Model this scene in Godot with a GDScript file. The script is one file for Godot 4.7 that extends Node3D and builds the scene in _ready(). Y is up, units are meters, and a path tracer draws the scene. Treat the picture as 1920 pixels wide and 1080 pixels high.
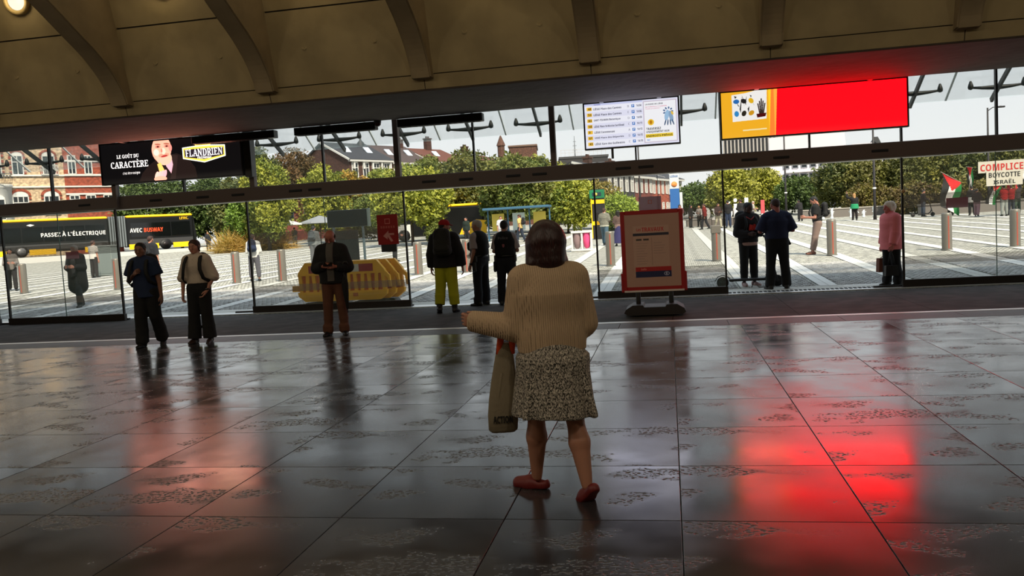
extends Node3D
# A station hall seen against the light: glass front, paved square, people.

const SLOPE_START := -18.0
var used := {}
var mats := {}
var tex := {}
var jobs := []
var rng := RandomNumberGenerator.new()
var cam: Camera3D


func _ready():
	rng.seed = 7
	# ---- camera, sky, sun, big lights, exposure ----
	cam = Camera3D.new()
	cam.name = "camera"
	cam.position = Vector3(0, 1.6, 0)
	cam.basis = Basis.from_euler(Vector3(-0.0733, 0.18794, -0.05726))
	cam.fov = 37.834
	cam.near = 0.05
	cam.far = 600.0
	add_child(cam)
	var e := Environment.new()
	var sky := Sky.new()
	var ps := ProceduralSkyMaterial.new()
	ps.sky_top_color = Color(0.80, 0.87, 0.93)
	ps.sky_horizon_color = Color(0.95, 0.955, 0.94)
	ps.sky_curve = 0.25
	ps.ground_bottom_color = Color(0.30, 0.29, 0.27)
	ps.ground_horizon_color = Color(0.75, 0.75, 0.73)
	ps.sky_energy_multiplier = 1.08
	sky.sky_material = ps
	e.background_mode = Environment.BG_SKY
	e.sky = sky
	e.background_energy_multiplier = 1.0
	e.ambient_light_source = Environment.AMBIENT_SOURCE_SKY
	e.tonemap_mode = Environment.TONE_MAPPER_LINEAR
	e.tonemap_exposure = 1.0
	e.sdfgi_enabled = true
	e.ssao_enabled = true
	e.ssil_enabled = true
	var we := WorldEnvironment.new()
	we.name = "environment"
	we.environment = e
	add_child(we)
	var sun := DirectionalLight3D.new()
	sun.name = "sun"
	sun.light_color = Color(1.0, 0.95, 0.86)
	sun.light_energy = 2.4
	sun.light_angular_distance = 6.0
	sun.shadow_enabled = true
	sun.basis = Basis.looking_at(Vector3(-0.36, -0.74, -0.56).normalized())
	add_child(sun)
	build_hall()
	build_front()
	build_screens()
	build_square()
	build_people()
	build_far()
	run_jobs()


# ------------------------------------------------------------------ helpers
func numbered(called: String) -> String:
	if not used.has(called):
		used[called] = 0
		return called
	used[called] += 1
	return "%s_%03d" % [called, used[called]]


func tag(o: Node, label := "", category := "", group := "", kind := ""):
	if label: o.set_meta("label", label)
	if category: o.set_meta("category", category)
	if group: o.set_meta("group", group)
	if kind: o.set_meta("kind", kind)
	return o


func thing(called: String, label: String, category: String, at := Vector3.ZERO, yaw := 0.0, group := "") -> Node3D:
	var o := Node3D.new()
	o.name = numbered(called)
	add_child(o)
	o.position = at
	o.rotation_degrees.y = yaw
	tag(o, label, category, group)
	return o


func struct(called: String, at := Vector3.ZERO, label := "") -> Node3D:
	var o := Node3D.new()
	o.name = numbered(called)
	add_child(o)
	o.position = at
	tag(o, label, "", "", "structure")
	return o


func part(called: String, m, material: Material, parent: Node, at := Vector3.ZERO, rot := Vector3.ZERO) -> MeshInstance3D:
	var mi := MeshInstance3D.new()
	mi.mesh = m.done() if m is MB else m
	mi.material_override = material
	mi.name = called if parent != self else numbered(called)
	mi.position = at
	mi.rotation_degrees = rot
	parent.add_child(mi, true)
	return mi


func copy_of(o: Node3D, at: Vector3, yaw: float, label := "", group := "") -> Node3D:
	var c: Node3D = o.duplicate()
	c.name = numbered(str(o.name).rstrip("0123456789").trim_suffix("_"))
	add_child(c)
	c.position = at
	c.rotation_degrees.y = yaw
	tag(c, label, "", group)
	return c


func M(key: String, c := Color.WHITE, rough := 0.8, metal := 0.0) -> StandardMaterial3D:
	if mats.has(key):
		return mats[key]
	var m := StandardMaterial3D.new()
	m.resource_name = key
	m.albedo_color = c
	m.roughness = rough
	m.metallic = metal
	mats[key] = m
	return m


func cloth(key: String, c: Color) -> StandardMaterial3D:
	if mats.has(key):
		return mats[key]
	var m := M(key, c, 0.92)
	m.normal_enabled = true
	m.normal_texture = noise_tex("weave", 256, 0.06, 3, true, 3.0)
	m.normal_scale = 0.35
	m.uv1_triplanar = true
	m.uv1_scale = Vector3(2.2, 2.2, 2.2)
	return m


func noise_tex(key: String, size: int, freq: float, octaves := 4, as_normal := false, bump := 4.0, ramp: Gradient = null) -> Texture2D:
	if tex.has(key):
		return tex[key]
	var n := FastNoiseLite.new()
	n.seed = hash(key) % 1000
	n.frequency = freq
	n.fractal_octaves = octaves
	var im := n.get_seamless_image(size, size)
	if as_normal:
		im.bump_map_to_normal_map(bump)
	elif ramp:
		var o := Image.create(size, size, false, Image.FORMAT_RGB8)
		for y in size:
			for x in size:
				o.set_pixel(x, y, ramp.sample(im.get_pixel(x, y).r))
		im = o
	tex[key] = ImageTexture.create_from_image(im)
	return tex[key]


func two(a: Color, b: Color, lo := 0.3, hi := 0.7) -> Gradient:
	var g := Gradient.new()
	g.offsets = PackedFloat32Array([lo, hi])
	g.colors = PackedColorArray([a, b])
	return g


func tri_tex(m: StandardMaterial3D, albedo: Texture2D, s: float, normal: Texture2D = null, ns := 0.5, world := true):
	m.albedo_texture = albedo
	if normal:
		m.normal_enabled = true
		m.normal_texture = normal
		m.normal_scale = ns
	m.uv1_triplanar = true
	m.uv1_world_triplanar = world
	m.uv1_scale = Vector3(s, s, s)


func glow(key: String, c: Color, energy: float) -> StandardMaterial3D:
	if mats.has(key):
		return mats[key]
	var m := M(key, Color(0.02, 0.02, 0.02), 0.4)
	m.emission_enabled = true
	m.emission = c
	m.emission_energy_multiplier = energy
	return m


func pane_mat(key: String, c: Color, a: float) -> StandardMaterial3D:
	if mats.has(key):
		return mats[key]
	var m := M(key, Color(c.r, c.g, c.b, a), 0.03)
	m.transparency = BaseMaterial3D.TRANSPARENCY_ALPHA
	return m


func ground_y(z: float) -> float:
	var t := SLOPE_START - z
	if t <= 0.0: return 0.0
	if t < 8.0: return 0.03 * t
	if t < 32.0: return 0.24 + 0.0165 * (t - 8.0)
	return 0.636 + 0.024 * (minf(t, 75.0) - 32.0)


func on(x: float, z: float, up := 0.0) -> Vector3:
	return Vector3(x, ground_y(z) + up, z)


class MB:
	var st := SurfaceTool.new()
	var x := Transform3D()
	var count := 0

	func _init(smooth := false):
		st.begin(Mesh.PRIMITIVE_TRIANGLES)
		sm(smooth)

	func sm(on: bool):
		st.set_smooth_group(0 if on else -1)

	func v(p: Vector3, uv := Vector2.ZERO):
		st.set_uv(uv)
		st.add_vertex(x * p)
		count += 1

	func tri(a: Vector3, b: Vector3, c: Vector3):
		v(a)
		v(c)
		v(b)

	func quad(a: Vector3, b: Vector3, c: Vector3, d: Vector3):   # counterclockwise from outside
		v(a, Vector2(0, 1))
		v(c, Vector2(1, 0))
		v(b, Vector2(1, 1))
		v(a, Vector2(0, 1))
		v(d, Vector2(0, 0))
		v(c, Vector2(1, 0))

	func quad_uv(a: Vector3, b: Vector3, c: Vector3, d: Vector3, r: Rect2):
		var e := r.end
		v(a, Vector2(r.position.x, e.y))
		v(c, Vector2(e.x, r.position.y))
		v(b, e)
		v(a, Vector2(r.position.x, e.y))
		v(d, r.position)
		v(c, Vector2(e.x, r.position.y))

	func box(c: Vector3, s: Vector3, bev := 0.0) -> MB:
		var h := s * 0.5
		if bev <= 0.0:
			for i in 3:
				for sg in [-1.0, 1.0]:
					var n := Vector3.ZERO
					n[i] = sg * h[i]
					var u := Vector3.ZERO
					u[(i + 1) % 3] = h[(i + 1) % 3]
					var w := Vector3.ZERO
					w[(i + 2) % 3] = h[(i + 2) % 3] * sg
					quad(c + n - u - w, c + n + u - w, c + n + u + w, c + n - u + w)
			return self
		var k := h - Vector3.ONE * bev
		for i in 3:
			var j := (i + 1) % 3
			var l := (i + 2) % 3
			for sg in [-1.0, 1.0]:
				var n := Vector3.ZERO
				n[i] = sg * h[i]
				var u := Vector3.ZERO
				u[j] = k[j]
				var w := Vector3.ZERO
				w[l] = k[l] * sg
				quad(c + n - u - w, c + n + u - w, c + n + u + w, c + n - u + w)
			for sj in [-1.0, 1.0]:
				for sl in [-1.0, 1.0]:
					var p := Vector3.ZERO
					p[j] = sj * h[j]
					p[l] = sl * k[l]
					var q := Vector3.ZERO
					q[j] = sj * k[j]
					q[l] = sl * h[l]
					var t := Vector3.ZERO
					t[i] = k[i] * sj * sl
					quad(c + p - t, c + p + t, c + q + t, c + q - t)
		for sx in [-1.0, 1.0]:
			for sy in [-1.0, 1.0]:
				for sz in [-1.0, 1.0]:
					var a := c + Vector3(sx * h.x, sy * k.y, sz * k.z)
					var b := c + Vector3(sx * k.x, sy * h.y, sz * k.z)
					var d := c + Vector3(sx * k.x, sy * k.y, sz * h.z)
					if sx * sy * sz > 0: tri(a, b, d)
					else: tri(a, d, b)
		return self

	func beam(a: Vector3, b: Vector3, w: float, hgt: float) -> MB:   # box-section bar
		var d := (b - a).normalized()
		var r := d.cross(Vector3.UP)
		if r.length() < 0.01: r = Vector3.RIGHT
		r = r.normalized()
		var old := x
		x = x * Transform3D(Basis(r, r.cross(d) * -1.0 if false else d.cross(r) * -1.0, -d), (a + b) * 0.5)
		box(Vector3.ZERO, Vector3(w, hgt, a.distance_to(b)))
		x = old
		return self

	func tube(path: Array, radii, sides := 8, caps := true, squash := Vector2.ONE) -> MB:
		var rings := []
		var up := Vector3.UP
		for i in path.size():
			var d: Vector3 = (path[mini(i + 1, path.size() - 1)] - path[maxi(i - 1, 0)]).normalized()
			if i == 0:
				up = Vector3.FORWARD if absf(d.y) > 0.9 else Vector3.UP
			var r := d.cross(up).normalized()
			up = r.cross(d).normalized()
			var rad: float = radii if radii is float or radii is int else radii[i]
			var ring := []
			for k in sides:
				var a := TAU * k / sides
				ring.append(path[i] + (r * cos(a) * squash.x + up * sin(a) * squash.y) * rad)
			rings.append(ring)
		for i in path.size() - 1:
			for k in sides:
				var k2 := (k + 1) % sides
				quad(rings[i][k], rings[i + 1][k], rings[i + 1][k2], rings[i][k2])
		if caps:
			for k in range(1, sides - 1):
				tri(rings[0][0], rings[0][k], rings[0][k + 1])
				tri(rings[-1][0], rings[-1][k + 1], rings[-1][k])
		return self

	func lathe(prof: Array, sides := 16, at := Vector3.ZERO) -> MB:   # Vector2(radius, height) from bottom to top
		for i in prof.size() - 1:
			for k in sides:
				var a := TAU * k / sides
				var b := TAU * (k + 1) / sides
				var p: Vector2 = prof[i]
				var q: Vector2 = prof[i + 1]
				var pa := at + Vector3(p.x * cos(a), p.y, -p.x * sin(a))
				var pb := at + Vector3(p.x * cos(b), p.y, -p.x * sin(b))
				var qa := at + Vector3(q.x * cos(a), q.y, -q.x * sin(a))
				var qb := at + Vector3(q.x * cos(b), q.y, -q.x * sin(b))
				if p.x < 1e-5: tri(pa, qb, qa)
				elif q.x < 1e-5: tri(pa, pb, qa)
				else: quad(pa, pb, qb, qa)
		return self

	func loft(rings: Array) -> MB:   # [centre, half width, half depth, corner power] upwards
		var pts := []
		for r in rings:
			var ring := []
			for k in 20:
				var a := TAU * k / 20
				var c := cos(a)
				var s := sin(a)
				ring.append(r[0] + Vector3(signf(c) * pow(absf(c), r[3]) * r[1], 0, -signf(s) * pow(absf(s), r[3]) * r[2]))
			pts.append(ring)
		for i in pts.size() - 1:
			for k in 20: quad(pts[i][k], pts[i][(k + 1) % 20], pts[i + 1][(k + 1) % 20], pts[i + 1][k])
		for k in range(1, 19):
			tri(pts[0][0], pts[0][k + 1], pts[0][k])
			tri(pts[-1][0], pts[-1][k], pts[-1][k + 1])
		return self

	func prism(poly: PackedVector2Array, z0: float, z1: float) -> MB:   # outline in x, y; thickness along z
		if Geometry2D.is_polygon_clockwise(poly):
			poly = poly.duplicate()
			poly.reverse()
		var t := Geometry2D.triangulate_polygon(poly)
		for i in range(0, t.size(), 3):
			var a := poly[t[i]]
			var b := poly[t[i + 1]]
			var c := poly[t[i + 2]]
			if (b - a).cross(c - a) < 0.0:
				var s := b
				b = c
				c = s
			tri(Vector3(a.x, a.y, z1), Vector3(b.x, b.y, z1), Vector3(c.x, c.y, z1))
			tri(Vector3(a.x, a.y, z0), Vector3(c.x, c.y, z0), Vector3(b.x, b.y, z0))
		for i in poly.size():
			var a := poly[i]
			var b := poly[(i + 1) % poly.size()]
			quad(Vector3(a.x, a.y, z0), Vector3(b.x, b.y, z0), Vector3(b.x, b.y, z1), Vector3(a.x, a.y, z1))
		return self

	func done() -> ArrayMesh:
		st.generate_normals()
		return st.commit()


func box(c: Vector3, s: Vector3, bev := 0.0) -> MB:
	return MB.new().box(c, s, bev)


# ---- pictures that are flat print: filled shapes and lettering in an Image
func ink_tri(im: Image, a: Vector2, b: Vector2, c: Vector2, col: Color):
	var lo := a.min(b).min(c).floor()
	var hi := a.max(b).max(c).ceil()
	var ar := (b - a).cross(c - a)
	if absf(ar) < 1e-6:
		return
	for y in range(maxi(0, int(lo.y)), mini(im.get_height(), int(hi.y) + 1)):
		for x in range(maxi(0, int(lo.x)), mini(im.get_width(), int(hi.x) + 1)):
			var p := Vector2(x + 0.5, y + 0.5)
			var u := (b - p).cross(c - p) / ar
			var v := (c - p).cross(a - p) / ar
			if u >= -1e-4 and v >= -1e-4 and u + v <= 1.0001:
				im.set_pixel(x, y, col)


func ink_poly(im: Image, pts: PackedVector2Array, col: Color):
	var t := Geometry2D.triangulate_polygon(pts)
	for i in range(0, t.size(), 3):
		ink_tri(im, pts[t[i]], pts[t[i + 1]], pts[t[i + 2]], col)


func ink_oval(im: Image, c: Vector2, r: Vector2, col: Color, turn := 0.0):
	var p := PackedVector2Array()
	for i in 24:
		p.append(c + (Vector2(cos(TAU * i / 24), sin(TAU * i / 24)) * r).rotated(turn))
	ink_poly(im, p, col)


func font(weight := 700, face := "Droid Sans") -> SystemFont:
	var key := "%s%d" % [face, weight]
	if not tex.has(key):
		var f := SystemFont.new()
		f.font_names = PackedStringArray([face])
		f.font_weight = weight
		tex[key] = f
	return tex[key]


func ink_text(im: Image, text: String, at: Vector2, height: float, col: Color, width := 0.0, weight := 700, face := "Droid Sans"):
	# at: top left of the lettering's own box
	var tm := TextMesh.new()
	tm.text = text
	tm.font = font(weight, face)
	tm.font_size = 48
	tm.depth = 0.0
	tm.curve_step = 3.0
	var arr := tm.get_mesh_arrays()
	var vs: PackedVector3Array = arr[Mesh.ARRAY_VERTEX]
	var ix: PackedInt32Array = arr[Mesh.ARRAY_INDEX]
	var bb := tm.get_aabb()
	var s := height / bb.size.y
	var sx := s if width <= 0.0 else width / bb.size.x
	for i in range(0, ix.size(), 3):
		var q := []
		for k in 3:
			var p := vs[ix[i + k]] - bb.position
			q.append(at + Vector2(p.x * sx, (bb.size.y - p.y) * s))
		ink_tri(im, q[0], q[1], q[2], col)


func lettering(text: String, height: float, depth := 0.004, weight := 700, face := "Droid Sans", width := 0.0) -> Mesh:
	# lettering as a mesh, centred, its capitals' box scaled to the given height
	var tm := TextMesh.new()
	tm.text = text
	tm.font = font(weight, face)
	tm.font_size = 32
	tm.depth = 0.02
	tm.curve_step = 2.0
	var arr := tm.get_mesh_arrays()
	var bb := tm.get_aabb()
	var s := height / bb.size.y
	var sx := s if width <= 0.0 else width / bb.size.x
	var vs: PackedVector3Array = arr[Mesh.ARRAY_VERTEX]
	var mid := bb.get_center()
	for i in vs.size():
		var p := vs[i] - mid
		vs[i] = Vector3(p.x * sx, p.y * s, p.z / 0.02 * depth)
	arr[Mesh.ARRAY_VERTEX] = vs
	var am := ArrayMesh.new()
	am.add_surface_from_arrays(Mesh.PRIMITIVE_TRIANGLES, arr)
	return am


func canvas(w: int, h: int, c: Color) -> Image:
	var im := Image.create(w, h, false, Image.FORMAT_RGB8)
	im.fill(c)
	return im


func print_mat(key: String, im: Image, rough := 0.6, emit := 0.0) -> StandardMaterial3D:
	var m := M(key, Color.WHITE, rough)
	var t := ImageTexture.create_from_image(im)
	if emit > 0.0:
		m.albedo_color = Color(0.02, 0.02, 0.02)
		m.emission_enabled = true
		m.emission = Color.WHITE
		m.emission_operator = BaseMaterial3D.EMISSION_OP_MULTIPLY
		m.emission_texture = t
		m.emission_energy_multiplier = emit
	else:
		m.albedo_texture = t
	m.texture_repeat = false
	return m


func sheet(w: float, h: float) -> MB:   # a face in x, y looking to +z with the whole picture on it
	var m := MB.new()
	m.quad(Vector3(-w / 2, -h / 2, 0), Vector3(w / 2, -h / 2, 0), Vector3(w / 2, h / 2, 0), Vector3(-w / 2, h / 2, 0))
	return m


# ------------------------------------------------------------------ the hall
func stone_tex() -> Dictionary:
	# honed dark limestone with clusters of drawn-out pits
	var n := 1024
	var a := FastNoiseLite.new()
	a.seed = 11
	a.frequency = 0.016
	a.fractal_octaves = 3
	var b := FastNoiseLite.new()
	b.seed = 23
	b.frequency = 0.17
	b.fractal_octaves = 3
	var c := FastNoiseLite.new()
	c.seed = 31
	c.frequency = 0.004
	var ia := a.get_seamless_image(256, 512)
	ia.resize(n, n, Image.INTERPOLATE_CUBIC)
	var ib := b.get_seamless_image(512, n)
	ib.resize(n, n, Image.INTERPOLATE_CUBIC)
	var ic := c.get_seamless_image(n, n)
	var da := ia.get_data()
	var db := ib.get_data()
	var dc := ic.get_data()
	var hgt := PackedByteArray()
	var rgh := PackedByteArray()
	hgt.resize(n * n)
	rgh.resize(n * n)
	for i in n * n:
		var patch := clampf((da[i] - 158) / 30.0, 0.0, 1.0)
		var pit := clampf((db[i] - (238 - 74.0 * patch)) / 12.0, 0.0, 1.0)
		hgt[i] = int(210 - 200 * pit - patch * 10 * (db[i] / 255.0))
		rgh[i] = int(clampf(52 + (dc[i] - 128) * 0.16 + patch * 14 + pit * 90, 0, 255))
	return {"h": ImageTexture.create_from_image(Image.create_from_data(n, n, false, Image.FORMAT_L8, hgt)), "r": ImageTexture.create_from_image(Image.create_from_data(n, n, false, Image.FORMAT_L8, rgh))}


func stone(key: String, c: Color, t: Dictionary, rscale := 1.0) -> StandardMaterial3D:
	var m := M(key, c, rscale)
	m.roughness_texture = t.r
	m.roughness_texture_channel = BaseMaterial3D.TEXTURE_CHANNEL_RED
	m.heightmap_enabled = true
	m.heightmap_texture = t.h
	m.heightmap_scale = 0.45
	m.metallic_specular = 0.8
	return m


func in_view(p: Vector3, margin := 0.15) -> bool:
	var q := cam.transform.affine_inverse() * p
	if q.z > -0.2: return false
	var f := 1.0 / tan(deg_to_rad(37.834) / 2)
	return absf(q.x / -q.z * f) < 1.7778 + margin and absf(q.y / -q.z * f) < 1.0 + margin


func slab_mesh(w: float, d: float, t: float, uv0: Vector2) -> ArrayMesh:
	var m := MB.new()
	var g := 0.003
	var b := 0.002
	var x0 := -w / 2 + g
	var x1 := w / 2 - g
	var z0 := -d / 2 + g
	var z1 := d / 2 - g
	m.quad_uv(Vector3(x0 + b, 0, z1 - b), Vector3(x1 - b, 0, z1 - b), Vector3(x1 - b, 0, z0 + b), Vector3(x0 + b, 0, z0 + b), Rect2(uv0, Vector2(w / 4.0, d / 4.0)))
	for s in 4:
		var p: Vector3 = [Vector3(x0, 0, z1), Vector3(x1, 0, z1), Vector3(x1, 0, z0), Vector3(x0, 0, z0)][s]
		var q: Vector3 = [Vector3(x1, 0, z1), Vector3(x1, 0, z0), Vector3(x0, 0, z0), Vector3(x0, 0, z1)][s]
		var pi := Vector3(p.x - signf(p.x) * b, 0, p.z - signf(p.z) * b)
		var qi := Vector3(q.x - signf(q.x) * b, 0, q.z - signf(q.z) * b)
		var dn := Vector3(0, -b * 0.6, 0)
		m.quad(p + dn, q + dn, qi, pi)
		m.quad(p - Vector3(0, t, 0), q - Vector3(0, t, 0), q + dn, p + dn)
	return m.done()


const VAULT := [Vector2(-13.4, 3.9), Vector2(-13.33, 4.12), Vector2(-13.2, 4.6), Vector2(-13.05, 5.3), Vector2(-12.93, 5.75), Vector2(-12.7, 6.4), Vector2(-12.2, 7.3), Vector2(-11.3, 8.2), Vector2(-9.6, 9.2), Vector2(-6.8, 10.2), Vector2(-3.0, 10.9), Vector2(1.5, 11.2), Vector2(5.8, 11.2)]
const RIB := [Vector2(-13.34, 4.05), Vector2(-13.20, 4.06), Vector2(-13.10, 4.26), Vector2(-12.88, 4.52), Vector2(-12.53, 4.79), Vector2(-12.11, 5.03), Vector2(-11.47, 5.39), Vector2(-10.6, 5.85), Vector2(-9.0, 6.6), Vector2(-6.5, 7.5), Vector2(-3.0, 8.2), Vector2(1.5, 8.6), Vector2(5.8, 8.7)]


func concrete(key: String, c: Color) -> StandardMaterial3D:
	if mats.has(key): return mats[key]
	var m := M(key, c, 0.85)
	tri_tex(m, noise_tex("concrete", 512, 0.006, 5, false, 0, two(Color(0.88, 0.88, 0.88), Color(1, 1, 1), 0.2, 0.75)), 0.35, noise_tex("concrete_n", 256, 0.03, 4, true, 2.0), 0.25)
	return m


func build_hall():
	var st := stone_tex()
	var tile_m := [stone("floor stone a", Color(0.205, 0.2, 0.21), st), stone("floor stone b", Color(0.225, 0.22, 0.23), st), stone("floor stone c", Color(0.19, 0.185, 0.195), st)]
	# floor: slabs laid on a bed
	var fl := struct("floor")
	var bed_m := M("joint", Color(0.10, 0.095, 0.09), 0.7)
	part("bed", box(Vector3(-8, -0.16, -5.1), Vector3(44, 0.28, 24.4)), bed_m, fl)
	var meshes := []
	for k in 8:
		meshes.append(slab_mesh(0.955, 1.0, 0.02, Vector2(rng.randf() * 3, rng.randf() * 3)))
	var rest := MB.new()
	for row in range(0, 9):
		var z := -3.91 - row * 1.0
		for col in range(-24, 9):
			var c := Vector3((col + 0.5) * 0.955, 0, z)
			if not (in_view(c, 0.3) or in_view(c + Vector3(-0.47, 0, -0.5), 0.1) or in_view(c + Vector3(0.47, 0, -0.5), 0.1)):
				rest.quad_uv(c + Vector3(-0.475, -0.001, 0.497), c + Vector3(0.475, -0.001, 0.497), c + Vector3(0.475, -0.001, -0.497), c + Vector3(-0.475, -0.001, -0.497), Rect2(rng.randf() * 3, rng.randf() * 3, 0.24, 0.25))
				continue
			part("floor_tile", meshes[rng.randi() % 8], tile_m[rng.randi() % 3], fl, c)
	for q in [[-30.0, 14.0, -3.41, 7.0], [-30.0, -22.92, -12.41, -3.41], [8.595, 14.0, -12.41, -3.41]]:
		rest.quad_uv(Vector3(q[0], -0.001, q[3]), Vector3(q[1], -0.001, q[3]), Vector3(q[1], -0.001, q[2]), Vector3(q[0], -0.001, q[2]), Rect2(0, 0, (q[1] - q[0]) / 4, (q[3] - q[2]) / 4))
	tag(part("floor_slabs", rest, tile_m[0], fl), "", "", "", "stuff")
	# border, steel strip, worn entrance slabs
	var dark := M("border stone", Color(0.27, 0.265, 0.27), 0.5)
	var bm := slab_mesh(1.6, 0.66, 0.02, Vector2.ZERO)
	for k in range(-17, 8):
		part("border_slab", bm, dark, fl, Vector3(k * 1.6, 0, -12.75))
	part("metal_strip", box(Vector3(-8, -0.003, -13.17), Vector3(44, 0.012, 0.16), 0.003), M("strip", Color(0.85, 0.85, 0.84), 0.38, 0.6), fl)
	var worn := [M("worn a", Color(0.225, 0.205, 0.195), 0.85), M("worn b", Color(0.25, 0.23, 0.22), 0.85), M("worn c", Color(0.205, 0.19, 0.18), 0.85)]
	for m in worn:
		tri_tex(m, noise_tex("wear", 512, 0.012, 5, false, 0, two(Color(0.6, 0.58, 0.56), Color(1, 1, 1))), 0.3)
	var wm := slab_mesh(1.91, 1.2, 0.02, Vector2.ZERO)
	for r in 3:
		for k in range(-9, 5):
			part("entrance_slab", wm, worn[rng.randi() % 3], fl, Vector3((k + 0.5) * 1.91, 0, -13.85 - r * 1.2))
	# walls: unseen at the sides; the back one is added to keep daylight out
	var conc := concrete("concrete wall", Color(0.52, 0.48, 0.40))
	var prof := PackedVector2Array()
	for p in VAULT: prof.append(p)
	var backs := PackedVector2Array()
	for i in range(VAULT.size() - 1, -1, -1):
		var p: Vector2 = VAULT[i]
		backs.append(p + (Vector2(0, 0.5) if p.x > -11 else Vector2(-0.55, 0.25)))
	var w := struct("wall_left")
	part("wall_panel", box(Vector3(-29.2, 5.5, -3.5), Vector3(0.4, 12, 20.6)), conc, w)
	w = struct("wall_right")
	part("wall_panel", box(Vector3(13.2, 5.5, -3.5), Vector3(0.4, 12, 20.6)), conc, w)
	w = struct("wall_back")
	part("wall_panel", box(Vector3(-8, 5.5, 6.0), Vector3(44, 12, 0.4)), conc, w)
	# vault: shell, panels on it, ribs, soffit
	var ce := struct("ceiling")
	var shell := MB.new()
	var out := PackedVector2Array()
	for p in prof: out.append(p + (Vector2(-0.03, 0.01) if p.x < -11.5 else Vector2(-0.01, 0.03)))
	out.append_array(backs)
	shell.x = Transform3D(Basis(Vector3(0, 0, 1), Vector3(0, 1, 0), Vector3(-1, 0, 0)), Vector3.ZERO)
	shell.prism(out, -14.0, 30.0)
	part("vault_shell", shell, M("shell", Color(0.22, 0.2, 0.17), 0.9), ce)
	var pm := concrete("vault concrete", Color(0.66, 0.59, 0.44))
	var cuts := [[0, 1], [1, 3], [3, 5], [5, 7], [7, 9], [9, 12]]
	for bay in range(-8, 6):
		var x0 := -9.19 + bay * 2.7 + 0.006
		for c in cuts:
			var m := MB.new(true)
			var lo: int = c[0]
			var hi: int = c[1]
			var pts := []
			for i in range(lo, hi + 1): pts.append(VAULT[i])
			if lo > 0: pts[0] = pts[0].lerp(pts[1], 0.02)
			pts[-1] = pts[-1].lerp(pts[-2], 0.02)
			for i in pts.size() - 1:
				var p: Vector2 = pts[i]
				var q: Vector2 = pts[i + 1]
				m.quad(Vector3(x0, p.y, p.x), Vector3(x0 + 2.688, p.y, p.x), Vector3(x0 + 2.688, q.y, q.x), Vector3(x0, q.y, q.x))
			m.sm(false)
			for e in [0, pts.size() - 1]:
				var p: Vector2 = pts[e]
				m.quad(Vector3(x0, p.y, p.x), Vector3(x0, p.y + 0.01, p.x - 0.05), Vector3(x0 + 2.688, p.y + 0.01, p.x - 0.05), Vector3(x0 + 2.688, p.y, p.x))
			if c[0] == 1 or c[0] == 3:
				for hx in [0.75, 1.95]:   # tie holes left by the formwork
					var p: Vector2 = VAULT[c[0]].lerp(VAULT[c[1]], 0.5)
					m.x = Transform3D(Basis(Vector3.RIGHT, Vector3(0, 0.2, 1).normalized(), Vector3(0, -1, 0.2).normalized()), Vector3(x0 + hx, p.y, p.x + 0.0))
					m.lathe([Vector2(0.045, 0), Vector2(0.05, 0.012), Vector2(0.03, 0.02), Vector2(0.02, 0.006), Vector2(0, 0.004)], 10)
					m.x = Transform3D()
			part("vault_panel", m, pm, ce)
	var rm := concrete("rib concrete", Color(0.60, 0.53, 0.41))
	for k in range(-7, 6):
		var m := MB.new()
		var poly := PackedVector2Array()
		var under := [RIB[0], RIB[1]]
		for i in range(1, RIB.size() - 1):
			for s in 4:
				under.append((RIB[i] as Vector2).cubic_interpolate(RIB[i + 1], RIB[i - 1] if i > 1 else RIB[1] * 2.0 - RIB[2], RIB[mini(i + 2, RIB.size() - 1)], (s + 1) / 4.0))
		for p in under: poly.append(p)
		for i in range(VAULT.size() - 1, 0, -1): poly.append(VAULT[i] + Vector2(-0.08, 0.06))
		m.x = Transform3D(Basis(Vector3(0, 0, 1), Vector3(0, 1, 0), Vector3(-1, 0, 0)), Vector3(-9.19 + k * 2.7, 0, 0))
		m.prism(poly, -0.165, 0.165)
		# a slightly narrower sole along the underside
		var sole := PackedVector2Array()
		for p in under: sole.append(p + Vector2(0.012, -0.012))
		for i in range(under.size() - 1, -1, -1): sole.append(under[i] + Vector2(-0.02, 0.03))
		m.prism(sole, -0.14, 0.14)
		part("rib", m, rm, ce)
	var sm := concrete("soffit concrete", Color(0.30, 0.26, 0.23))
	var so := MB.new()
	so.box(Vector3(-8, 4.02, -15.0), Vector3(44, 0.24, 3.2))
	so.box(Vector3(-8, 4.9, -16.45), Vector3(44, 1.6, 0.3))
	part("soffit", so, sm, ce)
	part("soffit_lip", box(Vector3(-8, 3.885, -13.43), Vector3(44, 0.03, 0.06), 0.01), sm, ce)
	# round wall lamps of the bays
	var ring_m := M("lamp ring", Color(0.75, 0.66, 0.45), 0.45, 0.3)
	for bay in range(-5, 5):
		var x := -10.72 + 2.7 * bay
		var o := thing("round_ceiling_lamp", "round recessed lamp with a pale ring in the concrete vault at the upper left corner" if bay == 0 else "round recessed lamp in the vault, " + ["fifth", "fourth", "third", "second", "first"][bay + 5] + " bay to the left of the ringed lamp" if bay < 0 else "round recessed lamp in the vault, " + ["", "first", "second", "third", "fourth"][bay] + " bay to the right of the ringed lamp", "lamp", Vector3(x, 5.9, -12.86))
		o.rotation_degrees.x = 14
		var r := MB.new(true)
		r.x = Transform3D(Basis(Vector3.RIGHT, Vector3(0, 0, 1), Vector3(0, -1, 0)), Vector3.ZERO)
		r.lathe([Vector2(0.235, -0.03), Vector2(0.24, 0.025), Vector2(0.225, 0.05), Vector2(0.185, 0.055), Vector2(0.16, 0.02)], 32)
		part("ring", r, ring_m, o)
		var g := MB.new(true)
		g.x = r.x
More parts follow.
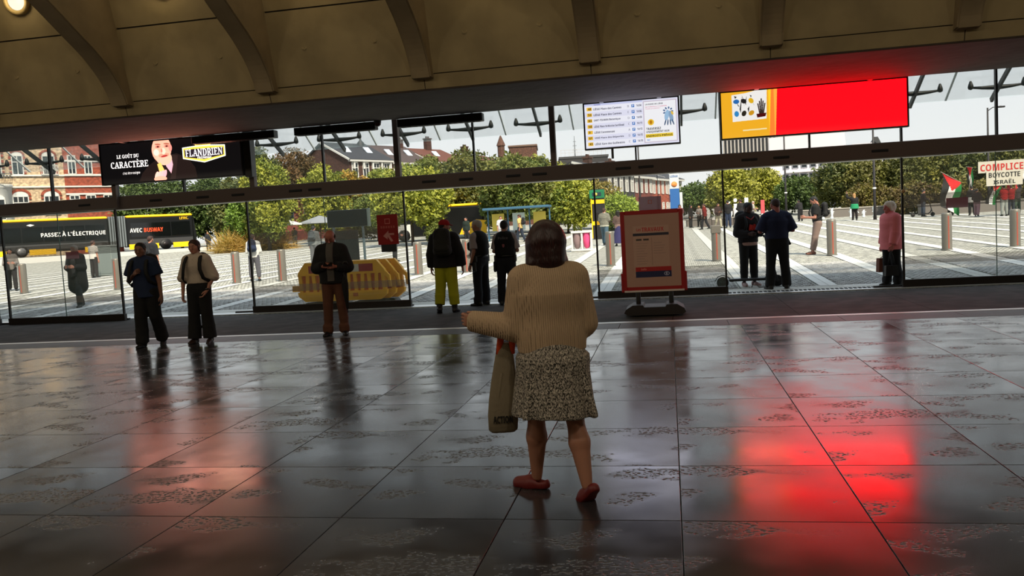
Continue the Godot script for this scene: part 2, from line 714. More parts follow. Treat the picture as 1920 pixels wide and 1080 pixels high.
		g.lathe([Vector2(0.165, 0.012), Vector2(0.12, 0.03), Vector2(0.0, 0.04)], 24)
		part("diffuser", g, glow("lamp glow", Color(1.0, 0.96, 0.86), 1.1), o)
		var l := OmniLight3D.new()
		l.name = "lamp_light"
		l.light_color = Color(1.0, 0.9, 0.70)
		l.light_energy = 0.12
		l.omni_range = 60
		l.omni_attenuation = 2
		l.light_size = 0.12
		l.shadow_enabled = true
		l.position = Vector3(0, 0, 0.3)
		o.add_child(l)
	unseen_rear_lamps()
	# unseen lamps above the frame, placed between the ribs to light the vault
	var place := ["first", "second", "third", "fourth", "fifth", "sixth", "seventh", "eighth", "ninth", "tenth"]
	for i in 10:
		var x := -18.8 + 2.7 * i
		var o := thing("hanging_hall_lamp", "round hall lamp hung high between two concrete ribs, %s bay from the left" % place[i], "lamp", Vector3(x, 8.3, -8.2))
		var h := MB.new(true)
		h.lathe([Vector2(0.0, 0.22), Vector2(0.2, 0.2), Vector2(0.28, 0.08), Vector2(0.3, 0.0), Vector2(0.27, 0.02)], 24)
		h.tube([Vector3(0, 0.2, 0), Vector3(0, 1.5, 0)], 0.02, 6)
		part("shade", h, M("lamp shade", Color(0.5, 0.5, 0.5), 0.5, 0.4), o)
		var g := MB.new(true)
		g.lathe([Vector2(0.0, -0.03), Vector2(0.27, 0.01), Vector2(0.0, 0.05)], 24)
		part("diffuser", g, glow("hall glow", Color(1.0, 0.92, 0.74), 1.0), o)
		var l := OmniLight3D.new()
		l.name = "lamp_light"
		l.light_color = Color(1.0, 0.94, 0.80)
		l.light_energy = HALL
		l.omni_range = 60
		l.omni_attenuation = 2
		l.light_size = 0.2
		l.shadow_enabled = true
		l.position = Vector3(0, -0.25, 0)
		o.add_child(l)


func unseen_rear_lamps():  # unseen lamps behind the view, placed to light backs and vault
	for i in 6:
		var x := -22.0 + 6.2 * i
		var o := thing("wide_hall_lamp", "wide hall lamp hung from the flat rear of the vault, %s from the left" % ["first", "second", "third", "fourth", "fifth", "sixth"][i], "lamp", Vector3(x, 7.2, 0.5))
		var h := MB.new(true)
		h.lathe([Vector2(0.0, 0.32), Vector2(0.3, 0.3), Vector2(0.42, 0.1), Vector2(0.45, 0.0), Vector2(0.4, 0.02)], 24)
		h.tube([Vector3(0, 0.3, 0), Vector3(0, 3.9, 0)], 0.02, 6)
		part("shade", h, M("lamp shade"), o)
		var g := MB.new(true)
		g.lathe([Vector2(0.0, -0.03), Vector2(0.4, 0.01), Vector2(0.0, 0.05)], 24)
		part("diffuser", g, glow("hall glow", Color(1.0, 0.92, 0.74), 1.0), o)
		var l := OmniLight3D.new()
		l.name = "lamp_light"
		l.light_color = Color(1.0, 0.94, 0.83)
		l.light_energy = REAR
		l.omni_range = 60
		l.omni_attenuation = 2
		l.light_size = 0.25
		l.shadow_enabled = true
		l.position = Vector3(0, -0.35, 0)
		o.add_child(l)


const REAR := 6.0  # energy of the unseen rear lamps
const HALL := 1.3  # energy of the unseen lamps between the ribs


# ------------------------------------------------------------------ glass front
func build_front():
	var alu := M("front steel", Color(0.42, 0.36, 0.33), 0.6, 0.1)
	var dark := M("dark steel", Color(0.10, 0.09, 0.085), 0.5, 0.2)
	var glass := pane_mat("front glass", Color(0.8, 0.95, 0.92), 0.05)
	var edge := M("glass edge", Color(0.35, 0.48, 0.45), 0.25)
	var w := struct("window_1")
	part("transom", box(Vector3(-8, 2.635, -17.3), Vector3(44, 0.29, 0.32), 0.012), alu, w)
	part("transom_lip", box(Vector3(-8, 2.485, -17.3), Vector3(44, 0.02, 0.36)), M("lip", Color(0.5, 0.49, 0.47), 0.4, 0.5), w)
	part("head_beam", box(Vector3(-8, 5.75, -17.25), Vector3(44, 0.3, 0.4)), dark, w)
	var xs := []
	for k in range(-12, 9): xs.append(1.08 + k * 1.671)
	for i in xs.size():
		var x: float = xs[i]
		var thick := 0.032
		var stout := i in [6, 8, 10]
		if stout: thick = 0.11
		part("mullion", box(Vector3(x, 4.2, -17.3), Vector3(thick, 2.84, 0.14 if stout else 0.09)), alu if stout else dark, w)
		if i < xs.size() - 1:
			part("pane", box(Vector3(x + 0.8355, 4.2, -17.33), Vector3(1.63, 2.82, 0.016)), glass, w)
	for px in [-13.05, -11.25, -10.1, -9.25, -7.9, -7.45, -4.9, -4.1, -3.1, -2.55, -0.85, -0.4, 1.6, 2.2, 4.0]:
		part("vent_slot", box(Vector3(px, 2.63, -17.135), Vector3(0.3, 0.05, 0.02), 0.006), M("slot", Color(0.02, 0.02, 0.02), 0.6), w)
	# doors: fixed glass leaves on steel rails, open gaps between
	var frost := M("frosted film", Color(0.62, 0.60, 0.57, 0.45), 0.7)
	frost.transparency = BaseMaterial3D.TRANSPARENCY_ALPHA
	var n := 0
	for d in [[-20.2, -15.2, -16.75, 2], [-14.95, -11.98, -16.75, 2], [-9.18, -5.5, -17.3, 2], [-1.5, 1.12, -17.36, 2], [4.36, 7.7, -17.2, 2], [8.2, 12.6, -17.2, 2]]:
		n += 1
		var o := struct("door_%d" % n)
		var x0: float = d[0]
		var x1: float = d[1]
		var z: float = d[2]
		var ww := x1 - x0
		part("bottom_rail", box(Vector3((x0 + x1) / 2, 0.075, z), Vector3(ww, 0.15, 0.10), 0.006), M("rail", Color(0.13, 0.105, 0.09), 0.5, 0.3), o)
		part("floor_track", box(Vector3((x0 + x1) / 2 - 0.25, 0.02, z - 0.12), Vector3(ww + 0.5, 0.04, 0.08), 0.005), dark, o)
		for k in 2:
			var a := x0 + ww * k / 2.0
			part("pane", box(Vector3(a + ww / 4, 1.32, z - 0.03 * k), Vector3(ww / 2 - 0.03, 2.34, 0.012)), glass, o)
		for x in [x0 + 0.03, x1 - 0.03]:
			part("edge_profile", box(Vector3(x, 1.3, z), Vector3(0.035, 2.34, 0.05)), dark, o)
		part("edge_profile", box(Vector3((x0 + x1) / 2, 1.3, z), Vector3(0.012, 2.34, 0.02)), edge, o)
		for by in [1.64, 0.52]:
			var hh := 0.25 if by > 1 else 0.15
			var f := MB.new()
			for s in 12:   # the film is cut in thin lines
				f.box(Vector3((x0 + x1) / 2, by - hh / 2 + (s + 0.5) * hh / 12, z + 0.012), Vector3(ww - 0.1, hh / 12 * 0.82, 0.002))
			part("frosted_band", f, frost, o)
	# knob on the right pole
	part("pole_collar", MB.new(true).lathe([Vector2(0.02, 1.80), Vector2(0.045, 1.82), Vector2(0.045, 1.85), Vector2(0.02, 1.87)], 12, Vector3(4.4, 0, -17.15)), M("brass", Color(0.75, 0.6, 0.4), 0.4, 0.6), w)
	# air curtains under the soffit
	for a in [[-9.95, -8.05], [-7.6, -5.82], [-5.35, -3.57]]:
		var o := thing("air_curtain", ["flat black air curtain box over the black screen", "flat black air curtain box between the screen and the dome camera", "flat black air curtain box right of the dome camera"][[-9.95, -7.6, -5.35].find(a[0])], "air curtain", Vector3((a[0] + a[1]) / 2, 3.82, -16.72))
		part("casing", box(Vector3.ZERO, Vector3(a[1] - a[0], 0.16, 0.2), 0.01), M("casing", Color(0.03, 0.028, 0.027), 0.5), o)
		var g := MB.new()
		for k in 14: g.box(Vector3(-(a[1] - a[0]) / 2 + 0.12 + k * 0.12, -0.083, 0), Vector3(0.1, 0.006, 0.12))
		part("grille", g, M("grille", Color(0.01, 0.01, 0.01), 0.7), o)
	var dc := thing("dome_camera", "small round dome camera with a red-tinted bubble under the soffit", "camera", Vector3(-5.75, 3.9, -16.6))
	part("housing", MB.new(true).lathe([Vector2(0.0, -0.05), Vector2(0.07, -0.05), Vector2(0.075, 0.0)], 16), M("casing"), dc)
	part("bubble", MB.new(true).lathe([Vector2(0.0, -0.12), Vector2(0.035, -0.11), Vector2(0.06, -0.085), Vector2(0.065, -0.05)], 16), M("bubble", Color(0.25, 0.03, 0.03), 0.12), dc)
	# glass canopy outside
	var ca := struct("trim_1")
	var cg := pane_mat("canopy glass", Color(0.78, 0.92, 0.92), 0.12)
	var cd := M("canopy steel", Color(0.12, 0.13, 0.12), 0.5, 0.3)
	var slope := -0.652
	for k in range(-8, 13):
		var xa := -8.71 + k * 1.645
		var m := MB.new()
		m.x = Transform3D(Basis(Vector3.RIGHT, atan(-slope) * -1.0), Vector3(xa + 0.82, 4.72, -18.8))
		m.box(Vector3.ZERO, Vector3(1.615, 0.016, 3.34))
		part("canopy_pane", m, cg, ca)
		var s := MB.new()
		s.beam(Vector3(xa, 5.5, -17.6), Vector3(xa, 3.81, -20.2), 0.035, 0.03)
		part("canopy_joint", s, M("joint white", Color(0.8, 0.82, 0.8), 0.5), ca)
		var b := MB.new()
		var xm := xa + 0.87
		b.beam(Vector3(xm, 5.05, -17.5), Vector3(xm, 3.72, -20.05), 0.05, 0.10)
		part("bracket", b, cd, ca)
		var sp := MB.new(true)
		sp.tube([Vector3(xm - 0.52, 3.98, -19.7), Vector3(xm - 0.3, 3.96, -19.7), Vector3(xm, 3.95, -19.7), Vector3(xm + 0.3, 3.96, -19.7), Vector3(xm + 0.52, 3.98, -19.7)], [0.022, 0.035, 0.055, 0.035, 0.022], 8)
		for sx in [-0.52, 0.52]:
			sp.lathe([Vector2(0, -0.06), Vector2(0.05, -0.04), Vector2(0.06, 0.0), Vector2(0.05, 0.05), Vector2(0.02, 0.13)], 10, Vector3(xm + sx, 3.99, -19.7))
		part("spider_arm", sp, cd, ca)


# ------------------------------------------------------------------ screens, signs, boards
func poly(pairs: Array, s: float, o := Vector2.ZERO) -> PackedVector2Array:
	var p := PackedVector2Array()
	for i in range(0, pairs.size(), 2): p.append(Vector2(pairs[i], pairs[i + 1]) * s + o)
	return p


func image_advert() -> Image:
	# black screen: lettering, a bearded man eating, a yellow shield
	var im := canvas(1024, 272, Color(0.035, 0.03, 0.035))
	ink_text(im, "LE GOÛT DU", Vector2(118, 70), 32, Color(1, 0.97, 0.95), 165, 700, "Droid Serif")
	ink_text(im, "CARACTÈRE", Vector2(70, 112), 56, Color(1, 0.97, 0.95), 278, 700, "Droid Serif")
	ink_text(im, "c'est être unique", Vector2(155, 196), 24, Color(1, 0.97, 0.95), 128, 400, "Droid Serif")
	var coat := Color(0.11, 0.075, 0.07)
	ink_poly(im, poly([270, 272, 300, 215, 350, 165, 410, 130, 560, 95, 640, 130, 690, 200, 700, 272], 1), coat)
	ink_poly(im, poly([470, 140, 545, 110, 520, 240, 480, 180], 1), Color(0.86, 0.62, 0.66))
	ink_poly(im, poly([520, 100, 570, 110, 540, 272, 500, 272, 530, 170], 1), Color(0.16, 0.11, 0.10))
	var skin := Color(0.95, 0.62, 0.52)
	ink_oval(im, Vector2(455, 60), Vector2(72, 92), skin, 0.1)
	ink_oval(im, Vector2(520, 55), Vector2(12, 24), Color(0.9, 0.5, 0.45))
	ink_oval(im, Vector2(468, 122), Vector2(58, 48), Color(0.86, 0.66, 0.56), 0.1)
	ink_oval(im, Vector2(470, 102), Vector2(40, 16), Color(0.78, 0.54, 0.44), -0.1)
	ink_oval(im, Vector2(472, 108), Vector2(25, 6), Color(0.62, 0.16, 0.16), -0.15)
	ink_oval(im, Vector2(468, 75), Vector2(16, 22), Color(1.0, 0.74, 0.64))
	ink_oval(im, Vector2(455, 70), Vector2(6, 14), Color(0.86, 0.42, 0.36))
	for ex in [430, 495]:
		ink_oval(im, Vector2(ex, 42), Vector2(20, 9), Color(0.84, 0.45, 0.38))
		ink_oval(im, Vector2(ex, 42), Vector2(9, 5), Color(0.22, 0.09, 0.07))
		ink_oval(im, Vector2(ex, 26), Vector2(22, 6), Color(0.62, 0.36, 0.28), 0.1)
	ink_oval(im, Vector2(415, 80), Vector2(20, 22), Color(1.0, 0.78, 0.7))
	ink_poly(im, poly([415, 160, 440, 150, 470, 215, 460, 235, 430, 232], 1), Color(0.95, 0.72, 0.36))
	for k in 4: ink_oval(im, Vector2(405 + k * 20, 238 - k * 3), Vector2(13, 30), Color(0.98, 0.72 - 0.03 * k, 0.64), 0.35)
	ink_oval(im, Vector2(430, 260), Vector2(48, 18), skin)
	# shield
	var yel := Color(1.0, 0.80, 0.28)
	ink_poly(im, poly([700, 8, 812, 8, 812, 60, 700, 60], 1), yel)
	ink_text(im, "OUD", Vector2(718, 16), 34, Color(0.99, 0.98, 0.95), 76)
	ink_poly(im, poly([606, 62, 690, 56, 820, 56, 914, 62, 914, 138, 760, 172, 606, 138], 1), Color(0.99, 0.97, 0.9))
	ink_poly(im, poly([612, 68, 690, 62, 820, 62, 908, 68, 908, 133, 760, 166, 612, 133], 1), yel)
	ink_poly(im, poly([620, 76, 900, 76, 900, 128, 760, 150, 620, 128], 1), Color(0.13, 0.10, 0.13))
	ink_text(im, "FLANDRIEN", Vector2(626, 78), 48, Color(1, 0.98, 0.97), 268, 700, "Droid Serif")
	ink_text(im, "FROMAGE", Vector2(712, 130), 15, Color(1, 0.98, 0.95), 100)
	return im


func image_departures() -> Image:
	var im := canvas(1024, 500, Color(0.90, 0.90, 0.97))
	ink_poly(im, poly([0, 0, 640, 0, 640, 22, 0, 22], 1), Color(0.80, 0.82, 0.95))
	ink_text(im, "Destination", Vector2(110, 6), 14, Color(0.25, 0.25, 0.6), 70)
	var rows := [["48", "LIÈGE Place des Carmes", "14:04"], ["53", "LIÈGE Place des Carmes", "14:06"], ["83", "SART-TILMAN Botanique", "14:08"], ["58", "LIÈGE Place St-Nicolas Sartilloud", "14:11"], ["9", "LIÈGE Coronmeuse", "14:13"], ["61", "VISÉ Place des Déportés", "14:15"], ["43", "LIÈGE Gare des Guillemins", "14:19"]]
	for i in 7:
		var y := 32 + i * 65
		if i % 2 == 0: ink_poly(im, poly([0, y - 4, 640, y - 4, 640, y + 60, 0, y + 60], 1), Color(0.95, 0.95, 0.99))
		ink_poly(im, poly([28, y + 8, 84, y + 8, 84, y + 46, 28, y + 46], 1), Color(0.96, 0.76, 0.24))
		var r: Array = rows[i]
		ink_text(im, r[0], Vector2(42, y + 14), 25, Color(0.1, 0.1, 0.12), 0.0)
		ink_text(im, r[1], Vector2(102, y + 14), 28, Color(0.13, 0.13, 0.22), mini(330, 14 * r[1].length()))
		ink_text(im, ["B", "E", "D", "C", "A", "D", "C"][i], Vector2(478, y + 14), 24, Color(0.45, 0.45, 0.52), 0, 400)
		ink_poly(im, poly([522, y + 10, 552, y + 10, 552, y + 42, 522, y + 42], 1), Color(0.15, 0.42, 0.75))
		ink_text(im, "P", Vector2(531, y + 15), 22, Color.WHITE)
		ink_text(im, r[2], Vector2(574, y + 14), 24, Color(0.3, 0.3, 0.38), 56)
	ink_poly(im, poly([648, 20, 1006, 20, 1006, 478, 648, 478], 1), Color(0.78, 0.72, 0.78))
	ink_poly(im, poly([656, 28, 998, 28, 998, 470, 656, 470], 1), Color(0.97, 0.97, 0.985))
	ink_text(im, "LA FOIRE DE LIÈGE", Vector2(672, 44), 20, Color(0.2, 0.2, 0.25), 190)
	ink_text(im, "du 4 octobre au 9 novembre", Vector2(672, 76), 15, Color(0.85, 0.35, 0.5), 230, 400)
	ink_text(im, "Soyez prudents !", Vector2(672, 98), 15, Color(0.85, 0.35, 0.5), 160, 400)
	ink_oval(im, Vector2(725, 255), Vector2(34, 34), Color(0.95, 0.78, 0.25))
	ink_oval(im, Vector2(725, 255), Vector2(16, 22), Color(0.75, 0.5, 0.1))
	for k in 9:   # line drawing of walkers
		var a := TAU * k / 9.0
		ink_oval(im, Vector2(915 + cos(a) * 44, 150 + sin(a) * 40), Vector2(13, 9), Color(0.35, 0.45, 0.6), a)
	ink_oval(im, Vector2(900, 190), Vector2(24, 60), Color(0.62, 0.76, 0.88), 0.2)
	ink_oval(im, Vector2(945, 205), Vector2(22, 62), Color(0.55, 0.66, 0.78), -0.2)
	ink_oval(im, Vector2(958, 170), Vector2(12, 22), Color(0.92, 0.75, 0.3), -0.4)
	for k in 4: ink_oval(im, Vector2(880 + k * 28, 270), Vector2(7, 34), Color(0.3, 0.38, 0.5), 0.3 - 0.2 * k)
	ink_text(im, "TRAVERSEZ", Vector2(672, 314), 26, Color(0.1, 0.1, 0.12), 160)
	ink_text(im, "UNIQUEMENT AUX", Vector2(672, 350), 26, Color(0.1, 0.1, 0.12), 250)
	ink_poly(im, poly([664, 384, 960, 384, 960, 424, 664, 424], 1), Color(0.96, 0.82, 0.25))
	ink_text(im, "ENDROITS PRÉVUS", Vector2(672, 390), 27, Color(0.1, 0.1, 0.12), 280)
	ink_text(im, "tec", Vector2(676, 440), 16, Color(0.2, 0.45, 0.8))
	return im


func image_red_advert() -> Image:
	# warm yellow field with a doodle drawing on the left, plain red on the right
	var im := canvas(1024, 272, Color(1.0, 0.02, 0.06))
	ink_poly(im, poly([0, 0, 285, 0, 270, 272, 0, 272], 1), Color(1.0, 0.72, 0.14))
	ink_poly(im, poly([285, 0, 320, 0, 305, 272, 270, 272], 1), Color(1.0, 0.45, 0.16))
	ink_poly(im, poly([62, 18, 140, 12, 200, 0, 262, 0, 256, 170, 64, 176], 1), Color(0.99, 0.98, 0.96))
	for k in 6:
		ink_oval(im, Vector2(88 + (k % 3) * 42, 58 + (k / 3) * 72), Vector2(17, 13), [Color(0.16, 0.42, 0.72), Color(0.1, 0.1, 0.1), Color(0.93, 0.72, 0.1), Color(0.2, 0.55, 0.8), Color(0.15, 0.13, 0.1), Color(0.85, 0.6, 0.1)][k], 0.5 * k)
	for k in 8:
		ink_poly(im, poly([76 + k * 15, 24 + (k % 3) * 40, 92 + k * 14, 30 + (k % 2) * 60, 82 + k * 15, 40 + (k % 3) * 44], 1), Color(0.12, 0.11, 0.1))
	for k in 5: ink_poly(im, poly([206 + k * 10, 50 + absi(k - 2) * 14, 213 + k * 10, 50 + absi(k - 2) * 14, 222 + k * 5, 140, 216 + k * 5, 140], 1), Color(0.2, 0.16, 0.14))
	ink_poly(im, poly([200, 138, 256, 136, 250, 156, 204, 160], 1), Color(0.3, 0.04, 0.04))
	ink_poly(im, poly([120, 226, 256, 224, 256, 232, 120, 234], 1), Color(1, 0.93, 0.7))
	for y in 272:
		for x in 300: im.set_pixel(x, y, im.get_pixel(x, y) * (0.62 if x < 270 else 0.75))
	return im


func screen(called: String, label: String, x0: float, x1: float, y0: float, y1: float, z: float, im: Image, e: float, lamp: Color, power: float) -> Node3D:
	var o := thing(called, label, "screen", Vector3((x0 + x1) / 2, (y0 + y1) / 2, z))
	var w := x1 - x0
	var h := y1 - y0
	var fr := M("screen frame", Color(0.025, 0.025, 0.027), 0.4)
	part("casing", box(Vector3(0, 0, -0.06), Vector3(w + 0.02, h + 0.02, 0.10), 0.008), fr, o)
	var b := MB.new()
	for s in [-1.0, 1.0]:
		b.box(Vector3(s * (w / 2 - 0.005), 0, 0), Vector3(0.03, h + 0.02, 0.03), 0.004)
		b.box(Vector3(0, s * (h / 2 - 0.005), 0), Vector3(w - 0.04, 0.03, 0.03), 0.004)
	part("bezel", b, fr, o)
	for s in [-1.0, 1.0]: part("hanger", box(Vector3(s * w * 0.3, h / 2 + 0.2, 0.14), Vector3(0.08, 0.44, 0.40)), fr, o)
	part("display", sheet(w - 0.03, h - 0.03), print_mat(called + " print " + str(x0), im, 0.35, e), o, Vector3(0, 0, -0.004))
	if power > 0:
		var l := AreaLight3D.new()
		l.name = "screen_light"
		l.area_size = Vector2(w * 0.9, h * 0.9)
		l.light_color = lamp
		l.light_energy = power
		l.area_normalize_energy = true
		l.position = Vector3(0, 0, 0.03)
		l.rotation_degrees.y = 180
		l.shadow_enabled = true
		o.add_child(l)
	return o


func build_screens():
	var fr := M("screen frame", Color(0.025, 0.025, 0.027), 0.4)
	var o := screen("advertising_screen", "long black advertising screen with a bearded man, white lettering and a yellow shield", -12.38, -8.97, 3.03, 3.93, -16.92, image_advert(), 1.9, Color(1, 0.6, 0.5), 2.0)
	part("side_pillar", box(Vector3(1.83, 0.05, -0.1), Vector3(0.16, 1.1, 0.22), 0.01), fr, o)
	part("support", box(Vector3(-1.5, -0.45, -0.12), Vector3(0.1, 1.0, 0.08)), M("front steel"), o)
	o = screen("departure_board", "white departure board of bus lines with a small poster at its right", -1.57, 0.29, 3.03, 3.94, -16.92, image_departures(), 0.92, Color(0.9, 0.9, 1), 0.6)
	part("support", box(Vector3(-0.40, -0.53, -0.1), Vector3(0.045, 0.25, 0.05)), fr, o)
	screen("advertising_screen", "glowing red and yellow advertising screen right of the white departure board", 1.07, 4.46, 3.03, 3.94, -16.92, image_red_advert(), RED, Color(1, 0.06, 0.08), RED_LAMP)
	# red stickers on the glass
	var st := canvas(140, 180, Color(0.72, 0.09, 0.07))
	for k in 2: ink_poly(st, poly([52 + k * 4, 24 + k * 4, 88 - k * 4, 24 + k * 4, 88 - k * 4, 56 - k * 4, 52 + k * 4, 56 - k * 4], 1), [Color(0.95, 0.6, 0.55), Color(0.72, 0.09, 0.07)][k])
	for k in 6: ink_poly(st, poly([22 + k * 17, 68, 34 + k * 17, 68, 34 + k * 17, 82, 22 + k * 17, 82], 1), Color(0.86, 0.42, 0.38))
	ink_poly(st, poly([36, 128, 74, 96, 74, 112, 112, 112, 112, 124, 80, 124, 104, 160, 88, 164, 66, 132, 66, 150], 1), Color(0.95, 0.66, 0.62))
	var sm := print_mat("arrow sticker", st, 0.5)
	for m in [sm, M("sticker red", Color(0.62, 0.07, 0.06), 0.6)]:
		m.backlight_enabled = true
		m.backlight = Color(0.8, 0.8, 0.8)
	var pos := [[-5.92, 1.68, 0.46, 0.64, -17.27, "red square sticker with a white arrow on the glass right of the yellow barriers"], [-0.355, 1.89, 0.45, 0.3, -17.33, "red sticker on the glass just above the works notice board"], [-13.16, 1.515, 0.32, 0.16, -16.72, "small red strip sticker on the glass of the leftmost door"], [5.35, 1.565, 0.38, 0.19, -17.17, "red strip sticker on the glass right of the woman in pink"]]
	for i in 4:
		var p: Array = pos[i]
		o = thing("red_sticker", p[5], "sign", Vector3(p[0], p[1], p[4]))
		part("backing", box(Vector3(0, 0, -0.008), Vector3(p[2], p[3], 0.012)), M("sticker red", Color(0.62, 0.07, 0.06), 0.6), o)
		if i == 0: part("print", sheet(p[2], p[3]), sm, o, Vector3(0, 0, 0.001))
		elif i == 1:
			var em := MB.new()
			for s in [-1.0, 1.0]:
				em.box(Vector3(s * 0.032, 0.04, 0), Vector3(0.016, 0.08, 0.002))
				em.box(Vector3(0, 0.04 + s * 0.032, 0), Vector3(0.08, 0.016, 0.002))
			part("emblem", em, M("sticker ink", Color(0.9, 0.55, 0.5), 0.6), o)
		if i == 0: part("grey_strip", box(Vector3(0.0, -0.4, -0.008), Vector3(0.34, 0.16, 0.01)), M("sticker grey", Color(0.12, 0.14, 0.15), 0.5), o)
	# works notice on a swinging pavement sign
	var ti := canvas(256, 340, Color(0.72, 0.56, 0.50))
	ink_poly(ti, poly([38, 56, 206, 56, 206, 290, 38, 290], 1), Color(0.75, 0.60, 0.54))
	ink_text(ti, "Les", Vector2(56, 66), 14, Color(0.75, 0.2, 0.2), 20)
	ink_text(ti, "TRAVAUX", Vector2(80, 64), 19, Color(0.75, 0.2, 0.2), 104)
	ink_poly(ti, poly([38, 90, 206, 90, 206, 102, 38, 102], 1), Color(0.18, 0.17, 0.24))
	for k in 2: ink_poly(ti, poly([52 + k * 34, 116, 78 + k * 34, 116, 78 + k * 34, 124, 52 + k * 34, 124], 1), Color(0.25, 0.2, 0.2))
	for k in 14:
		var lx := 52 if k < 9 else 134
		var ly := 136 + (k % 9) * 12
		ink_poly(ti, poly([lx, ly, lx + 58 - (k * 7) % 22, ly, lx + 58 - (k * 7) % 22, ly + 2, lx, ly + 2], 1), Color(0.62, 0.5, 0.47))
	ink_poly(ti, poly([124, 112, 126, 112, 126, 240, 124, 240], 1), Color(0.6, 0.46, 0.43))
	ink_poly(ti, poly([44, 248, 212, 248, 212, 268, 44, 268], 1), Color(0.68, 0.10, 0.10))
	ink_poly(ti, poly([44, 268, 212, 268, 212, 296, 44, 296], 1), Color(0.10, 0.12, 0.30))
	ink_text(ti, "Info", Vector2(70, 253), 10, Color(0.9, 0.6, 0.55))
	ink_oval(ti, Vector2(190, 281), Vector2(13, 9), Color(0.75, 0.75, 0.85))
	ink_oval(ti, Vector2(190, 281), Vector2(10, 6.5), Color(0.10, 0.12, 0.30))
	ink_text(ti, "B", Vector2(186, 276), 10, Color(0.8, 0.8, 0.9))
	o = thing("works_notice_board", "red-framed works notice board standing on a dark wheeled base", "sign", Vector3(-0.28, 0, -14.12))
	var red := M("board red", Color(0.62, 0.05, 0.06), 0.45)
	var f := MB.new()
	for s in [-1.0, 1.0]:
		f.box(Vector3(s * 0.475, 1.06, 0), Vector3(0.075, 1.34, 0.05), 0.01)
	f.box(Vector3(0, 1.70, 0), Vector3(0.88, 0.075, 0.05), 0.01)
	f.box(Vector3(0, 0.44, 0), Vector3(0.88, 0.07, 0.05), 0.01)
	part("frame", f, red, o)
	part("lower_sleeve", box(Vector3(0, 0.545, -0.005), Vector3(1.08, 0.32, 0.045), 0.01), red, o)
	part("white_strip", box(Vector3(0, 0.40, 0.03), Vector3(0.98, 0.03, 0.012)), M("strip white", Color(0.85, 0.8, 0.78), 0.5), o)
	part("poster", sheet(0.89, 1.21), print_mat("works poster", ti, 0.55), o, Vector3(0, 1.075, 0.022))
	part("back_plate", box(Vector3(0, 1.07, -0.01), Vector3(0.9, 1.22, 0.02)), M("plate", Color(0.7, 0.62, 0.58), 0.6), o)
	for s in [-1.0, 1.0]:
		part("spring_post", MB.new(true).lathe([Vector2(0.035, 0.14), Vector2(0.04, 0.2), Vector2(0.036, 0.38), Vector2(0.015, 0.41)], 10, Vector3(s * 0.27, 0, 0)), M("black rubber", Color(0.03, 0.03, 0.03), 0.6), o)
	var base := MB.new()
	var bp := PackedVector2Array([Vector2(-0.5, 0.04), Vector2(-0.44, 0.0), Vector2(0.44, 0.0), Vector2(0.5, 0.04), Vector2(0.47, 0.10), Vector2(0.36, 0.165), Vector2(0.19, 0.165), Vector2(0.17, 0.13), Vector2(-0.17, 0.13), Vector2(-0.19, 0.165), Vector2(-0.36, 0.165), Vector2(-0.47, 0.10)])
	base.prism(bp, -0.3, 0.3)
	part("base", base, M("sign base", Color(0.13, 0.10, 0.10), 0.55), o, Vector3(0, 0.025, 0))
	for s in [-1.0, 1.0]:
		part("wheel", MB.new(true).tube([Vector3(s * 0.28 - 0.02, 0.03, 0.27), Vector3(s * 0.28 + 0.02, 0.03, 0.27)], 0.03, 12), M("black rubber"), o)


const RED := 2.6
const RED_LAMP := 5.0


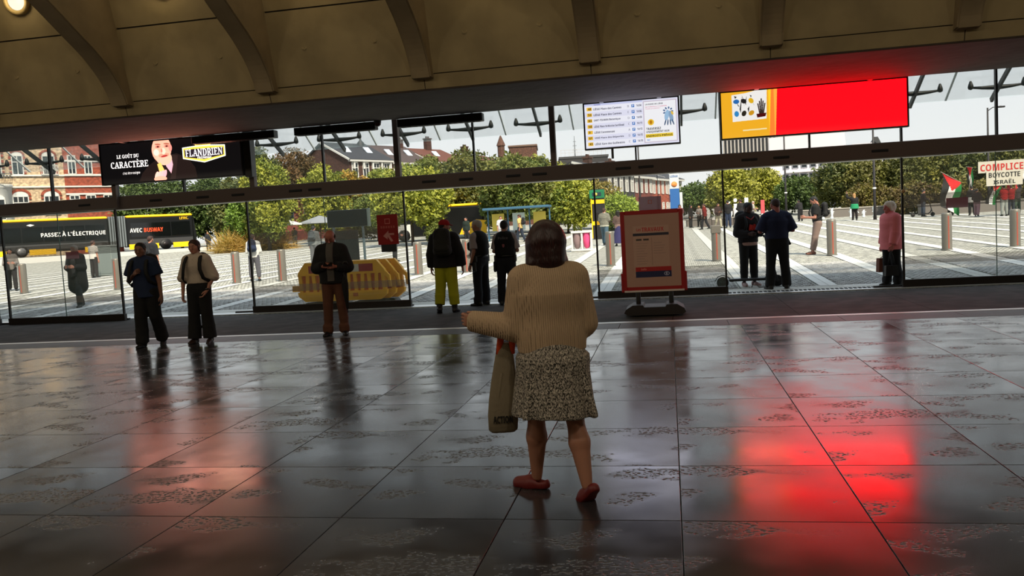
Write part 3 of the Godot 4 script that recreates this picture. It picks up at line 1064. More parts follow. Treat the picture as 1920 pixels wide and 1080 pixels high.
# ------------------------------------------------------------------ bodies from signed distances
func sdf(prims: Array, cell: float, clips: Array, tint) -> Array:
	# prim: [a, b, ra, rb, sx, sz, k, mode]; mode 0 joins, 1 cuts out, 2 joins with flat ends
	var lo := Vector3.ONE * 1e9
	var hi := Vector3.ONE * -1e9
	for q in prims:
		if q[7] == 1: continue
		var a0: Vector3 = q[0]
		var b0: Vector3 = q[1]
		var rr := maxf(q[2], q[3])
		var e := Vector3(rr * q[4], rr, rr * q[5]) + Vector3.ONE * cell * 2.5
		lo = lo.min(a0 - e).min(b0 - e)
		hi = hi.max(a0 + e).max(b0 + e)
	var nx := int((hi.x - lo.x) / cell) + 2
	var ny := int((hi.y - lo.y) / cell) + 2
	var nz := int((hi.z - lo.z) / cell) + 2
	var sy := nx
	var sz := nx * ny
	var f := PackedFloat32Array()
	f.resize(nx * ny * nz)
	f.fill(1.0)
	for q in prims:
		var a: Vector3 = q[0]
		var b: Vector3 = q[1]
		var ra: float = q[2]
		var rb: float = q[3]
		var ix: float = 1.0 / q[4]
		var iz: float = 1.0 / q[5]
		var sc := minf(minf(q[4], q[5]), 1.0)
		var k: float = maxf(q[6], 1e-4)
		var mode: int = q[7]
		var ab := b - a
		var l2 := maxf(ab.dot(ab), 1e-9)
		var abn := ab / sqrt(l2)
		var lab := sqrt(l2)
		var rm := maxf(ra, rb)
		var ext := Vector3(rm * q[4], rm, rm * q[5]) + Vector3.ONE * (k + cell * 2.0)
		var p0 := (a.min(b) - ext - lo) / cell
		var p1 := (a.max(b) + ext - lo) / cell
		var x0 := maxi(0, int(p0.x))
		var x1 := mini(nx - 1, int(p1.x) + 1)
		var y0 := maxi(0, int(p0.y))
		var y1 := mini(ny - 1, int(p1.y) + 1)
		var z0 := maxi(0, int(p0.z))
		var z1 := mini(nz - 1, int(p1.z) + 1)
		for z in range(z0, z1 + 1):
			for y in range(y0, y1 + 1):
				var i := x0 + y * sy + z * sz
				var pa := Vector3(lo.x + x0 * cell, lo.y + y * cell, lo.z + z * cell) - a
				for x in range(x0, x1 + 1):
					var t := clampf(pa.dot(ab) / l2, 0.0, 1.0)
					var v := pa - ab * t
					var d := (Vector3(v.x * ix, v.y, v.z * iz).length() - (ra + (rb - ra) * t)) * sc
					if mode == 2:
						var h := pa.dot(abn)
						d = maxf(d, maxf(h - lab, -h))
					var c := f[i]
					if mode == 1:
						if -d > c - k:
							var h := maxf(k - absf(c + d), 0.0) / k
							f[i] = maxf(c, -d) + h * h * k * 0.25
					elif d < c + k:
						var h := maxf(k - absf(c - d), 0.0) / k
						f[i] = minf(c, d) - h * h * k * 0.25
					i += 1
					pa.x += cell
	var lim := cell * 2.2
	if clips.size() > 0:
		for z in nz:
			for y in ny:
				var i := y * sy + z * sz
				for x in nx:
					if f[i] < lim:
						var p := lo + Vector3(x, y, z) * cell
						for c in clips:
							var d: float = p.dot(c[0]) - c[1]
							if d > f[i]: f[i] = d
					i += 1
	var at := PackedInt32Array()
	at.resize(nx * ny * nz)
	at.fill(-1)
	var vs := PackedVector3Array()
	var ns := PackedVector3Array()
	var cs := PackedColorArray()
	var idx := PackedInt32Array()
	var off := PackedInt32Array([0, 1, sy, sy + 1, sz, sz + 1, sz + sy, sz + sy + 1])
	var edges := [[0, 1], [2, 3], [4, 5], [6, 7], [0, 2], [1, 3], [4, 6], [5, 7], [0, 4], [1, 5], [2, 6], [3, 7]]
	var corner := []
	for c in 8: corner.append(Vector3(c & 1, (c >> 1) & 1, (c >> 2) & 1))
	var w := PackedFloat32Array()
	w.resize(8)
	for z in nz - 1:
		for y in ny - 1:
			var i := y * sy + z * sz - 1
			for x in nx - 1:
				i += 1
				if absf(f[i]) > lim: continue
				var m := 0
				for c in 8:
					w[c] = f[i + off[c]]
					if w[c] < 0.0: m |= 1 << c
				if m == 0 or m == 255: continue
				var s := Vector3.ZERO
				var n := 0
				for e in edges:
					var wa := w[e[0]]
					var wb := w[e[1]]
					if (wa < 0.0) != (wb < 0.0):
						s += corner[e[0]].lerp(corner[e[1]], wa / (wa - wb))
						n += 1
				at[i] = vs.size()
				var p := lo + (Vector3(x, y, z) + s / n) * cell
				vs.append(p)
				ns.append(Vector3(w[1] + w[3] + w[5] + w[7] - w[0] - w[2] - w[4] - w[6], w[2] + w[3] + w[6] + w[7] - w[0] - w[1] - w[4] - w[5], w[4] + w[5] + w[6] + w[7] - w[0] - w[1] - w[2] - w[3]).normalized())
				cs.append(tint.call(p) if tint != null else Color.WHITE)
				# faces round the three edges that leave corner 0
				if x > 0 and y > 0 and z > 0:
					var i0 := w[0] < 0.0
					if i0 != (w[1] < 0.0):
						quad_ix(idx, at[i], at[i - sy], at[i - sy - sz], at[i - sz], i0)
					if i0 != (w[2] < 0.0):
						quad_ix(idx, at[i], at[i - sz], at[i - sz - 1], at[i - 1], i0)
					if i0 != (w[4] < 0.0):
						quad_ix(idx, at[i], at[i - 1], at[i - 1 - sy], at[i - sy], i0)
	return [vs, ns, cs, idx]


func quad_ix(idx: PackedInt32Array, a: int, b: int, c: int, d: int, flip: bool):
	if a < 0 or b < 0 or c < 0 or d < 0: return
	if not flip: idx.append_array(PackedInt32Array([a, b, c, a, c, d]))
	else: idx.append_array(PackedInt32Array([a, c, b, a, d, c]))


func build_job(i: int):
	var j: Dictionary = jobs[i]
	j.out = sdf(j.prims, j.cell, j.clips, j.tint)


func sdf_mesh(prims: Array, cell: float, clips := [], tint = null, extra := []) -> ArrayMesh:
	# the mesh is filled in by run_jobs(), all cores at once
	var am := ArrayMesh.new()
	jobs.append({"mesh": am, "prims": prims, "cell": cell, "clips": clips, "tint": tint, "extra": extra, "out": []})
	return am


func run_jobs():
	var g := WorkerThreadPool.add_group_task(build_job, jobs.size())
	WorkerThreadPool.wait_for_group_task_completion(g)
	for j in jobs:
		var o: Array = j.out
		var vs: PackedVector3Array = o[0]
		var ns: PackedVector3Array = o[1]
		var cs: PackedColorArray = o[2]
		var ix: PackedInt32Array = o[3]
		for ex in j.extra:   # [index of a shape job, transform]
			var e: Array = jobs[ex[0]].out
			var t: Transform3D = ex[1]
			var flip := t.basis.determinant() < 0
			var first := vs.size()
			var ev: PackedVector3Array = t * (e[0] as PackedVector3Array)
			vs.append_array(ev)
			var nb := t.basis.inverse().transposed()
			for n in (e[1] as PackedVector3Array): ns.append((nb * n).normalized())
			cs.append_array(e[2])
			var ei: PackedInt32Array = e[3]
			for k in range(0, ei.size(), 3):
				ix.append(first + ei[k])
				ix.append(first + ei[k + (2 if flip else 1)])
				ix.append(first + ei[k + (1 if flip else 2)])
		if vs.size() == 0: continue
		var arr := []
		arr.resize(Mesh.ARRAY_MAX)
		arr[Mesh.ARRAY_VERTEX] = vs
		arr[Mesh.ARRAY_NORMAL] = ns
		arr[Mesh.ARRAY_COLOR] = cs
		arr[Mesh.ARRAY_INDEX] = ix
		if j.mesh: j.mesh.add_surface_from_arrays(Mesh.PRIMITIVE_TRIANGLES, arr)


func pr(a: Vector3, b: Vector3, ra: float, rb: float, k := 0.03, sx := 1.0, sz := 1.0, mode := 0) -> Array:
	return [a, b, ra, rb, sx, sz, k, mode]


var head_job := {}
var hand_job := {}
var hair_mesh := {}
var shoe_mesh := {}


func V(x: float, y: float, z: float) -> Vector3:
	return Vector3(x, y, z)


func head_shape(cell: float) -> int:
	if head_job.has(cell): return head_job[cell]
	var p := [pr(V(0, 0.03, -0.028), V(0, 0.036, 0.018), 0.078, 0.075, 0.02, 0.97), pr(V(0, -0.03, 0.015), V(0, -0.07, 0.042), 0.06, 0.036, 0.04, 1.0), pr(V(0, -0.085, 0.062), V(0, -0.083, 0.066), 0.02, 0.02, 0.02, 1.2), pr(V(0, -0.03, -0.03), V(0, -0.16, -0.035), 0.056, 0.056, 0.04)]
	for s in [-1.0, 1.0]:
		p.append(pr(V(s * 0.042, -0.02, 0.045), V(s * 0.035, -0.055, 0.04), 0.03, 0.024, 0.03))
		p.append(pr(V(s * 0.012, 0.024, 0.084), V(s * 0.042, 0.024, 0.068), 0.012, 0.011, 0.015))
		p.append(pr(V(s * 0.032, 0.003, 0.104), V(s * 0.034, 0.002, 0.1), 0.017, 0.017, 0.014, 1.0, 1.0, 1))
		p.append(pr(V(s * 0.031, 0.003, 0.073), V(s * 0.032, 0.003, 0.073), 0.0135, 0.0135, 0.003))
		p.append(pr(V(s * 0.080, 0.012, -0.012), V(s * 0.077, -0.028, -0.004), 0.02, 0.011, 0.008, 0.45, 0.8))
		p.append(pr(V(s * 0.011, -0.031, 0.096), V(s * 0.009, -0.031, 0.096), 0.010, 0.009, 0.01))
	p.append(pr(V(0, 0.012, 0.086), V(0, -0.026, 0.108), 0.010, 0.013, 0.012))
	p.append(pr(V(-0.02, -0.056, 0.082), V(0.02, -0.056, 0.082), 0.007, 0.007, 0.008))
	p.append(pr(V(-0.014, -0.067, 0.082), V(0.014, -0.067, 0.082), 0.008, 0.008, 0.008))
	p.append(pr(V(-0.02, -0.0615, 0.094), V(0.02, -0.0615, 0.094), 0.0025, 0.0025, 0.003, 1.0, 1.0, 1))
	head_job[cell] = jobs.size()
	jobs.append({"mesh": null, "prims": p, "cell": cell, "clips": [], "tint": face_tint, "extra": [], "out": []})
	return head_job[cell]


func face_tint(p: Vector3) -> Color:
	var ax := absf(p.x)
	if p.z > 0.078 and Vector2(ax - 0.032, p.y - 0.003).length() < 0.006: return Color(0.05, 0.04, 0.04)
	if p.z > 0.076 and Vector2(ax - 0.032, (p.y - 0.003) * 1.6).length() < 0.0115: return Color(1.2, 1.25, 1.3)
	if p.z > 0.06 and ax > 0.014 and ax < 0.05 and absf(p.y - 0.030 + (ax - 0.03) * (ax - 0.03) * 8) < 0.005: return Color(0.25, 0.2, 0.18)
	if p.z > 0.078 and ax < 0.022 and p.y > -0.074 and p.y < -0.05: return Color(0.85, 0.5, 0.48)
	return Color.WHITE


func hand_shape(cell: float, curl: float) -> int:
	# a left hand hanging from the wrist at the origin: fingers to -y, thumb to +z, palm to -x
	var key := "%s %s" % [cell, curl]
	if hand_job.has(key): return hand_job[key]
	var p := [pr(V(0, 0.02, 0), V(0, -0.02, 0), 0.026, 0.027, 0.02, 0.75, 1.0)]
	for k in 4:
		p.append(pr(V(0.002, -0.015, 0.012 - k * 0.009), V(0, -0.08, 0.03 - k * 0.0195), 0.017, 0.0135, 0.012, 0.85))
	for k in 4:
		var ln: float = [0.036, 0.041, 0.038, 0.029][k]
		var a := V(0, -0.085, 0.031 - k * 0.0205)
		var ang := 0.10 + curl * 0.5 + 0.06 * k
		var r := 0.0092 - 0.0006 * k
		for s in 3:
			var b: Vector3 = a + V(-sin(ang), -cos(ang), 0.03 - 0.02 * k) * ln * [1.0, 0.72, 0.55][s]
			p.append(pr(a, b, r, r - 0.0008, 0.004))
			a = b
			r -= 0.0008
			ang += 0.28 + curl * 0.75
	p.append(pr(V(-0.008, -0.025, 0.022), V(-0.02, -0.055, 0.05), 0.016, 0.0125, 0.012))
	p.append(pr(V(-0.02, -0.055, 0.05), V(-0.026 - curl * 0.01, -0.088, 0.054 - curl * 0.01), 0.0115, 0.009, 0.004))
	hand_job[key] = jobs.size()
	jobs.append({"mesh": null, "prims": p, "cell": cell, "clips": [], "tint": null, "extra": [], "out": []})
	return hand_job[key]


func hair(style: String, cell: float) -> ArrayMesh:
	var key := "%s %s" % [style, cell]
	if hair_mesh.has(key): return hair_mesh[key]
	var p := []
	var clips := []
	match style:
		"short":
			p = [pr(V(0, 0.038, -0.03), V(0, 0.046, 0.012), 0.084, 0.08, 0.01, 0.97), pr(V(0, -0.02, -0.055), V(0, -0.055, -0.05), 0.06, 0.045, 0.03), pr(V(0, 0.01, 0.12), V(0, -0.12, 0.13), 0.075, 0.1, 0.02, 1.15, 1.0, 1)]
			for s in [-1.0, 1.0]: p.append(pr(V(s * 0.075, 0.015, 0.03), V(s * 0.072, -0.01, 0.025), 0.014, 0.008, 0.01, 0.6))
		"crop":
			p = [pr(V(0, 0.034, -0.03), V(0, 0.04, 0.012), 0.083, 0.079, 0.01, 0.97), pr(V(0, -0.02, -0.05), V(0, -0.045, -0.05), 0.058, 0.045, 0.03), pr(V(0, 0.0, 0.12), V(0, -0.12, 0.13), 0.078, 0.1, 0.02, 1.2, 1.0, 1)]
		"bob":
			p = [pr(V(0, 0.045, -0.025), V(0, 0.045, 0.01), 0.096, 0.088, 0.02, 1.0), pr(V(0, 0.0, -0.045), V(0, -0.085, -0.05), 0.098, 0.083, 0.04, 1.12, 0.85), pr(V(0, -0.02, 0.14), V(0, -0.13, 0.14), 0.085, 0.085, 0.02, 0.95, 1.0, 1)]
			for s in [-1.0, 1.0]:
				p.append(pr(V(s * 0.075, 0.02, 0.0), V(s * 0.09, -0.10, -0.005), 0.035, 0.036, 0.03))
				p.append(pr(V(s * 0.085, -0.10, -0.02), V(s * 0.075, -0.125, -0.015), 0.03, 0.018, 0.02))
		"long":
			p = [pr(V(0, 0.04, -0.03), V(0, 0.045, 0.01), 0.09, 0.083, 0.02), pr(V(0, 0.0, -0.05), V(0, -0.20, -0.075), 0.085, 0.06, 0.04, 1.1, 0.7), pr(V(0, -0.02, 0.13), V(0, -0.13, 0.13), 0.078, 0.085, 0.02, 0.9, 1.0, 1)]
			for s in [-1.0, 1.0]: p.append(pr(V(s * 0.075, 0.01, 0.0), V(s * 0.08, -0.18, -0.01), 0.026, 0.02, 0.03))
		"tied":
			p = [pr(V(0, 0.036, -0.03), V(0, 0.044, 0.014), 0.084, 0.08, 0.01, 0.98), pr(V(0, 0.0, -0.06), V(0, -0.04, -0.06), 0.06, 0.05, 0.03), pr(V(0, 0.02, -0.12), V(0, -0.02, -0.125), 0.035, 0.03, 0.02), pr(V(0, -0.01, 0.12), V(0, -0.13, 0.13), 0.078, 0.1, 0.02, 1.05, 1.0, 1)]
			for s in [-1.0, 1.0]: p.append(pr(V(s * 0.078, 0.005, 0.01), V(s * 0.082, -0.07, -0.01), 0.016, 0.012, 0.02))
		"fringe":   # bald crown, hair round the sides
			for s in [-1.0, 1.0]:
				p.append(pr(V(s * 0.07, 0.02, -0.02), V(s * 0.045, 0.0, -0.085), 0.022, 0.025, 0.03))
				p.append(pr(V(s * 0.075, 0.01, 0.0), V(s * 0.06, -0.03, -0.05), 0.015, 0.02, 0.02))
			p.append(pr(V(-0.03, -0.01, -0.095), V(0.03, -0.01, -0.095), 0.022, 0.022, 0.03))
		"puffy":
			p = [pr(V(0, 0.045, -0.04), V(0, 0.055, 0.0), 0.1, 0.09, 0.03, 1.0), pr(V(0, -0.01, -0.07), V(0, -0.05, -0.06), 0.075, 0.06, 0.04), pr(V(0, -0.01, 0.12), V(0, -0.13, 0.13), 0.08, 0.1, 0.02, 1.1, 1.0, 1)]
			for s in [-1.0, 1.0]: p.append(pr(V(s * 0.075, 0.03, 0.01), V(s * 0.075, -0.04, -0.01), 0.03, 0.022, 0.03))
		"cap":
			p = [pr(V(0, 0.045, -0.03), V(0, 0.05, 0.012), 0.088, 0.084, 0.01, 0.98), pr(V(0, 0.045, 0.09), V(0, 0.035, 0.15), 0.07, 0.062, 0.008, 1.0, 1.0)]
			p[1] = pr(V(0, 0.042, 0.075), V(0, 0.030, 0.15), 0.012, 0.008, 0.01, 5.5, 1.2)
			clips = [[V(0, -1, 0), -0.025]]
	hair_mesh[key] = sdf_mesh(p, cell, clips)
	return hair_mesh[key]


func shoe(style: String, cell: float) -> ArrayMesh:
	# ankle above the origin, sole on y = -0.075, toe to +z
	var key := "%s %s" % [style, cell]
	if shoe_mesh.has(key): return shoe_mesh[key]
	var p := [pr(V(0, -0.045, -0.045), V(0.004, -0.048, 0.06), 0.042, 0.046, 0.03, 0.9), pr(V(0.004, -0.05, 0.06), V(0.006, -0.056, 0.155), 0.044, 0.03, 0.03, 1.0)]
	if style == "boot": p.append(pr(V(0, -0.03, -0.02), V(0, 0.09, -0.02), 0.052, 0.056, 0.03, 1.0, 1.0, 2))
	elif style == "clog":
		p = [pr(V(0, -0.05, -0.05), V(0.004, -0.048, 0.05), 0.04, 0.047, 0.03, 1.0), pr(V(0.004, -0.045, 0.05), V(0.006, -0.048, 0.14), 0.052, 0.044, 0.03, 1.05), pr(V(0, -0.005, -0.03), V(0, 0.02, -0.02), 0.038, 0.04, 0.01, 1.0, 1.0, 1)]
	else: p.append(pr(V(0, -0.03, -0.03), V(0, 0.012, -0.03), 0.042, 0.045, 0.02, 1.0, 1.0, 2))
	shoe_mesh[key] = sdf_mesh(p, cell, [[V(0, -1, 0), 0.075]])
	return shoe_mesh[key]


func skin(c: Color) -> StandardMaterial3D:
	var m := M("skin " + c.to_html(), c, 0.55)
	m.vertex_color_use_as_albedo = true
	m.subsurf_scatter_enabled = true
	m.subsurf_scatter_strength = 0.05
	return m


func dir(v: Vector3) -> Vector3:
	return v.normalized()


func person(s: Dictionary) -> Dictionary:
	# faces +z before it is turned; its left is +x. Arms and legs are given as directions of their two bones.
	var o := thing("person", s.label, "person", s.at, s.get("yaw", 0.0), s.get("group", ""))
	var h: float = s.get("h", 1.75) / 1.75
	var cell: float = s.get("cell", 0.018)
	var fat: float = s.get("fat", 1.0)
	var far := cell > 0.03
	var up: Vector3 = dir(s.get("lean", V(0, 1, 0.02)))
	var tw: float = deg_to_rad(s.get("twist", 0.0))
	var legs: Array = s.get("legs", [V(0.03, -1, 0.0), V(0.02, -1, -0.02), V(-0.03, -1, 0.0), V(-0.02, -1, -0.02)])
	var arms: Array = s.get("arms", [V(0.16, -1, 0.0), V(0.04, -1, 0.15), V(-0.16, -1, 0.0), V(-0.04, -1, 0.15)])
	var hipw := 0.088 * h
	var P := V(0, 0.93 * h, 0)
	var J := {}
	for k in 2:
		var sg := 1.0 if k == 0 else -1.0
		var hip := P + V(sg * hipw, -0.02 * h, 0)
		var knee := hip + dir(legs[k * 2]) * 0.425 * h
		var ank := knee + dir(legs[k * 2 + 1]) * 0.415 * h
		J["hip%d" % k] = hip
		J["knee%d" % k] = knee
		J["ank%d" % k] = ank
	var low := minf(J.ank0.y, J.ank1.y) - 0.075 * h
	var fix := V(0, -low, 0)
	P += fix
	for k in J: J[k] += fix
	var T := P + up * 0.50 * h     # base of the neck
	var C := P + up * 0.34 * h
	var sd := V(cos(tw), 0, -sin(tw))
	var fw := V(sin(tw), 0, cos(tw))
	var hb := Basis.from_euler(V(deg_to_rad(s.get("nod", 5.0)), deg_to_rad(s.get("look", 0.0)), deg_to_rad(s.get("tilt", 0.0))))
	var H := T + (up * 0.10 + V(0, 0.045, 0) + hb.z * 0.025) * h
	J.head = H
	J.top = T
	J.chest = C
	J.pelvis = P
	var shw: float = 0.165 * h * s.get("wide", 1.0)
	for k in 2:
		var sg := 1.0 if k == 0 else -1.0
		var sh := T + sd * sg * shw - up * 0.068 * h
		var el := sh + dir(arms[k * 2]) * 0.295 * h
		var wr := el + dir(arms[k * 2 + 1]) * 0.25 * h
		J["sh%d" % k] = sh
		J["el%d" % k] = el
		J["wr%d" % k] = wr
	# ---- the body
	var b := []
	b.append(pr(P - up * 0.03 * h, P + up * 0.06 * h, 0.118 * h * fat, 0.112 * h * fat, 0.05, 1.2, 0.85))
	b.append(pr(P + up * 0.1 * h, C, 0.108 * h * fat, 0.125 * h * fat, 0.06, 1.12, 0.8))
	b.append(pr(C, T - up * 0.1 * h, 0.125 * h * fat, 0.11 * h, 0.06, 1.2, 0.8))
	b.append(pr(J.sh0, J.sh1, 0.055 * h, 0.055 * h, 0.05))
	for k in 2: b.append(pr(T - up * 0.01 * h, (J["sh%d" % k] as Vector3).lerp(T, 0.25), 0.05 * h, 0.048 * h, 0.04))
	b.append(pr(T - up * 0.03 * h, H - V(0, 0.02, 0) * h, 0.058 * h, 0.052 * h, 0.03))
	for k in 2:
		var wd: Vector3 = dir(J["wr%d" % k] - J["el%d" % k])
		b.append(pr(J["sh%d" % k], J["el%d" % k], 0.05 * h * fat, 0.04 * h, 0.03))
		b.append(pr(J["el%d" % k], J["wr%d" % k] + wd * 0.01, 0.041 * h, 0.027 * h, 0.012))
		b.append(pr(J["hip%d" % k], J["knee%d" % k], 0.084 * h * fat, 0.055 * h, 0.03))
		b.append(pr(J["knee%d" % k], J["knee%d" % k].lerp(J["ank%d" % k], 0.35) + V(0, 0, -0.012) * h, 0.052 * h, 0.054 * h * fat, 0.02))
		b.append(pr(J["knee%d" % k].lerp(J["ank%d" % k], 0.35) + V(0, 0, -0.012) * h, J["ank%d" % k], 0.054 * h * fat, 0.034 * h, 0.02))
	var extra := [[head_shape(0.005 if not far else 0.014), Transform3D(hb * (h * s.get("headsize", 1.0)), H)]]
	var curls: Array = s.get("curl", [0.25, 0.25])
	for k in 2:
		var wd: Vector3 = dir(J["wr%d" % k] - J["el%d" % k])
		var hint: Vector3 = s["thumb"][k] if s.has("thumb") else (fw if absf(wd.y) > 0.7 else Vector3.UP)
		var y := -wd
		var z := (hint - y * hint.dot(y)).normalized()
		var x := y.cross(z)
		if k == 1: x = -x
		extra.append([hand_shape(0.0045 if not far else 0.012, curls[k]), Transform3D(Basis(x, y, z) * (h * 0.98), J["wr%d" % k] + wd * 0.012)])
		J["palm%d" % k] = J["wr%d" % k] + wd * 0.08 * h
	var sk: Color = s.get("skin", Color(0.72, 0.52, 0.43))
	part("body", sdf_mesh(b, cell, [], null, extra), skin(sk), o)
	# ---- upper garment
	if s.has("top"):
		var t: Dictionary = s.top
		var g: float = t.get("loose", 0.02) * h
		var q := []
		var hem: float = t.get("hem", -0.06) * h
		q.append(pr(P + up * hem - up * 0.05 * h, P + up * 0.08 * h, (0.12 * fat + t.get("flare", 0.014 if t.get("hem", -0.06) < -0.03 else 0.0)) * h + g, 0.114 * h * fat + g, 0.05, 1.2, 0.88))
		q.append(pr(P + up * 0.1 * h, C, (0.11 * fat) * h + g * t.get("belly", 1.0), 0.127 * h * fat + g, 0.06, 1.15, 0.85))
		q.append(pr(C, T - up * 0.1 * h, 0.127 * h * fat + g, 0.112 * h + g * 0.6, 0.06, 1.2, 0.82))
		q.append(pr(J.sh0, J.sh1, 0.057 * h + g * 0.6, 0.057 * h + g * 0.6, 0.05))
		for k in 2: q.append(pr(T - up * 0.012 * h, (J["sh%d" % k] as Vector3).lerp(T, 0.25), 0.052 * h + g * 0.5, 0.05 * h + g * 0.6, 0.04))
		q.append(pr(T - up * 0.05 * h, T + up * t.get("collar", 0.012) * h, 0.075 * h + g * 0.3, 0.062 * h + g * 0.2, 0.02, 1.0, 1.0))
		var sl: float = t.get("sleeve", 2.0)
		for k in 2:
			var sh: Vector3 = J["sh%d" % k]
			var el: Vector3 = J["el%d" % k]
			var wr: Vector3 = J["wr%d" % k]
			var puff: float = t.get("puff", 0.0) * h
			if sl <= 1.0 and sl > 0.0:
				q.append(pr(sh, sh.lerp(el, sl), 0.053 * h * fat + g * 0.8, 0.05 * h + g + puff, 0.03, 1.0, 1.0, 2))
			elif sl > 1.0:
				q.append(pr(sh, el, 0.053 * h * fat + g * 0.8, 0.045 * h + g * 0.9 + puff * 0.6, 0.03))
				q.append(pr(el, el.lerp(wr, sl - 1.0), 0.046 * h + g * 0.9 + puff, 0.032 * h + g * 0.8 + puff * 0.5, 0.02, 1.0, 1.0, 2))
		for e in t.get("folds", []): q.append(e)
		part(t.get("name", "shirt"), sdf_mesh(q, cell, [[-up, -(P + up * hem).dot(up)]]), t.mat, o)
	# ---- lower garment
	if s.has("bottom"):
		var t: Dictionary = s.bottom
		var g: float = t.get("loose", 0.018) * h
		var q := []
		q.append(pr(P - up * 0.04 * h, P + up * 0.08 * h, 0.12 * h * fat + g * 0.6, 0.113 * h * fat + g * 0.5, 0.05, 1.2, 0.9))
		var ln: float = t.get("length", 2.0)
		for k in 2:
			var hip: Vector3 = J["hip%d" % k]
			var knee: Vector3 = J["knee%d" % k]
			var ank: Vector3 = J["ank%d" % k]
			q.append(pr(hip, knee, 0.086 * h * fat + g, 0.06 * h + g, 0.03))
			if ln > 1.0:
				var end := knee.lerp(ank, ln - 1.0)
				var mid := knee.lerp(end, 0.5) + V(0, 0, -0.008) * h
				q.append(pr(knee, mid, 0.06 * h + g, 0.056 * h + g + t.get("flare", 0.0) * 0.4 * h, 0.02))
				q.append(pr(mid, end, 0.056 * h + g + t.get("flare", 0.0) * 0.4 * h, 0.045 * h + g + t.get("flare", 0.0) * h, 0.02, 1.0, 1.0, 2))
			for i in t.get("wrinkle", 3):
				var u: float = 0.82 + i * 0.07
				var c := knee.lerp(ank, u) + V(0, 0, 0.02)
				if not far and ln > 1.9: q.append(pr(c + V(-0.03, 0.01 * (i % 2), 0), c + V(0.03, -0.008, 0.01), 0.05 * h + g * 0.5, 0.045 * h + g * 0.5, 0.01))
		part(t.get("name", "trousers"), sdf_mesh(q, cell, [[V(0, 1, 0), P.y + 0.09 * h]]), t.mat, o)
		if t.has("belt"):
			var bl := MB.new(true)
			bl.lathe([Vector2(0.14, -0.02), Vector2(0.145, 0.02)], 20)
			bl.x = Transform3D(Basis.from_scale(V(1.12 * fat * h, h, 0.88 * fat * h)), P + V(0, 0.06, 0) * h)
			bl.lathe([Vector2(0.148, -0.022), Vector2(0.152, 0.0), Vector2(0.148, 0.022)], 24)
			part("belt", bl, t.belt, o)
	# ---- shoes
	if s.has("shoes"):
		var feet: Array = s.get("feet", [[8.0, 0.0], [-8.0, 0.0]])
		for k in 2:
			var m := part("shoe", shoe(s.get("shoe", "shoe"), 0.009 if not far else 0.02), s.shoes, o, J["ank%d" % k])
			m.basis = Basis.from_euler(V(deg_to_rad(feet[k][1]), deg_to_rad(feet[k][0]), 0)) * h
	if s.has("hair"):
		var m := part("cap" if s.hair == "cap" else "hair", hair(s.hair, 0.007 if not far else 0.014), s.hairmat, o, H)
		m.basis = hb * (h * s.get("headsize", 1.0))
		if s.hair == "cap":
			var m2 := part("hair", hair("crop", 0.009), M("hair dark", Color(0.05, 0.04, 0.035), 0.7), o, H)
			m2.basis = hb * (h * 0.985)
	J.basis = hb
	J.root = o
	J.h = h
	J.up = up
	return J


func tagpart(J: Dictionary, called: String, m, mat: Material, at := Vector3.ZERO, rot := Vector3.ZERO) -> MeshInstance3D:
	return part(called, m, mat, J.root, at, rot)


func world(J: Dictionary, p: Vector3) -> Vector3:
	return J.root.transform * p


func carried(called: String, label: String, category: String, J: Dictionary, at: Vector3, yaw := 0.0, group := "") -> Node3D:
	var o := thing(called, label, category, world(J, at), 0, group)
	o.rotation_degrees.y = J.root.rotation_degrees.y + yaw
	return o


func backpack(J: Dictionary, label: String, mat: Material, size := V(0.3, 0.44, 0.17), cell := 0.02, straps := true) -> Node3D:
	var h: float = J.h
	var up: Vector3 = J.up
	var mid: Vector3 = (J.chest as Vector3).lerp(J.top, 0.25) + V(0, 0, -0.12 * h - size.z * 0.5 - 0.025)
	var o := carried("backpack", label, "backpack", J, mid)
	var x := size.x / 2
	var y := size.y / 2
	var q := [pr(V(0, -y + 0.11, 0), V(0, y - 0.12, 0), 0.11, 0.10, 0.05, x / 0.11, size.z / 0.22)]
	part("bag", sdf_mesh(q + [pr(V(-x * 0.5, -y * 0.7, 0), V(x * 0.5, -y * 0.7, 0), 0.07, 0.07, 0.05, 1.0, size.z / 0.14)], cell), mat, o)
	part("front_pocket", sdf_mesh([pr(V(-x * 0.45, -y * 0.45, -size.z * 0.5), V(x * 0.45, -y * 0.45, -size.z * 0.5), 0.075, 0.075, 0.03, 1.0, 0.6)], cell), mat, o)
	if straps:
		for sg in [-1.0, 1.0]:
			var sy: float = (J.top as Vector3).y - mid.y
			var dz := size.z * 0.5 + 0.025
			var pth := [V(sg * 0.09, minf(sy - 0.06, y * 0.85), size.z * 0.3), V(sg * 0.10, sy + 0.02, dz + 0.03 * h), V(sg * 0.11, sy + 0.025, dz + 0.13 * h), V(sg * 0.12, sy - 0.03, dz + 0.225 * h), V(sg * 0.13, sy - 0.12, dz + 0.285 * h), V(sg * 0.14, sy - 0.22, dz + 0.31 * h), V(sg * 0.175, sy - 0.36, dz + 0.28 * h), V(sg * 0.22, sy - 0.43, dz + 0.13 * h), V(sg * 0.13, -y * 0.7, 0.02)]
			part("strap", MB.new(true).tube(pth, 0.02, 6, true, Vector2(1.5, 0.5)), M("strap black", Color(0.03, 0.03, 0.035), 0.8), o)
	var zp := MB.new()
	zp.tube([V(-x * 0.8, y * 0.2, -size.z * 0.38), V(-x * 0.5, y * 0.7, -size.z * 0.38), V(x * 0.5, y * 0.7, -size.z * 0.38), V(x * 0.8, y * 0.2, -size.z * 0.38)], 0.006, 4)
	part("zip", zp, M("strap black"), o)
	return o


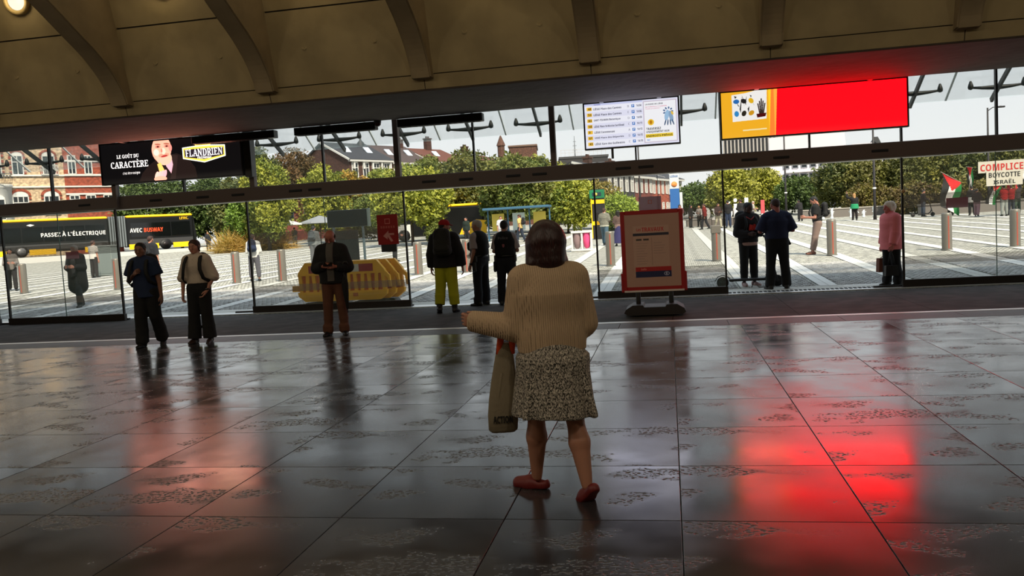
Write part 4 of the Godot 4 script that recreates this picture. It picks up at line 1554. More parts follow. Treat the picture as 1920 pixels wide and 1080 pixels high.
# ------------------------------------------------------------------ people
func knit(key: String, c: Color) -> StandardMaterial3D:
	if mats.has(key): return mats[key]
	var n := 128
	var im := Image.create(n, n, false, Image.FORMAT_L8)
	for y in n:
		for x in n:
			var v := 0.5 + 0.38 * sin(TAU * x / 16.0) + 0.10 * sin(TAU * y / 8.0)
			im.set_pixel(x, y, Color(v, v, v))
	im.bump_map_to_normal_map(6.0)
	var m := M(key, c, 0.95)
	m.normal_enabled = true
	m.normal_texture = ImageTexture.create_from_image(im)
	m.normal_scale = 1.1
	m.uv1_triplanar = true
	m.uv1_scale = Vector3(10, 10, 10)
	return m


func mottled(key: String, a: Color, b: Color) -> StandardMaterial3D:
	if mats.has(key): return mats[key]
	var n := FastNoiseLite.new()
	n.seed = 5
	n.frequency = 0.055
	n.fractal_octaves = 2
	n.domain_warp_enabled = true
	var src := n.get_seamless_image(256, 256)
	var im := Image.create(256, 256, false, Image.FORMAT_RGB8)
	for y in 256:
		for x in 256:
			var v := src.get_pixel(x, y).r
			im.set_pixel(x, y, a.lerp(b, smoothstep(0.46, 0.56, v)))
	var m := M(key, Color.WHITE, 0.95)
	m.albedo_texture = ImageTexture.create_from_image(im)
	m.uv1_triplanar = true
	m.uv1_scale = Vector3(7.5, 4.6, 7.5)
	return m


func build_people():
	var black := cloth("black cloth", Color(0.055, 0.055, 0.06))
	var navy := cloth("navy cloth", Color(0.06, 0.07, 0.11))
	var dark := cloth("dark trousers", Color(0.05, 0.05, 0.06))
	var dark_hair := M("hair dark", Color(0.05, 0.04, 0.035), 0.7)
	var grey_hair := M("hair grey", Color(0.62, 0.58, 0.54), 0.75)
	var white_hair := M("hair white", Color(0.86, 0.80, 0.74), 0.75)
	var brown_hair := M("hair brown", Color(0.20, 0.11, 0.08), 0.7)
	var shoe_black := M("shoe black", Color(0.03, 0.03, 0.03), 0.5)
	var shoe_white := M("shoe white", Color(0.72, 0.7, 0.68), 0.6)
	var shoe_brown := M("shoe brown", Color(0.16, 0.09, 0.06), 0.5)
	# --- 1 the woman walking away in the foreground
	var red_hair := M("hair red", Color(0.20, 0.055, 0.05), 0.45)
	tri_tex(red_hair, noise_tex("strand", 128, 0.05, 2, false, 0, two(Color(0.65, 0.6, 0.6), Color(1, 1, 1))), 6, noise_tex("strand_n", 128, 0.08, 2, true, 3.0), 0.5, false)
	red_hair.uv1_scale = Vector3(14, 1.6, 14)
	var J := person({"label": "woman in beige ribbed jumper and mottled skirt walking away, seen from behind", "at": V(-0.705, 0, -4.86), "yaw": 197, "h": 1.66, "cell": 0.0115, "fat": 1.2, "wide": 0.98, "nod": 8, "look": 12,
		"lean": V(0.0, 1, 0.03), "legs": [V(0.05, -1, 0.26), V(0.03, -1, 0.10), V(-0.06, -1, -0.08), V(-0.07, -1, -0.40)], "feet": [[48, 4], [20, 42]],
		"arms": [V(0.20, -1, 0.03), V(0.86, 0.14, 0.50), V(-0.20, -1, 0.06), V(0.35, -0.1, 1)], "curl": [0.7, 0.5], "thumb": [V(0, 1, 0), V(0, 1, 0)], "skin": Color(0.66, 0.46, 0.37),
		"top": {"name": "jumper", "mat": knit("beige knit", Color(0.74, 0.63, 0.51)), "loose": 0.034, "hem": -0.015, "sleeve": 2.24, "puff": 0.014, "collar": 0.03, "flare": 0.0},
		"shoes": M("clog red", Color(0.42, 0.09, 0.09), 0.5), "shoe": "clog", "headsize": 1.1, "hair": "bob", "hairmat": red_hair})
	var P: Vector3 = J.pelvis
	var q := [pr(P + V(0, 0.09, 0), P + V(0, -0.04, -0.005), 0.13, 0.172, 0.06, 1.16, 1.0), pr(P + V(0, -0.04, -0.005), P + V(0.01, -0.40, 0.02), 0.176, 0.215, 0.05, 1.18, 1.05, 2), pr(P + V(-0.02, -0.2, -0.12), P + V(-0.04, -0.36, -0.13), 0.08, 0.10, 0.06), pr(P + V(0.08, -0.2, 0.10), P + V(0.10, -0.36, 0.13), 0.08, 0.10, 0.06)]
	for i in 5: q.append(pr(P + V(-0.15 + i * 0.075, -0.05, -0.155 + 0.02 * absf(i - 2)), P + V(-0.2 + i * 0.1, -0.38, -0.205 + 0.02 * absf(i - 2)), 0.012, 0.022, 0.035))
	tagpart(J, "skirt", sdf_mesh(q, 0.0105, [[V(0.05, -1, -0.04).normalized(), V(0.05, -1, -0.04).normalized().dot(P + V(0, -0.395, 0))]]), mottled("skirt cloth", Color(0.09, 0.085, 0.08), Color(0.80, 0.76, 0.70)))
	q = []
	for k in 2: q.append(pr(J["hip%d" % k], (J["knee%d" % k] as Vector3).lerp(J["hip%d" % k], 0.12), 0.112, 0.079, 0.03, 1.0, 1.0, 2))
	tagpart(J, "cycling_shorts", sdf_mesh(q, 0.012), cloth("teal cloth", Color(0.10, 0.14, 0.16)))
	# tote bag on her forearm
	var o := thing("tote_bag", "beige canvas tote bag with orange handles hanging from the woman's left forearm", "bag", V(-1.035, 0.37, -4.9), 0)
	o.rotation_degrees.y = 12
	var canvas_m := cloth("tote canvas", Color(0.50, 0.455, 0.375))
	var bg := MB.new(true)
	bg.loft([[V(0.0, 0.0, 0), 0.072, 0.05, 0.5], [V(0, 0.015, 0), 0.088, 0.06, 0.5], [V(0.004, 0.1, 0.0), 0.092, 0.066, 0.6], [V(0.012, 0.2, 0.004), 0.088, 0.06, 0.65], [V(0.02, 0.3, 0), 0.078, 0.05, 0.7], [V(0.028, 0.40, -0.004), 0.064, 0.04, 0.7], [V(0.034, 0.48, 0), 0.052, 0.03, 0.7], [V(0.04, 0.535, 0), 0.036, 0.02, 0.7]])
	bg.tube([V(0.085, 0.08, 0.02), V(0.085, 0.25, 0.03), V(0.07, 0.4, 0.02)], 0.012, 6)
	bg.tube([V(-0.04, 0.06, 0.052), V(-0.02, 0.2, 0.052), V(0.01, 0.36, 0.034)], 0.012, 6)
	part("bag", bg, canvas_m, o)
	for zz in [-0.018, 0.018]:
		part("handle", MB.new(true).tube([V(0.0, 0.47, zz), V(0.015, 0.56, zz), V(0.045, 0.655, zz * 0.6), V(0.06, 0.72, zz * 0.4), V(0.075, 0.655, zz * 0.6), V(0.085, 0.56, zz), V(0.075, 0.47, zz)], 0.014, 6, true, Vector2(1.4, 0.45)), M("orange strap", Color(0.85, 0.28, 0.08), 0.7), o)
	var let := lettering("ACTION", 0.042, 0.003, 700, "Droid Sans", 0.115)
	part("lettering", let, M("tote ink", Color(0.05, 0.05, 0.06), 0.8), o, V(0.002, 0.085, 0.069))
	part("lettering", let, M("tote ink"), o, V(0.002, 0.085, -0.069), V(0, 180, 0))
	# --- 2 man in blue T-shirt
	J = person({"label": "young man in dark blue T-shirt walking in with one hand raised to his chest", "at": V(-8.32, 0, -12.2), "yaw": 6, "h": 1.74, "cell": 0.016, "nod": 6, "look": 8, "lean": V(-0.02, 1, 0.05),
		"legs": [V(0.05, -1, -0.06), V(0.02, -1, -0.42), V(0.01, -1, 0.20), V(0.03, -1, 0.08)], "feet": [[8, 34], [-6, 0]],
		"arms": [V(0.30, -1, -0.02), V(0.12, -1, 0.12), V(-0.36, -1, -0.08), V(0.72, 0.42, 0.62)], "curl": [0.25, 0.6], "skin": Color(0.50, 0.34, 0.27),
		"top": {"mat": cloth("blue cotton", Color(0.08, 0.135, 0.25)), "loose": 0.042, "hem": -0.12, "sleeve": 0.72, "puff": 0.012}, "bottom": {"mat": dark, "loose": 0.035, "flare": 0.02, "wrinkle": 3}, "shoes": shoe_black, "hair": "short", "hairmat": dark_hair})
	backpack(J, "dark backpack on the back of the man in blue T-shirt", M("pack dark", Color(0.04, 0.045, 0.055), 0.8))
	# --- 3 woman in white blouse
	J = person({"label": "woman in white puff-sleeved blouse and wide dark trousers walking in", "at": V(-7.52, 0, -12.42), "yaw": 4, "h": 1.73, "cell": 0.016, "nod": 4, "look": -4,
		"legs": [V(0.03, -1, 0.0), V(0.03, -1, -0.05), V(-0.03, -1, 0.09), V(-0.04, -1, 0.03)], "feet": [[6, 8], [-8, 0]],
		"arms": [V(0.34, -1, -0.10), V(-0.42, -1, 0.35), V(-0.32, -1, -0.02), V(-0.02, -1, 0.14)], "curl": [0.35, 0.3], "skin": Color(0.68, 0.48, 0.40),
		"top": {"name": "blouse", "mat": cloth("white cotton", Color(0.72, 0.66, 0.60)), "loose": 0.03, "hem": 0.05, "sleeve": 1.25, "puff": 0.028}, "bottom": {"mat": dark, "loose": 0.03, "flare": 0.035, "wrinkle": 0}, "shoes": shoe_brown, "hair": "tied", "hairmat": brown_hair})
	var bt := MB.new(true)
	for i in 6: bt.lathe([Vector2(0, -0.004), Vector2(0.006, 0), Vector2(0, 0.004)], 8, (J.chest as Vector3) + V(0.0, 0.10 - i * 0.06, 0.143 - 0.004 * absf(i - 2)))
	tagpart(J, "buttons", bt, M("button", Color(0.5, 0.45, 0.4), 0.4))
	tagpart(J, "watch", MB.new(true).tube([(J.wr0 as Vector3) + V(0, 0.03, 0), (J.wr0 as Vector3) + V(0, 0.0, 0)], 0.036, 10), M("watch", Color(0.03, 0.03, 0.03), 0.3))
	backpack(J, "black backpack on the back of the woman in white blouse", M("pack black", Color(0.03, 0.03, 0.032), 0.8), V(0.26, 0.38, 0.13))
	# --- 4 man looking at his phone
	J = person({"label": "balding man in black jacket and brown trousers looking down at his phone", "at": V(-5.36, 0, -12.8), "yaw": 8, "h": 1.77, "cell": 0.016, "fat": 1.08, "nod": 30, "lean": V(0, 1, 0.03),
		"legs": [V(0.05, -1, 0.02), V(0.04, -1, -0.06), V(-0.05, -1, 0.08), V(-0.04, -1, 0.02)], "feet": [[14, 0], [-14, 0]],
		"arms": [V(0.34, -1, 0.02), V(-0.72, 0.10, 0.80), V(-0.34, -1, 0.02), V(0.72, 0.14, 0.80)], "curl": [0.75, 0.75], "skin": Color(0.62, 0.38, 0.31),
		"top": {"name": "jacket", "mat": black, "loose": 0.05, "hem": -0.09, "sleeve": 1.92, "belly": 1.1}, "bottom": {"mat": cloth("brown cotton", Color(0.34, 0.20, 0.135)), "loose": 0.018, "wrinkle": 3}, "shoes": shoe_black, "hair": "fringe", "hairmat": dark_hair})
	var T: Vector3 = J.top
	P = J.pelvis
	q = [pr(P + V(0, -0.06, 0), P + V(0, 0.1, 0), 0.196, 0.193, 0.05, 1.2, 0.92), pr(P + V(0, 0.1, 0), J.chest, 0.19, 0.20, 0.06, 1.15, 0.92), pr(J.chest, T - V(0, 0.1, 0), 0.2, 0.172, 0.06, 1.15, 0.89), pr(T - V(0, 0.06, -0.02), T, 0.09, 0.08, 0.03)]
	tagpart(J, "grey_shirt", sdf_mesh(q, 0.014, [[V(1, 0, 0), 0.062], [V(-1, 0, 0), 0.05], [V(0, 0, -1), 0.0], [V(0, -1, 0), -(P.y - 0.06)]]), cloth("grey cotton", Color(0.32, 0.30, 0.28)))
	var pc: Vector3 = ((J.palm0 as Vector3) + (J.palm1 as Vector3)) * 0.5 + V(0, 0.03, 0.02)
	o = carried("phone", "dark phone held in both hands by the balding man", "phone", J, pc)
	o.rotation_degrees.x = -40
	part("body", box(Vector3.ZERO, V(0.15, 0.075, 0.009), 0.003), M("phone black", Color(0.02, 0.02, 0.022), 0.3), o)
	part("screen", box(V(0, 0, 0.005), V(0.14, 0.068, 0.001)), M("phone glass", Color(0.05, 0.05, 0.06), 0.1), o)
	o = carried("umbrella", "folded black umbrella hanging from the balding man's forearm", "umbrella", J, V(0.235, 0.42, 0.16))
	o.rotation_degrees.z = 2
	part("canopy", MB.new(true).lathe([Vector2(0.008, 0.0), Vector2(0.018, 0.02), Vector2(0.045, 0.25), Vector2(0.055, 0.42), Vector2(0.03, 0.52), Vector2(0.012, 0.54)], 10), cloth("umbrella cloth", Color(0.02, 0.02, 0.025)), o)
	part("shaft", MB.new(true).tube([V(0, -0.05, 0), V(0, 0.68, 0)], 0.006, 6), M("casing"), o)
	part("handle", MB.new(true).tube([V(0, 0.6, 0), V(0, 0.72, 0), V(0.02, 0.765, 0), V(0.06, 0.765, 0), V(0.075, 0.72, 0)], 0.013, 8), M("umbrella handle", Color(0.08, 0.05, 0.03), 0.4), o)
	# --- 5 man with red cap
	J = person({"label": "worker in red cap, black jacket and yellow hi-vis trousers walking out", "at": V(-4.28, 0, -15.75), "yaw": 186, "h": 1.85, "cell": 0.017, "look": -62, "nod": 6, "wide": 1.08,
		"legs": [V(0.06, -1, 0.02), V(0.06, -1, -0.30), V(-0.05, -1, 0.06), V(-0.05, -1, -0.02)], "feet": [[10, 30], [-18, 0]],
		"arms": [V(0.26, -1, 0.06), V(0.1, -1, 0.3), V(-0.32, -1, -0.02), V(-0.14, -1, 0.16)], "skin": Color(0.55, 0.36, 0.29),
		"top": {"name": "jacket", "mat": black, "loose": 0.06, "hem": -0.10, "sleeve": 1.97}, "bottom": {"mat": cloth("hi-vis yellow", Color(0.62, 0.62, 0.08)), "loose": 0.035, "flare": 0.012, "length": 1.84}, "shoes": shoe_black, "shoe": "boot", "hair": "cap", "hairmat": cloth("cap red", Color(0.55, 0.03, 0.05))})
	for k in 2:
		var kn: Vector3 = J["knee%d" % k]
		var an: Vector3 = J["ank%d" % k]
		tagpart(J, "grey_leg_panel", sdf_mesh([pr(kn.lerp(an, 0.45), kn.lerp(an, 0.80), 0.097, 0.094, 0.01, 1, 1, 2)], 0.014), cloth("panel beige", Color(0.36, 0.32, 0.24)))
	backpack(J, "bulky grey backpack worn by the man in red cap", M("pack grey", Color(0.10, 0.10, 0.085), 0.85), V(0.36, 0.56, 0.22))
	# --- 6, 7 two police officers
	var pw := cloth("police shirt", Color(0.60, 0.56, 0.56))
	for k in 2:
		var side := k == 0
		J = person({"label": ["police officer seen from the side in white short sleeves and black vest", "police officer seen from behind, black vest with lettering on its back"][k], "at": [V(-3.86, 0, -16.95), V(-3.3, 0, -16.85)][k], "yaw": [243, 181][k], "h": [1.83, 1.79][k], "cell": 0.017, "nod": [0, 4][k], "look": [12, 0][k],
			"legs": [V(0.05, -1, 0.02), V(0.04, -1, -0.03), V(-0.07, -1, 0.03), V(-0.06, -1, 0.0)], "feet": [[12, 0], [-14, 0]], "fat": 1.05,
			"arms": [V(0.16, -1, -0.12), V(0.10, -1, 0.30), V(-0.2, -1, 0.0), V(0.5, -0.3, 0.9)] if side else [V(0.24, -1, 0.12), V(-0.7, 0.15, 0.8), V(-0.24, -1, 0.12), V(0.7, 0.2, 0.8)], "skin": Color(0.60, 0.42, 0.35),
			"top": {"name": "shirt", "mat": pw, "loose": 0.02, "hem": 0.02, "sleeve": 0.85, "puff": 0.012}, "bottom": {"mat": navy, "loose": 0.025, "flare": 0.008}, "shoes": shoe_black, "shoe": "boot", "hair": "crop", "hairmat": grey_hair if side else dark_hair})
		P = J.pelvis
		T = J.top
		var U: Vector3 = J.up
		q = [pr(P + U * 0.06, P + U * 0.16, 0.172, 0.172, 0.04, 1.18, 0.98), pr(P + U * 0.14, J.chest, 0.172, 0.178, 0.05, 1.18, 0.95), pr(J.chest, T - U * 0.1, 0.178, 0.158, 0.05, 1.22, 0.92), pr(T - U * 0.07 + V(-0.11, 0, 0), T - U * 0.07 + V(0.11, 0, 0), 0.078, 0.078, 0.04)]
		for sg in [-1.0, 1.0]: q.append(pr(P + U * 0.22 + V(sg * 0.1, 0, 0.17), P + U * 0.3 + V(sg * 0.1, 0, 0.175), 0.055, 0.05, 0.02))
		tagpart(J, "vest", sdf_mesh(q, 0.015, [[-U, -(P + U * 0.07).dot(U)]]), cloth("vest black", Color(0.03, 0.03, 0.035)))
		var bl := MB.new(true)
		bl.x = Transform3D(Basis.from_scale(V(1.12, 1, 0.9)), P + U * 0.05)
		bl.lathe([Vector2(0.15, -0.03), Vector2(0.172, -0.028), Vector2(0.174, 0.028), Vector2(0.15, 0.03)], 24)
		tagpart(J, "belt", bl, M("belt black", Color(0.02, 0.02, 0.02), 0.4))
		for sg in [-1.0, 1.0]: tagpart(J, "belt_pouch", box(P + V(sg * 0.2, 0.0, -0.03), V(0.06, 0.15, 0.1), 0.015), M("belt black"))
		tagpart(J, "holster", box(P + V(0.225, -0.16, -0.02), V(0.06, 0.22, 0.10), 0.02), M("belt black"))
		if not side:
			tagpart(J, "lettering", lettering("Police", 0.055, 0.004, 700, "Droid Sans", 0.2), M("vest ink", Color(0.34, 0.33, 0.36), 0.6), (J.chest as Vector3) + V(0, 0.07, -0.205), V(0, 180, 0))
			var em := MB.new()
			em.prism(PackedVector2Array([Vector2(-0.025, 0.03), Vector2(0.0, 0.04), Vector2(0.025, 0.03), Vector2(0.02, -0.02), Vector2(0, -0.035), Vector2(-0.02, -0.02)]), -0.004, 0.002)
			tagpart(J, "emblem", em, M("emblem pink", Color(0.55, 0.28, 0.32), 0.5), (J.chest as Vector3) + V(0, -0.09, -0.202), V(0, 180, 0))
		else:
			tagpart(J, "radio", box((J.chest as Vector3) + V(-0.1, -0.02, 0.19), V(0.05, 0.14, 0.04), 0.01), M("belt black"))
			tagpart(J, "watch", MB.new(true).tube([(J.wr0 as Vector3) + V(0, 0.02, 0), (J.wr0 as Vector3) + V(0, -0.02, 0)], 0.035, 10), M("watch"))
	# --- 8 man with scooter
	J = person({"label": "man in dark hoodie with orange print and black backpack standing behind his scooter", "at": on(1.66, -18.75), "yaw": 24, "h": 1.86, "cell": 0.018, "nod": 10, "look": 14, "skin": Color(0.26, 0.15, 0.12),
		"legs": [V(0.04, -1, 0.02), V(0.03, -1, -0.02), V(-0.04, -1, 0.02), V(-0.03, -1, -0.01)], "feet": [[10, 0], [-14, 0]],
		"arms": [V(0.22, -1, 0.12), V(-0.3, 0.1, 0.95), V(-0.26, -1, 0.02), V(0.55, -0.10, 0.85)], "curl": [0.8, 0.6],
		"top": {"name": "hoodie", "mat": cloth("hoodie dark", Color(0.075, 0.045, 0.06)), "loose": 0.05, "hem": -0.05, "sleeve": 1.95, "collar": 0.04}, "bottom": {"mat": black, "loose": 0.025, "length": 1.9}, "shoes": M("shoe pale", Color(0.62, 0.5, 0.48), 0.6), "hair": "crop", "hairmat": dark_hair})
	P = J.pelvis
	tagpart(J, "shirt_hem", sdf_mesh([pr(P - V(0, 0.07, 0), P + V(0, 0.0, 0), 0.178, 0.178, 0.02, 1.15, 0.92)], 0.016, [[V(0, -1, 0), -(P.y - 0.12)], [V(0, 1, 0), P.y - 0.04]]), cloth("hem pale", Color(0.66, 0.52, 0.48)))
	var pt := MB.new()
	for i in 5: pt.prism(PackedVector2Array([Vector2(-0.09 + i * 0.035, -0.07 + 0.02 * (i % 2)), Vector2(-0.06 + i * 0.035, -0.08), Vector2(-0.05 + i * 0.03, 0.06 - 0.02 * (i % 3)), Vector2(-0.075 + i * 0.03, 0.05)]), -0.02, 0.004)
	tagpart(J, "orange_print", pt, M("print orange", Color(0.75, 0.14, 0.06), 0.7), (J.chest as Vector3) + V(0.03, -0.08, 0.165))
	tagpart(J, "headphones", MB.new(true).tube([(J.top as Vector3) + V(-0.09, 0.02, 0.03), (J.top as Vector3) + V(-0.09, -0.04, 0.11), (J.top as Vector3) + V(0, -0.1, 0.15), (J.top as Vector3) + V(0.09, -0.04, 0.11), (J.top as Vector3) + V(0.09, 0.02, 0.03)], 0.014, 6), M("headphone red", Color(0.6, 0.12, 0.1), 0.5))
	backpack(J, "black backpack on the man with the scooter", M("pack black"), V(0.34, 0.5, 0.2))
	scooter("electric_scooter", "black electric scooter parked across the door line in front of the man in hoodie", on(1.78, -18.45), 180, 1.0)
	# --- 9 man in blue shirt
	J = person({"label": "broad man in navy short-sleeved shirt seen from behind beside the scooter", "at": on(2.16, -17.92), "yaw": 187, "h": 1.92, "cell": 0.018, "fat": 1.16, "wide": 1.12, "nod": 14, "look": 14,
		"legs": [V(0.09, -1, 0.02), V(0.07, -1, -0.02), V(-0.09, -1, 0.02), V(-0.07, -1, -0.02)], "feet": [[18, 0], [-18, 0]], "skin": Color(0.60, 0.32, 0.27),
		"arms": [V(0.42, -1, 0.05), V(-0.45, 0.02, 0.9), V(-0.42, -1, 0.05), V(0.45, 0.02, 0.9)], "curl": [0.7, 0.7],
		"top": {"name": "shirt", "mat": cloth("shirt blue", Color(0.10, 0.13, 0.24)), "loose": 0.035, "hem": 0.01, "sleeve": 0.98, "puff": 0.02}, "bottom": {"mat": black, "loose": 0.025, "flare": 0.012}, "shoes": shoe_black, "hair": "crop", "hairmat": brown_hair})
	o = carried("walkie_talkie", "black walkie-talkie with raised aerial on the belt of the man in navy shirt", "radio", J, (J.pelvis as Vector3) + V(-0.235, -0.05, 0.02))
	o.rotation_degrees.z = -22
	part("body", box(Vector3.ZERO, V(0.05, 0.16, 0.06), 0.01), M("belt black"), o)
	part("aerial", MB.new(true).tube([V(0, 0.07, 0), V(0.03, 0.3, 0)], 0.008, 6), M("belt black"), o)
	# --- 10 woman in pink
	J = person({"label": "white-haired woman in pink quilted jacket standing in the doorway", "at": V(4.28, 0, -17.62), "yaw": 292, "h": 1.70, "cell": 0.017, "fat": 1.15, "nod": 2, "look": -6, "skin": Color(0.74, 0.42, 0.38),
		"legs": [V(0.03, -1, -0.04), V(0.03, -1, -0.10), V(-0.03, -1, 0.06), V(-0.02, -1, 0.03)], "feet": [[4, 0], [-4, 0]],
		"arms": [V(0.16, -1, 0.16), V(0.04, -1, 0.32), V(-0.2, -1, -0.05), V(-0.1, -1, 0.2)], "curl": [0.8, 0.8],
		"top": {"name": "quilted_jacket", "mat": cloth("pink nylon", Color(0.93, 0.52, 0.54)), "loose": 0.055, "hem": -0.19, "sleeve": 1.95, "flare": 0.02, "belly": 1.5, "collar": 0.04, "folds": quilts(1.70)}, "bottom": {"mat": dark, "loose": 0.03, "flare": 0.012}, "shoes": shoe_black, "hair": "puffy", "hairmat": white_hair})
	bag("handbag", "small black handbag held by the woman in pink", J, (J.palm0 as Vector3) + V(0, -0.42, 0.02), V(0.26, 0.2, 0.09), M("bag black", Color(0.03, 0.028, 0.03), 0.5), 0.24)
	bag("paper_bag", "brown carrier bag held behind the woman in pink", J, (J.palm1 as Vector3) + V(-0.02, -0.33, -0.12), V(0.36, 0.28, 0.13), M("bag brown", Color(0.42, 0.24, 0.17), 0.8), 0.06)
	# --- 11 man leaning on a bollard
	J = person({"label": "man in black T-shirt and beige trousers leaning back against a bollard", "at": on(4.36, -26.4), "yaw": 266, "h": 1.80, "cell": 0.022, "nod": 22, "lean": V(0, 1, 0.10), "skin": Color(0.62, 0.42, 0.35),
		"legs": [V(0.02, -1, 0.22), V(0.02, -1, 0.16), V(-0.02, -1, 0.18), V(-0.02, -1, 0.22)], "feet": [[4, 0], [-4, 0]],
		"arms": [V(0.16, -1, 0.14), V(-0.15, 0.1, 1), V(-0.16, -1, 0.14), V(0.15, 0.1, 1)], "curl": [0.7, 0.7],
		"top": {"mat": black, "loose": 0.03, "hem": 0.0, "sleeve": 0.7}, "bottom": {"mat": cloth("beige cotton", Color(0.46, 0.39, 0.36)), "loose": 0.03, "length": 1.9}, "shoes": M("shoe tan", Color(0.42, 0.25, 0.18), 0.6), "hair": "short", "hairmat": dark_hair})
	backpack(J, "black backpack of the man leaning on the bollard", M("pack black"), V(0.32, 0.46, 0.2), 0.025)
	# --- farther people
	far_people()


func quilts(h: float) -> Array:
	var a := []
	for i in 7:
		var y := (0.72 + i * 0.095) * h / 1.7
		a.append(pr(V(0, y, 0), V(0, y + 0.001, 0), (0.198 - 0.004 * i) * 1.15, (0.198 - 0.004 * i) * 1.15, 0.012, 1.2, 0.95))
		a[-1][0] = V(-0.06, y, 0.0)
		a[-1][1] = V(0.06, y, 0.0)
		a[-1][2] = 0.178 - 0.003 * i
		a[-1][3] = 0.178 - 0.003 * i
		a[-1][4] = 1.1
	return a


func bag(called: String, label: String, J: Dictionary, at: Vector3, size: Vector3, mat: Material, strap: float) -> Node3D:
	var o := carried(called, label, "bag", J, at - V(0, size.y * 0.5, 0), 80)
	var b := MB.new()
	b.prism(PackedVector2Array([Vector2(-size.x * 0.5, 0), Vector2(size.x * 0.5, 0), Vector2(size.x * 0.46, size.y), Vector2(-size.x * 0.46, size.y)]), -size.z / 2, size.z / 2)
	part("bag", b, mat, o)
	for z in [-size.z * 0.3, size.z * 0.3]:
		part("handle", MB.new(true).tube([V(-size.x * 0.25, size.y, z), V(-size.x * 0.12, size.y + strap * 0.8, z * 0.4), V(0, size.y + strap + 0.06, 0), V(size.x * 0.12, size.y + strap * 0.8, z * 0.4), V(size.x * 0.25, size.y, z)], 0.008, 6), mat, o)
	return o


func scooter(called: String, label: String, at: Vector3, yaw: float, s: float) -> Node3D:
	# front towards +x before turning; yaw 180 in the photograph's main one is undone by the mirrored build
	var o := thing(called, label, "scooter", at, yaw)
	o.rotation_degrees.y = yaw - 180.0
	var bk := M("scooter black", Color(0.035, 0.03, 0.035), 0.45)
	var rub := M("black rubber", Color(0.03, 0.03, 0.03), 0.6)
	for x in [-0.70, 0.42]:
		var w := MB.new(true)
		w.x = Transform3D(Basis(Vector3.RIGHT, Vector3(0, 0, 1), Vector3(0, -1, 0)), V(x, 0.125, 0))
		w.lathe([Vector2(0.06, -0.024), Vector2(0.11, -0.026), Vector2(0.125, -0.012), Vector2(0.125, 0.012), Vector2(0.11, 0.026), Vector2(0.06, 0.024)], 24)
		var wh := part("wheel", w, rub, o)
		var hb := MB.new(true)
		hb.x = w.x
		hb.lathe([Vector2(0, -0.03), Vector2(0.062, -0.022), Vector2(0.062, 0.022), Vector2(0, 0.03)], 16)
		part("hub", hb, M("hub grey", Color(0.16, 0.14, 0.14), 0.4, 0.4), wh)
	part("deck", box(V(-0.18, 0.17, 0), V(0.78, 0.055, 0.15), 0.015), bk, o)
	part("rear_mudguard", MB.new(true).tube([V(-0.86, 0.16, 0), V(-0.80, 0.25, 0), V(-0.70, 0.285, 0), V(-0.58, 0.24, 0), V(-0.54, 0.18, 0)], 0.03, 8, true, Vector2(1.4, 0.35)), bk, o)
	part("neck", MB.new(true).tube([V(0.18, 0.17, 0), V(0.30, 0.26, 0), V(0.36, 0.42, 0)], 0.035, 8), bk, o)
	part("fork", MB.new(true).tube([V(0.42, 0.125, 0.05), V(0.385, 0.30, 0.03), V(0.36, 0.42, 0)], 0.022, 8), bk, o)
	part("stem", MB.new(true).tube([V(0.37, 0.36, 0), V(0.20, 1.08, 0)], [0.028, 0.022], 8), bk, o)
	part("handlebar", MB.new(true).tube([V(0.14, 1.07, -0.24), V(0.19, 1.09, -0.1), V(0.20, 1.09, 0.1), V(0.15, 1.07, 0.24)], 0.015, 8), bk, o)
	part("headlight", box(V(0.235, 1.0, 0), V(0.05, 0.05, 0.05), 0.012), M("lens", Color(0.6, 0.6, 0.58), 0.2), o)
	part("kickstand", MB.new(true).tube([V(-0.05, 0.16, 0.06), V(-0.12, 0.01, 0.14)], 0.009, 6), bk, o)
	return o


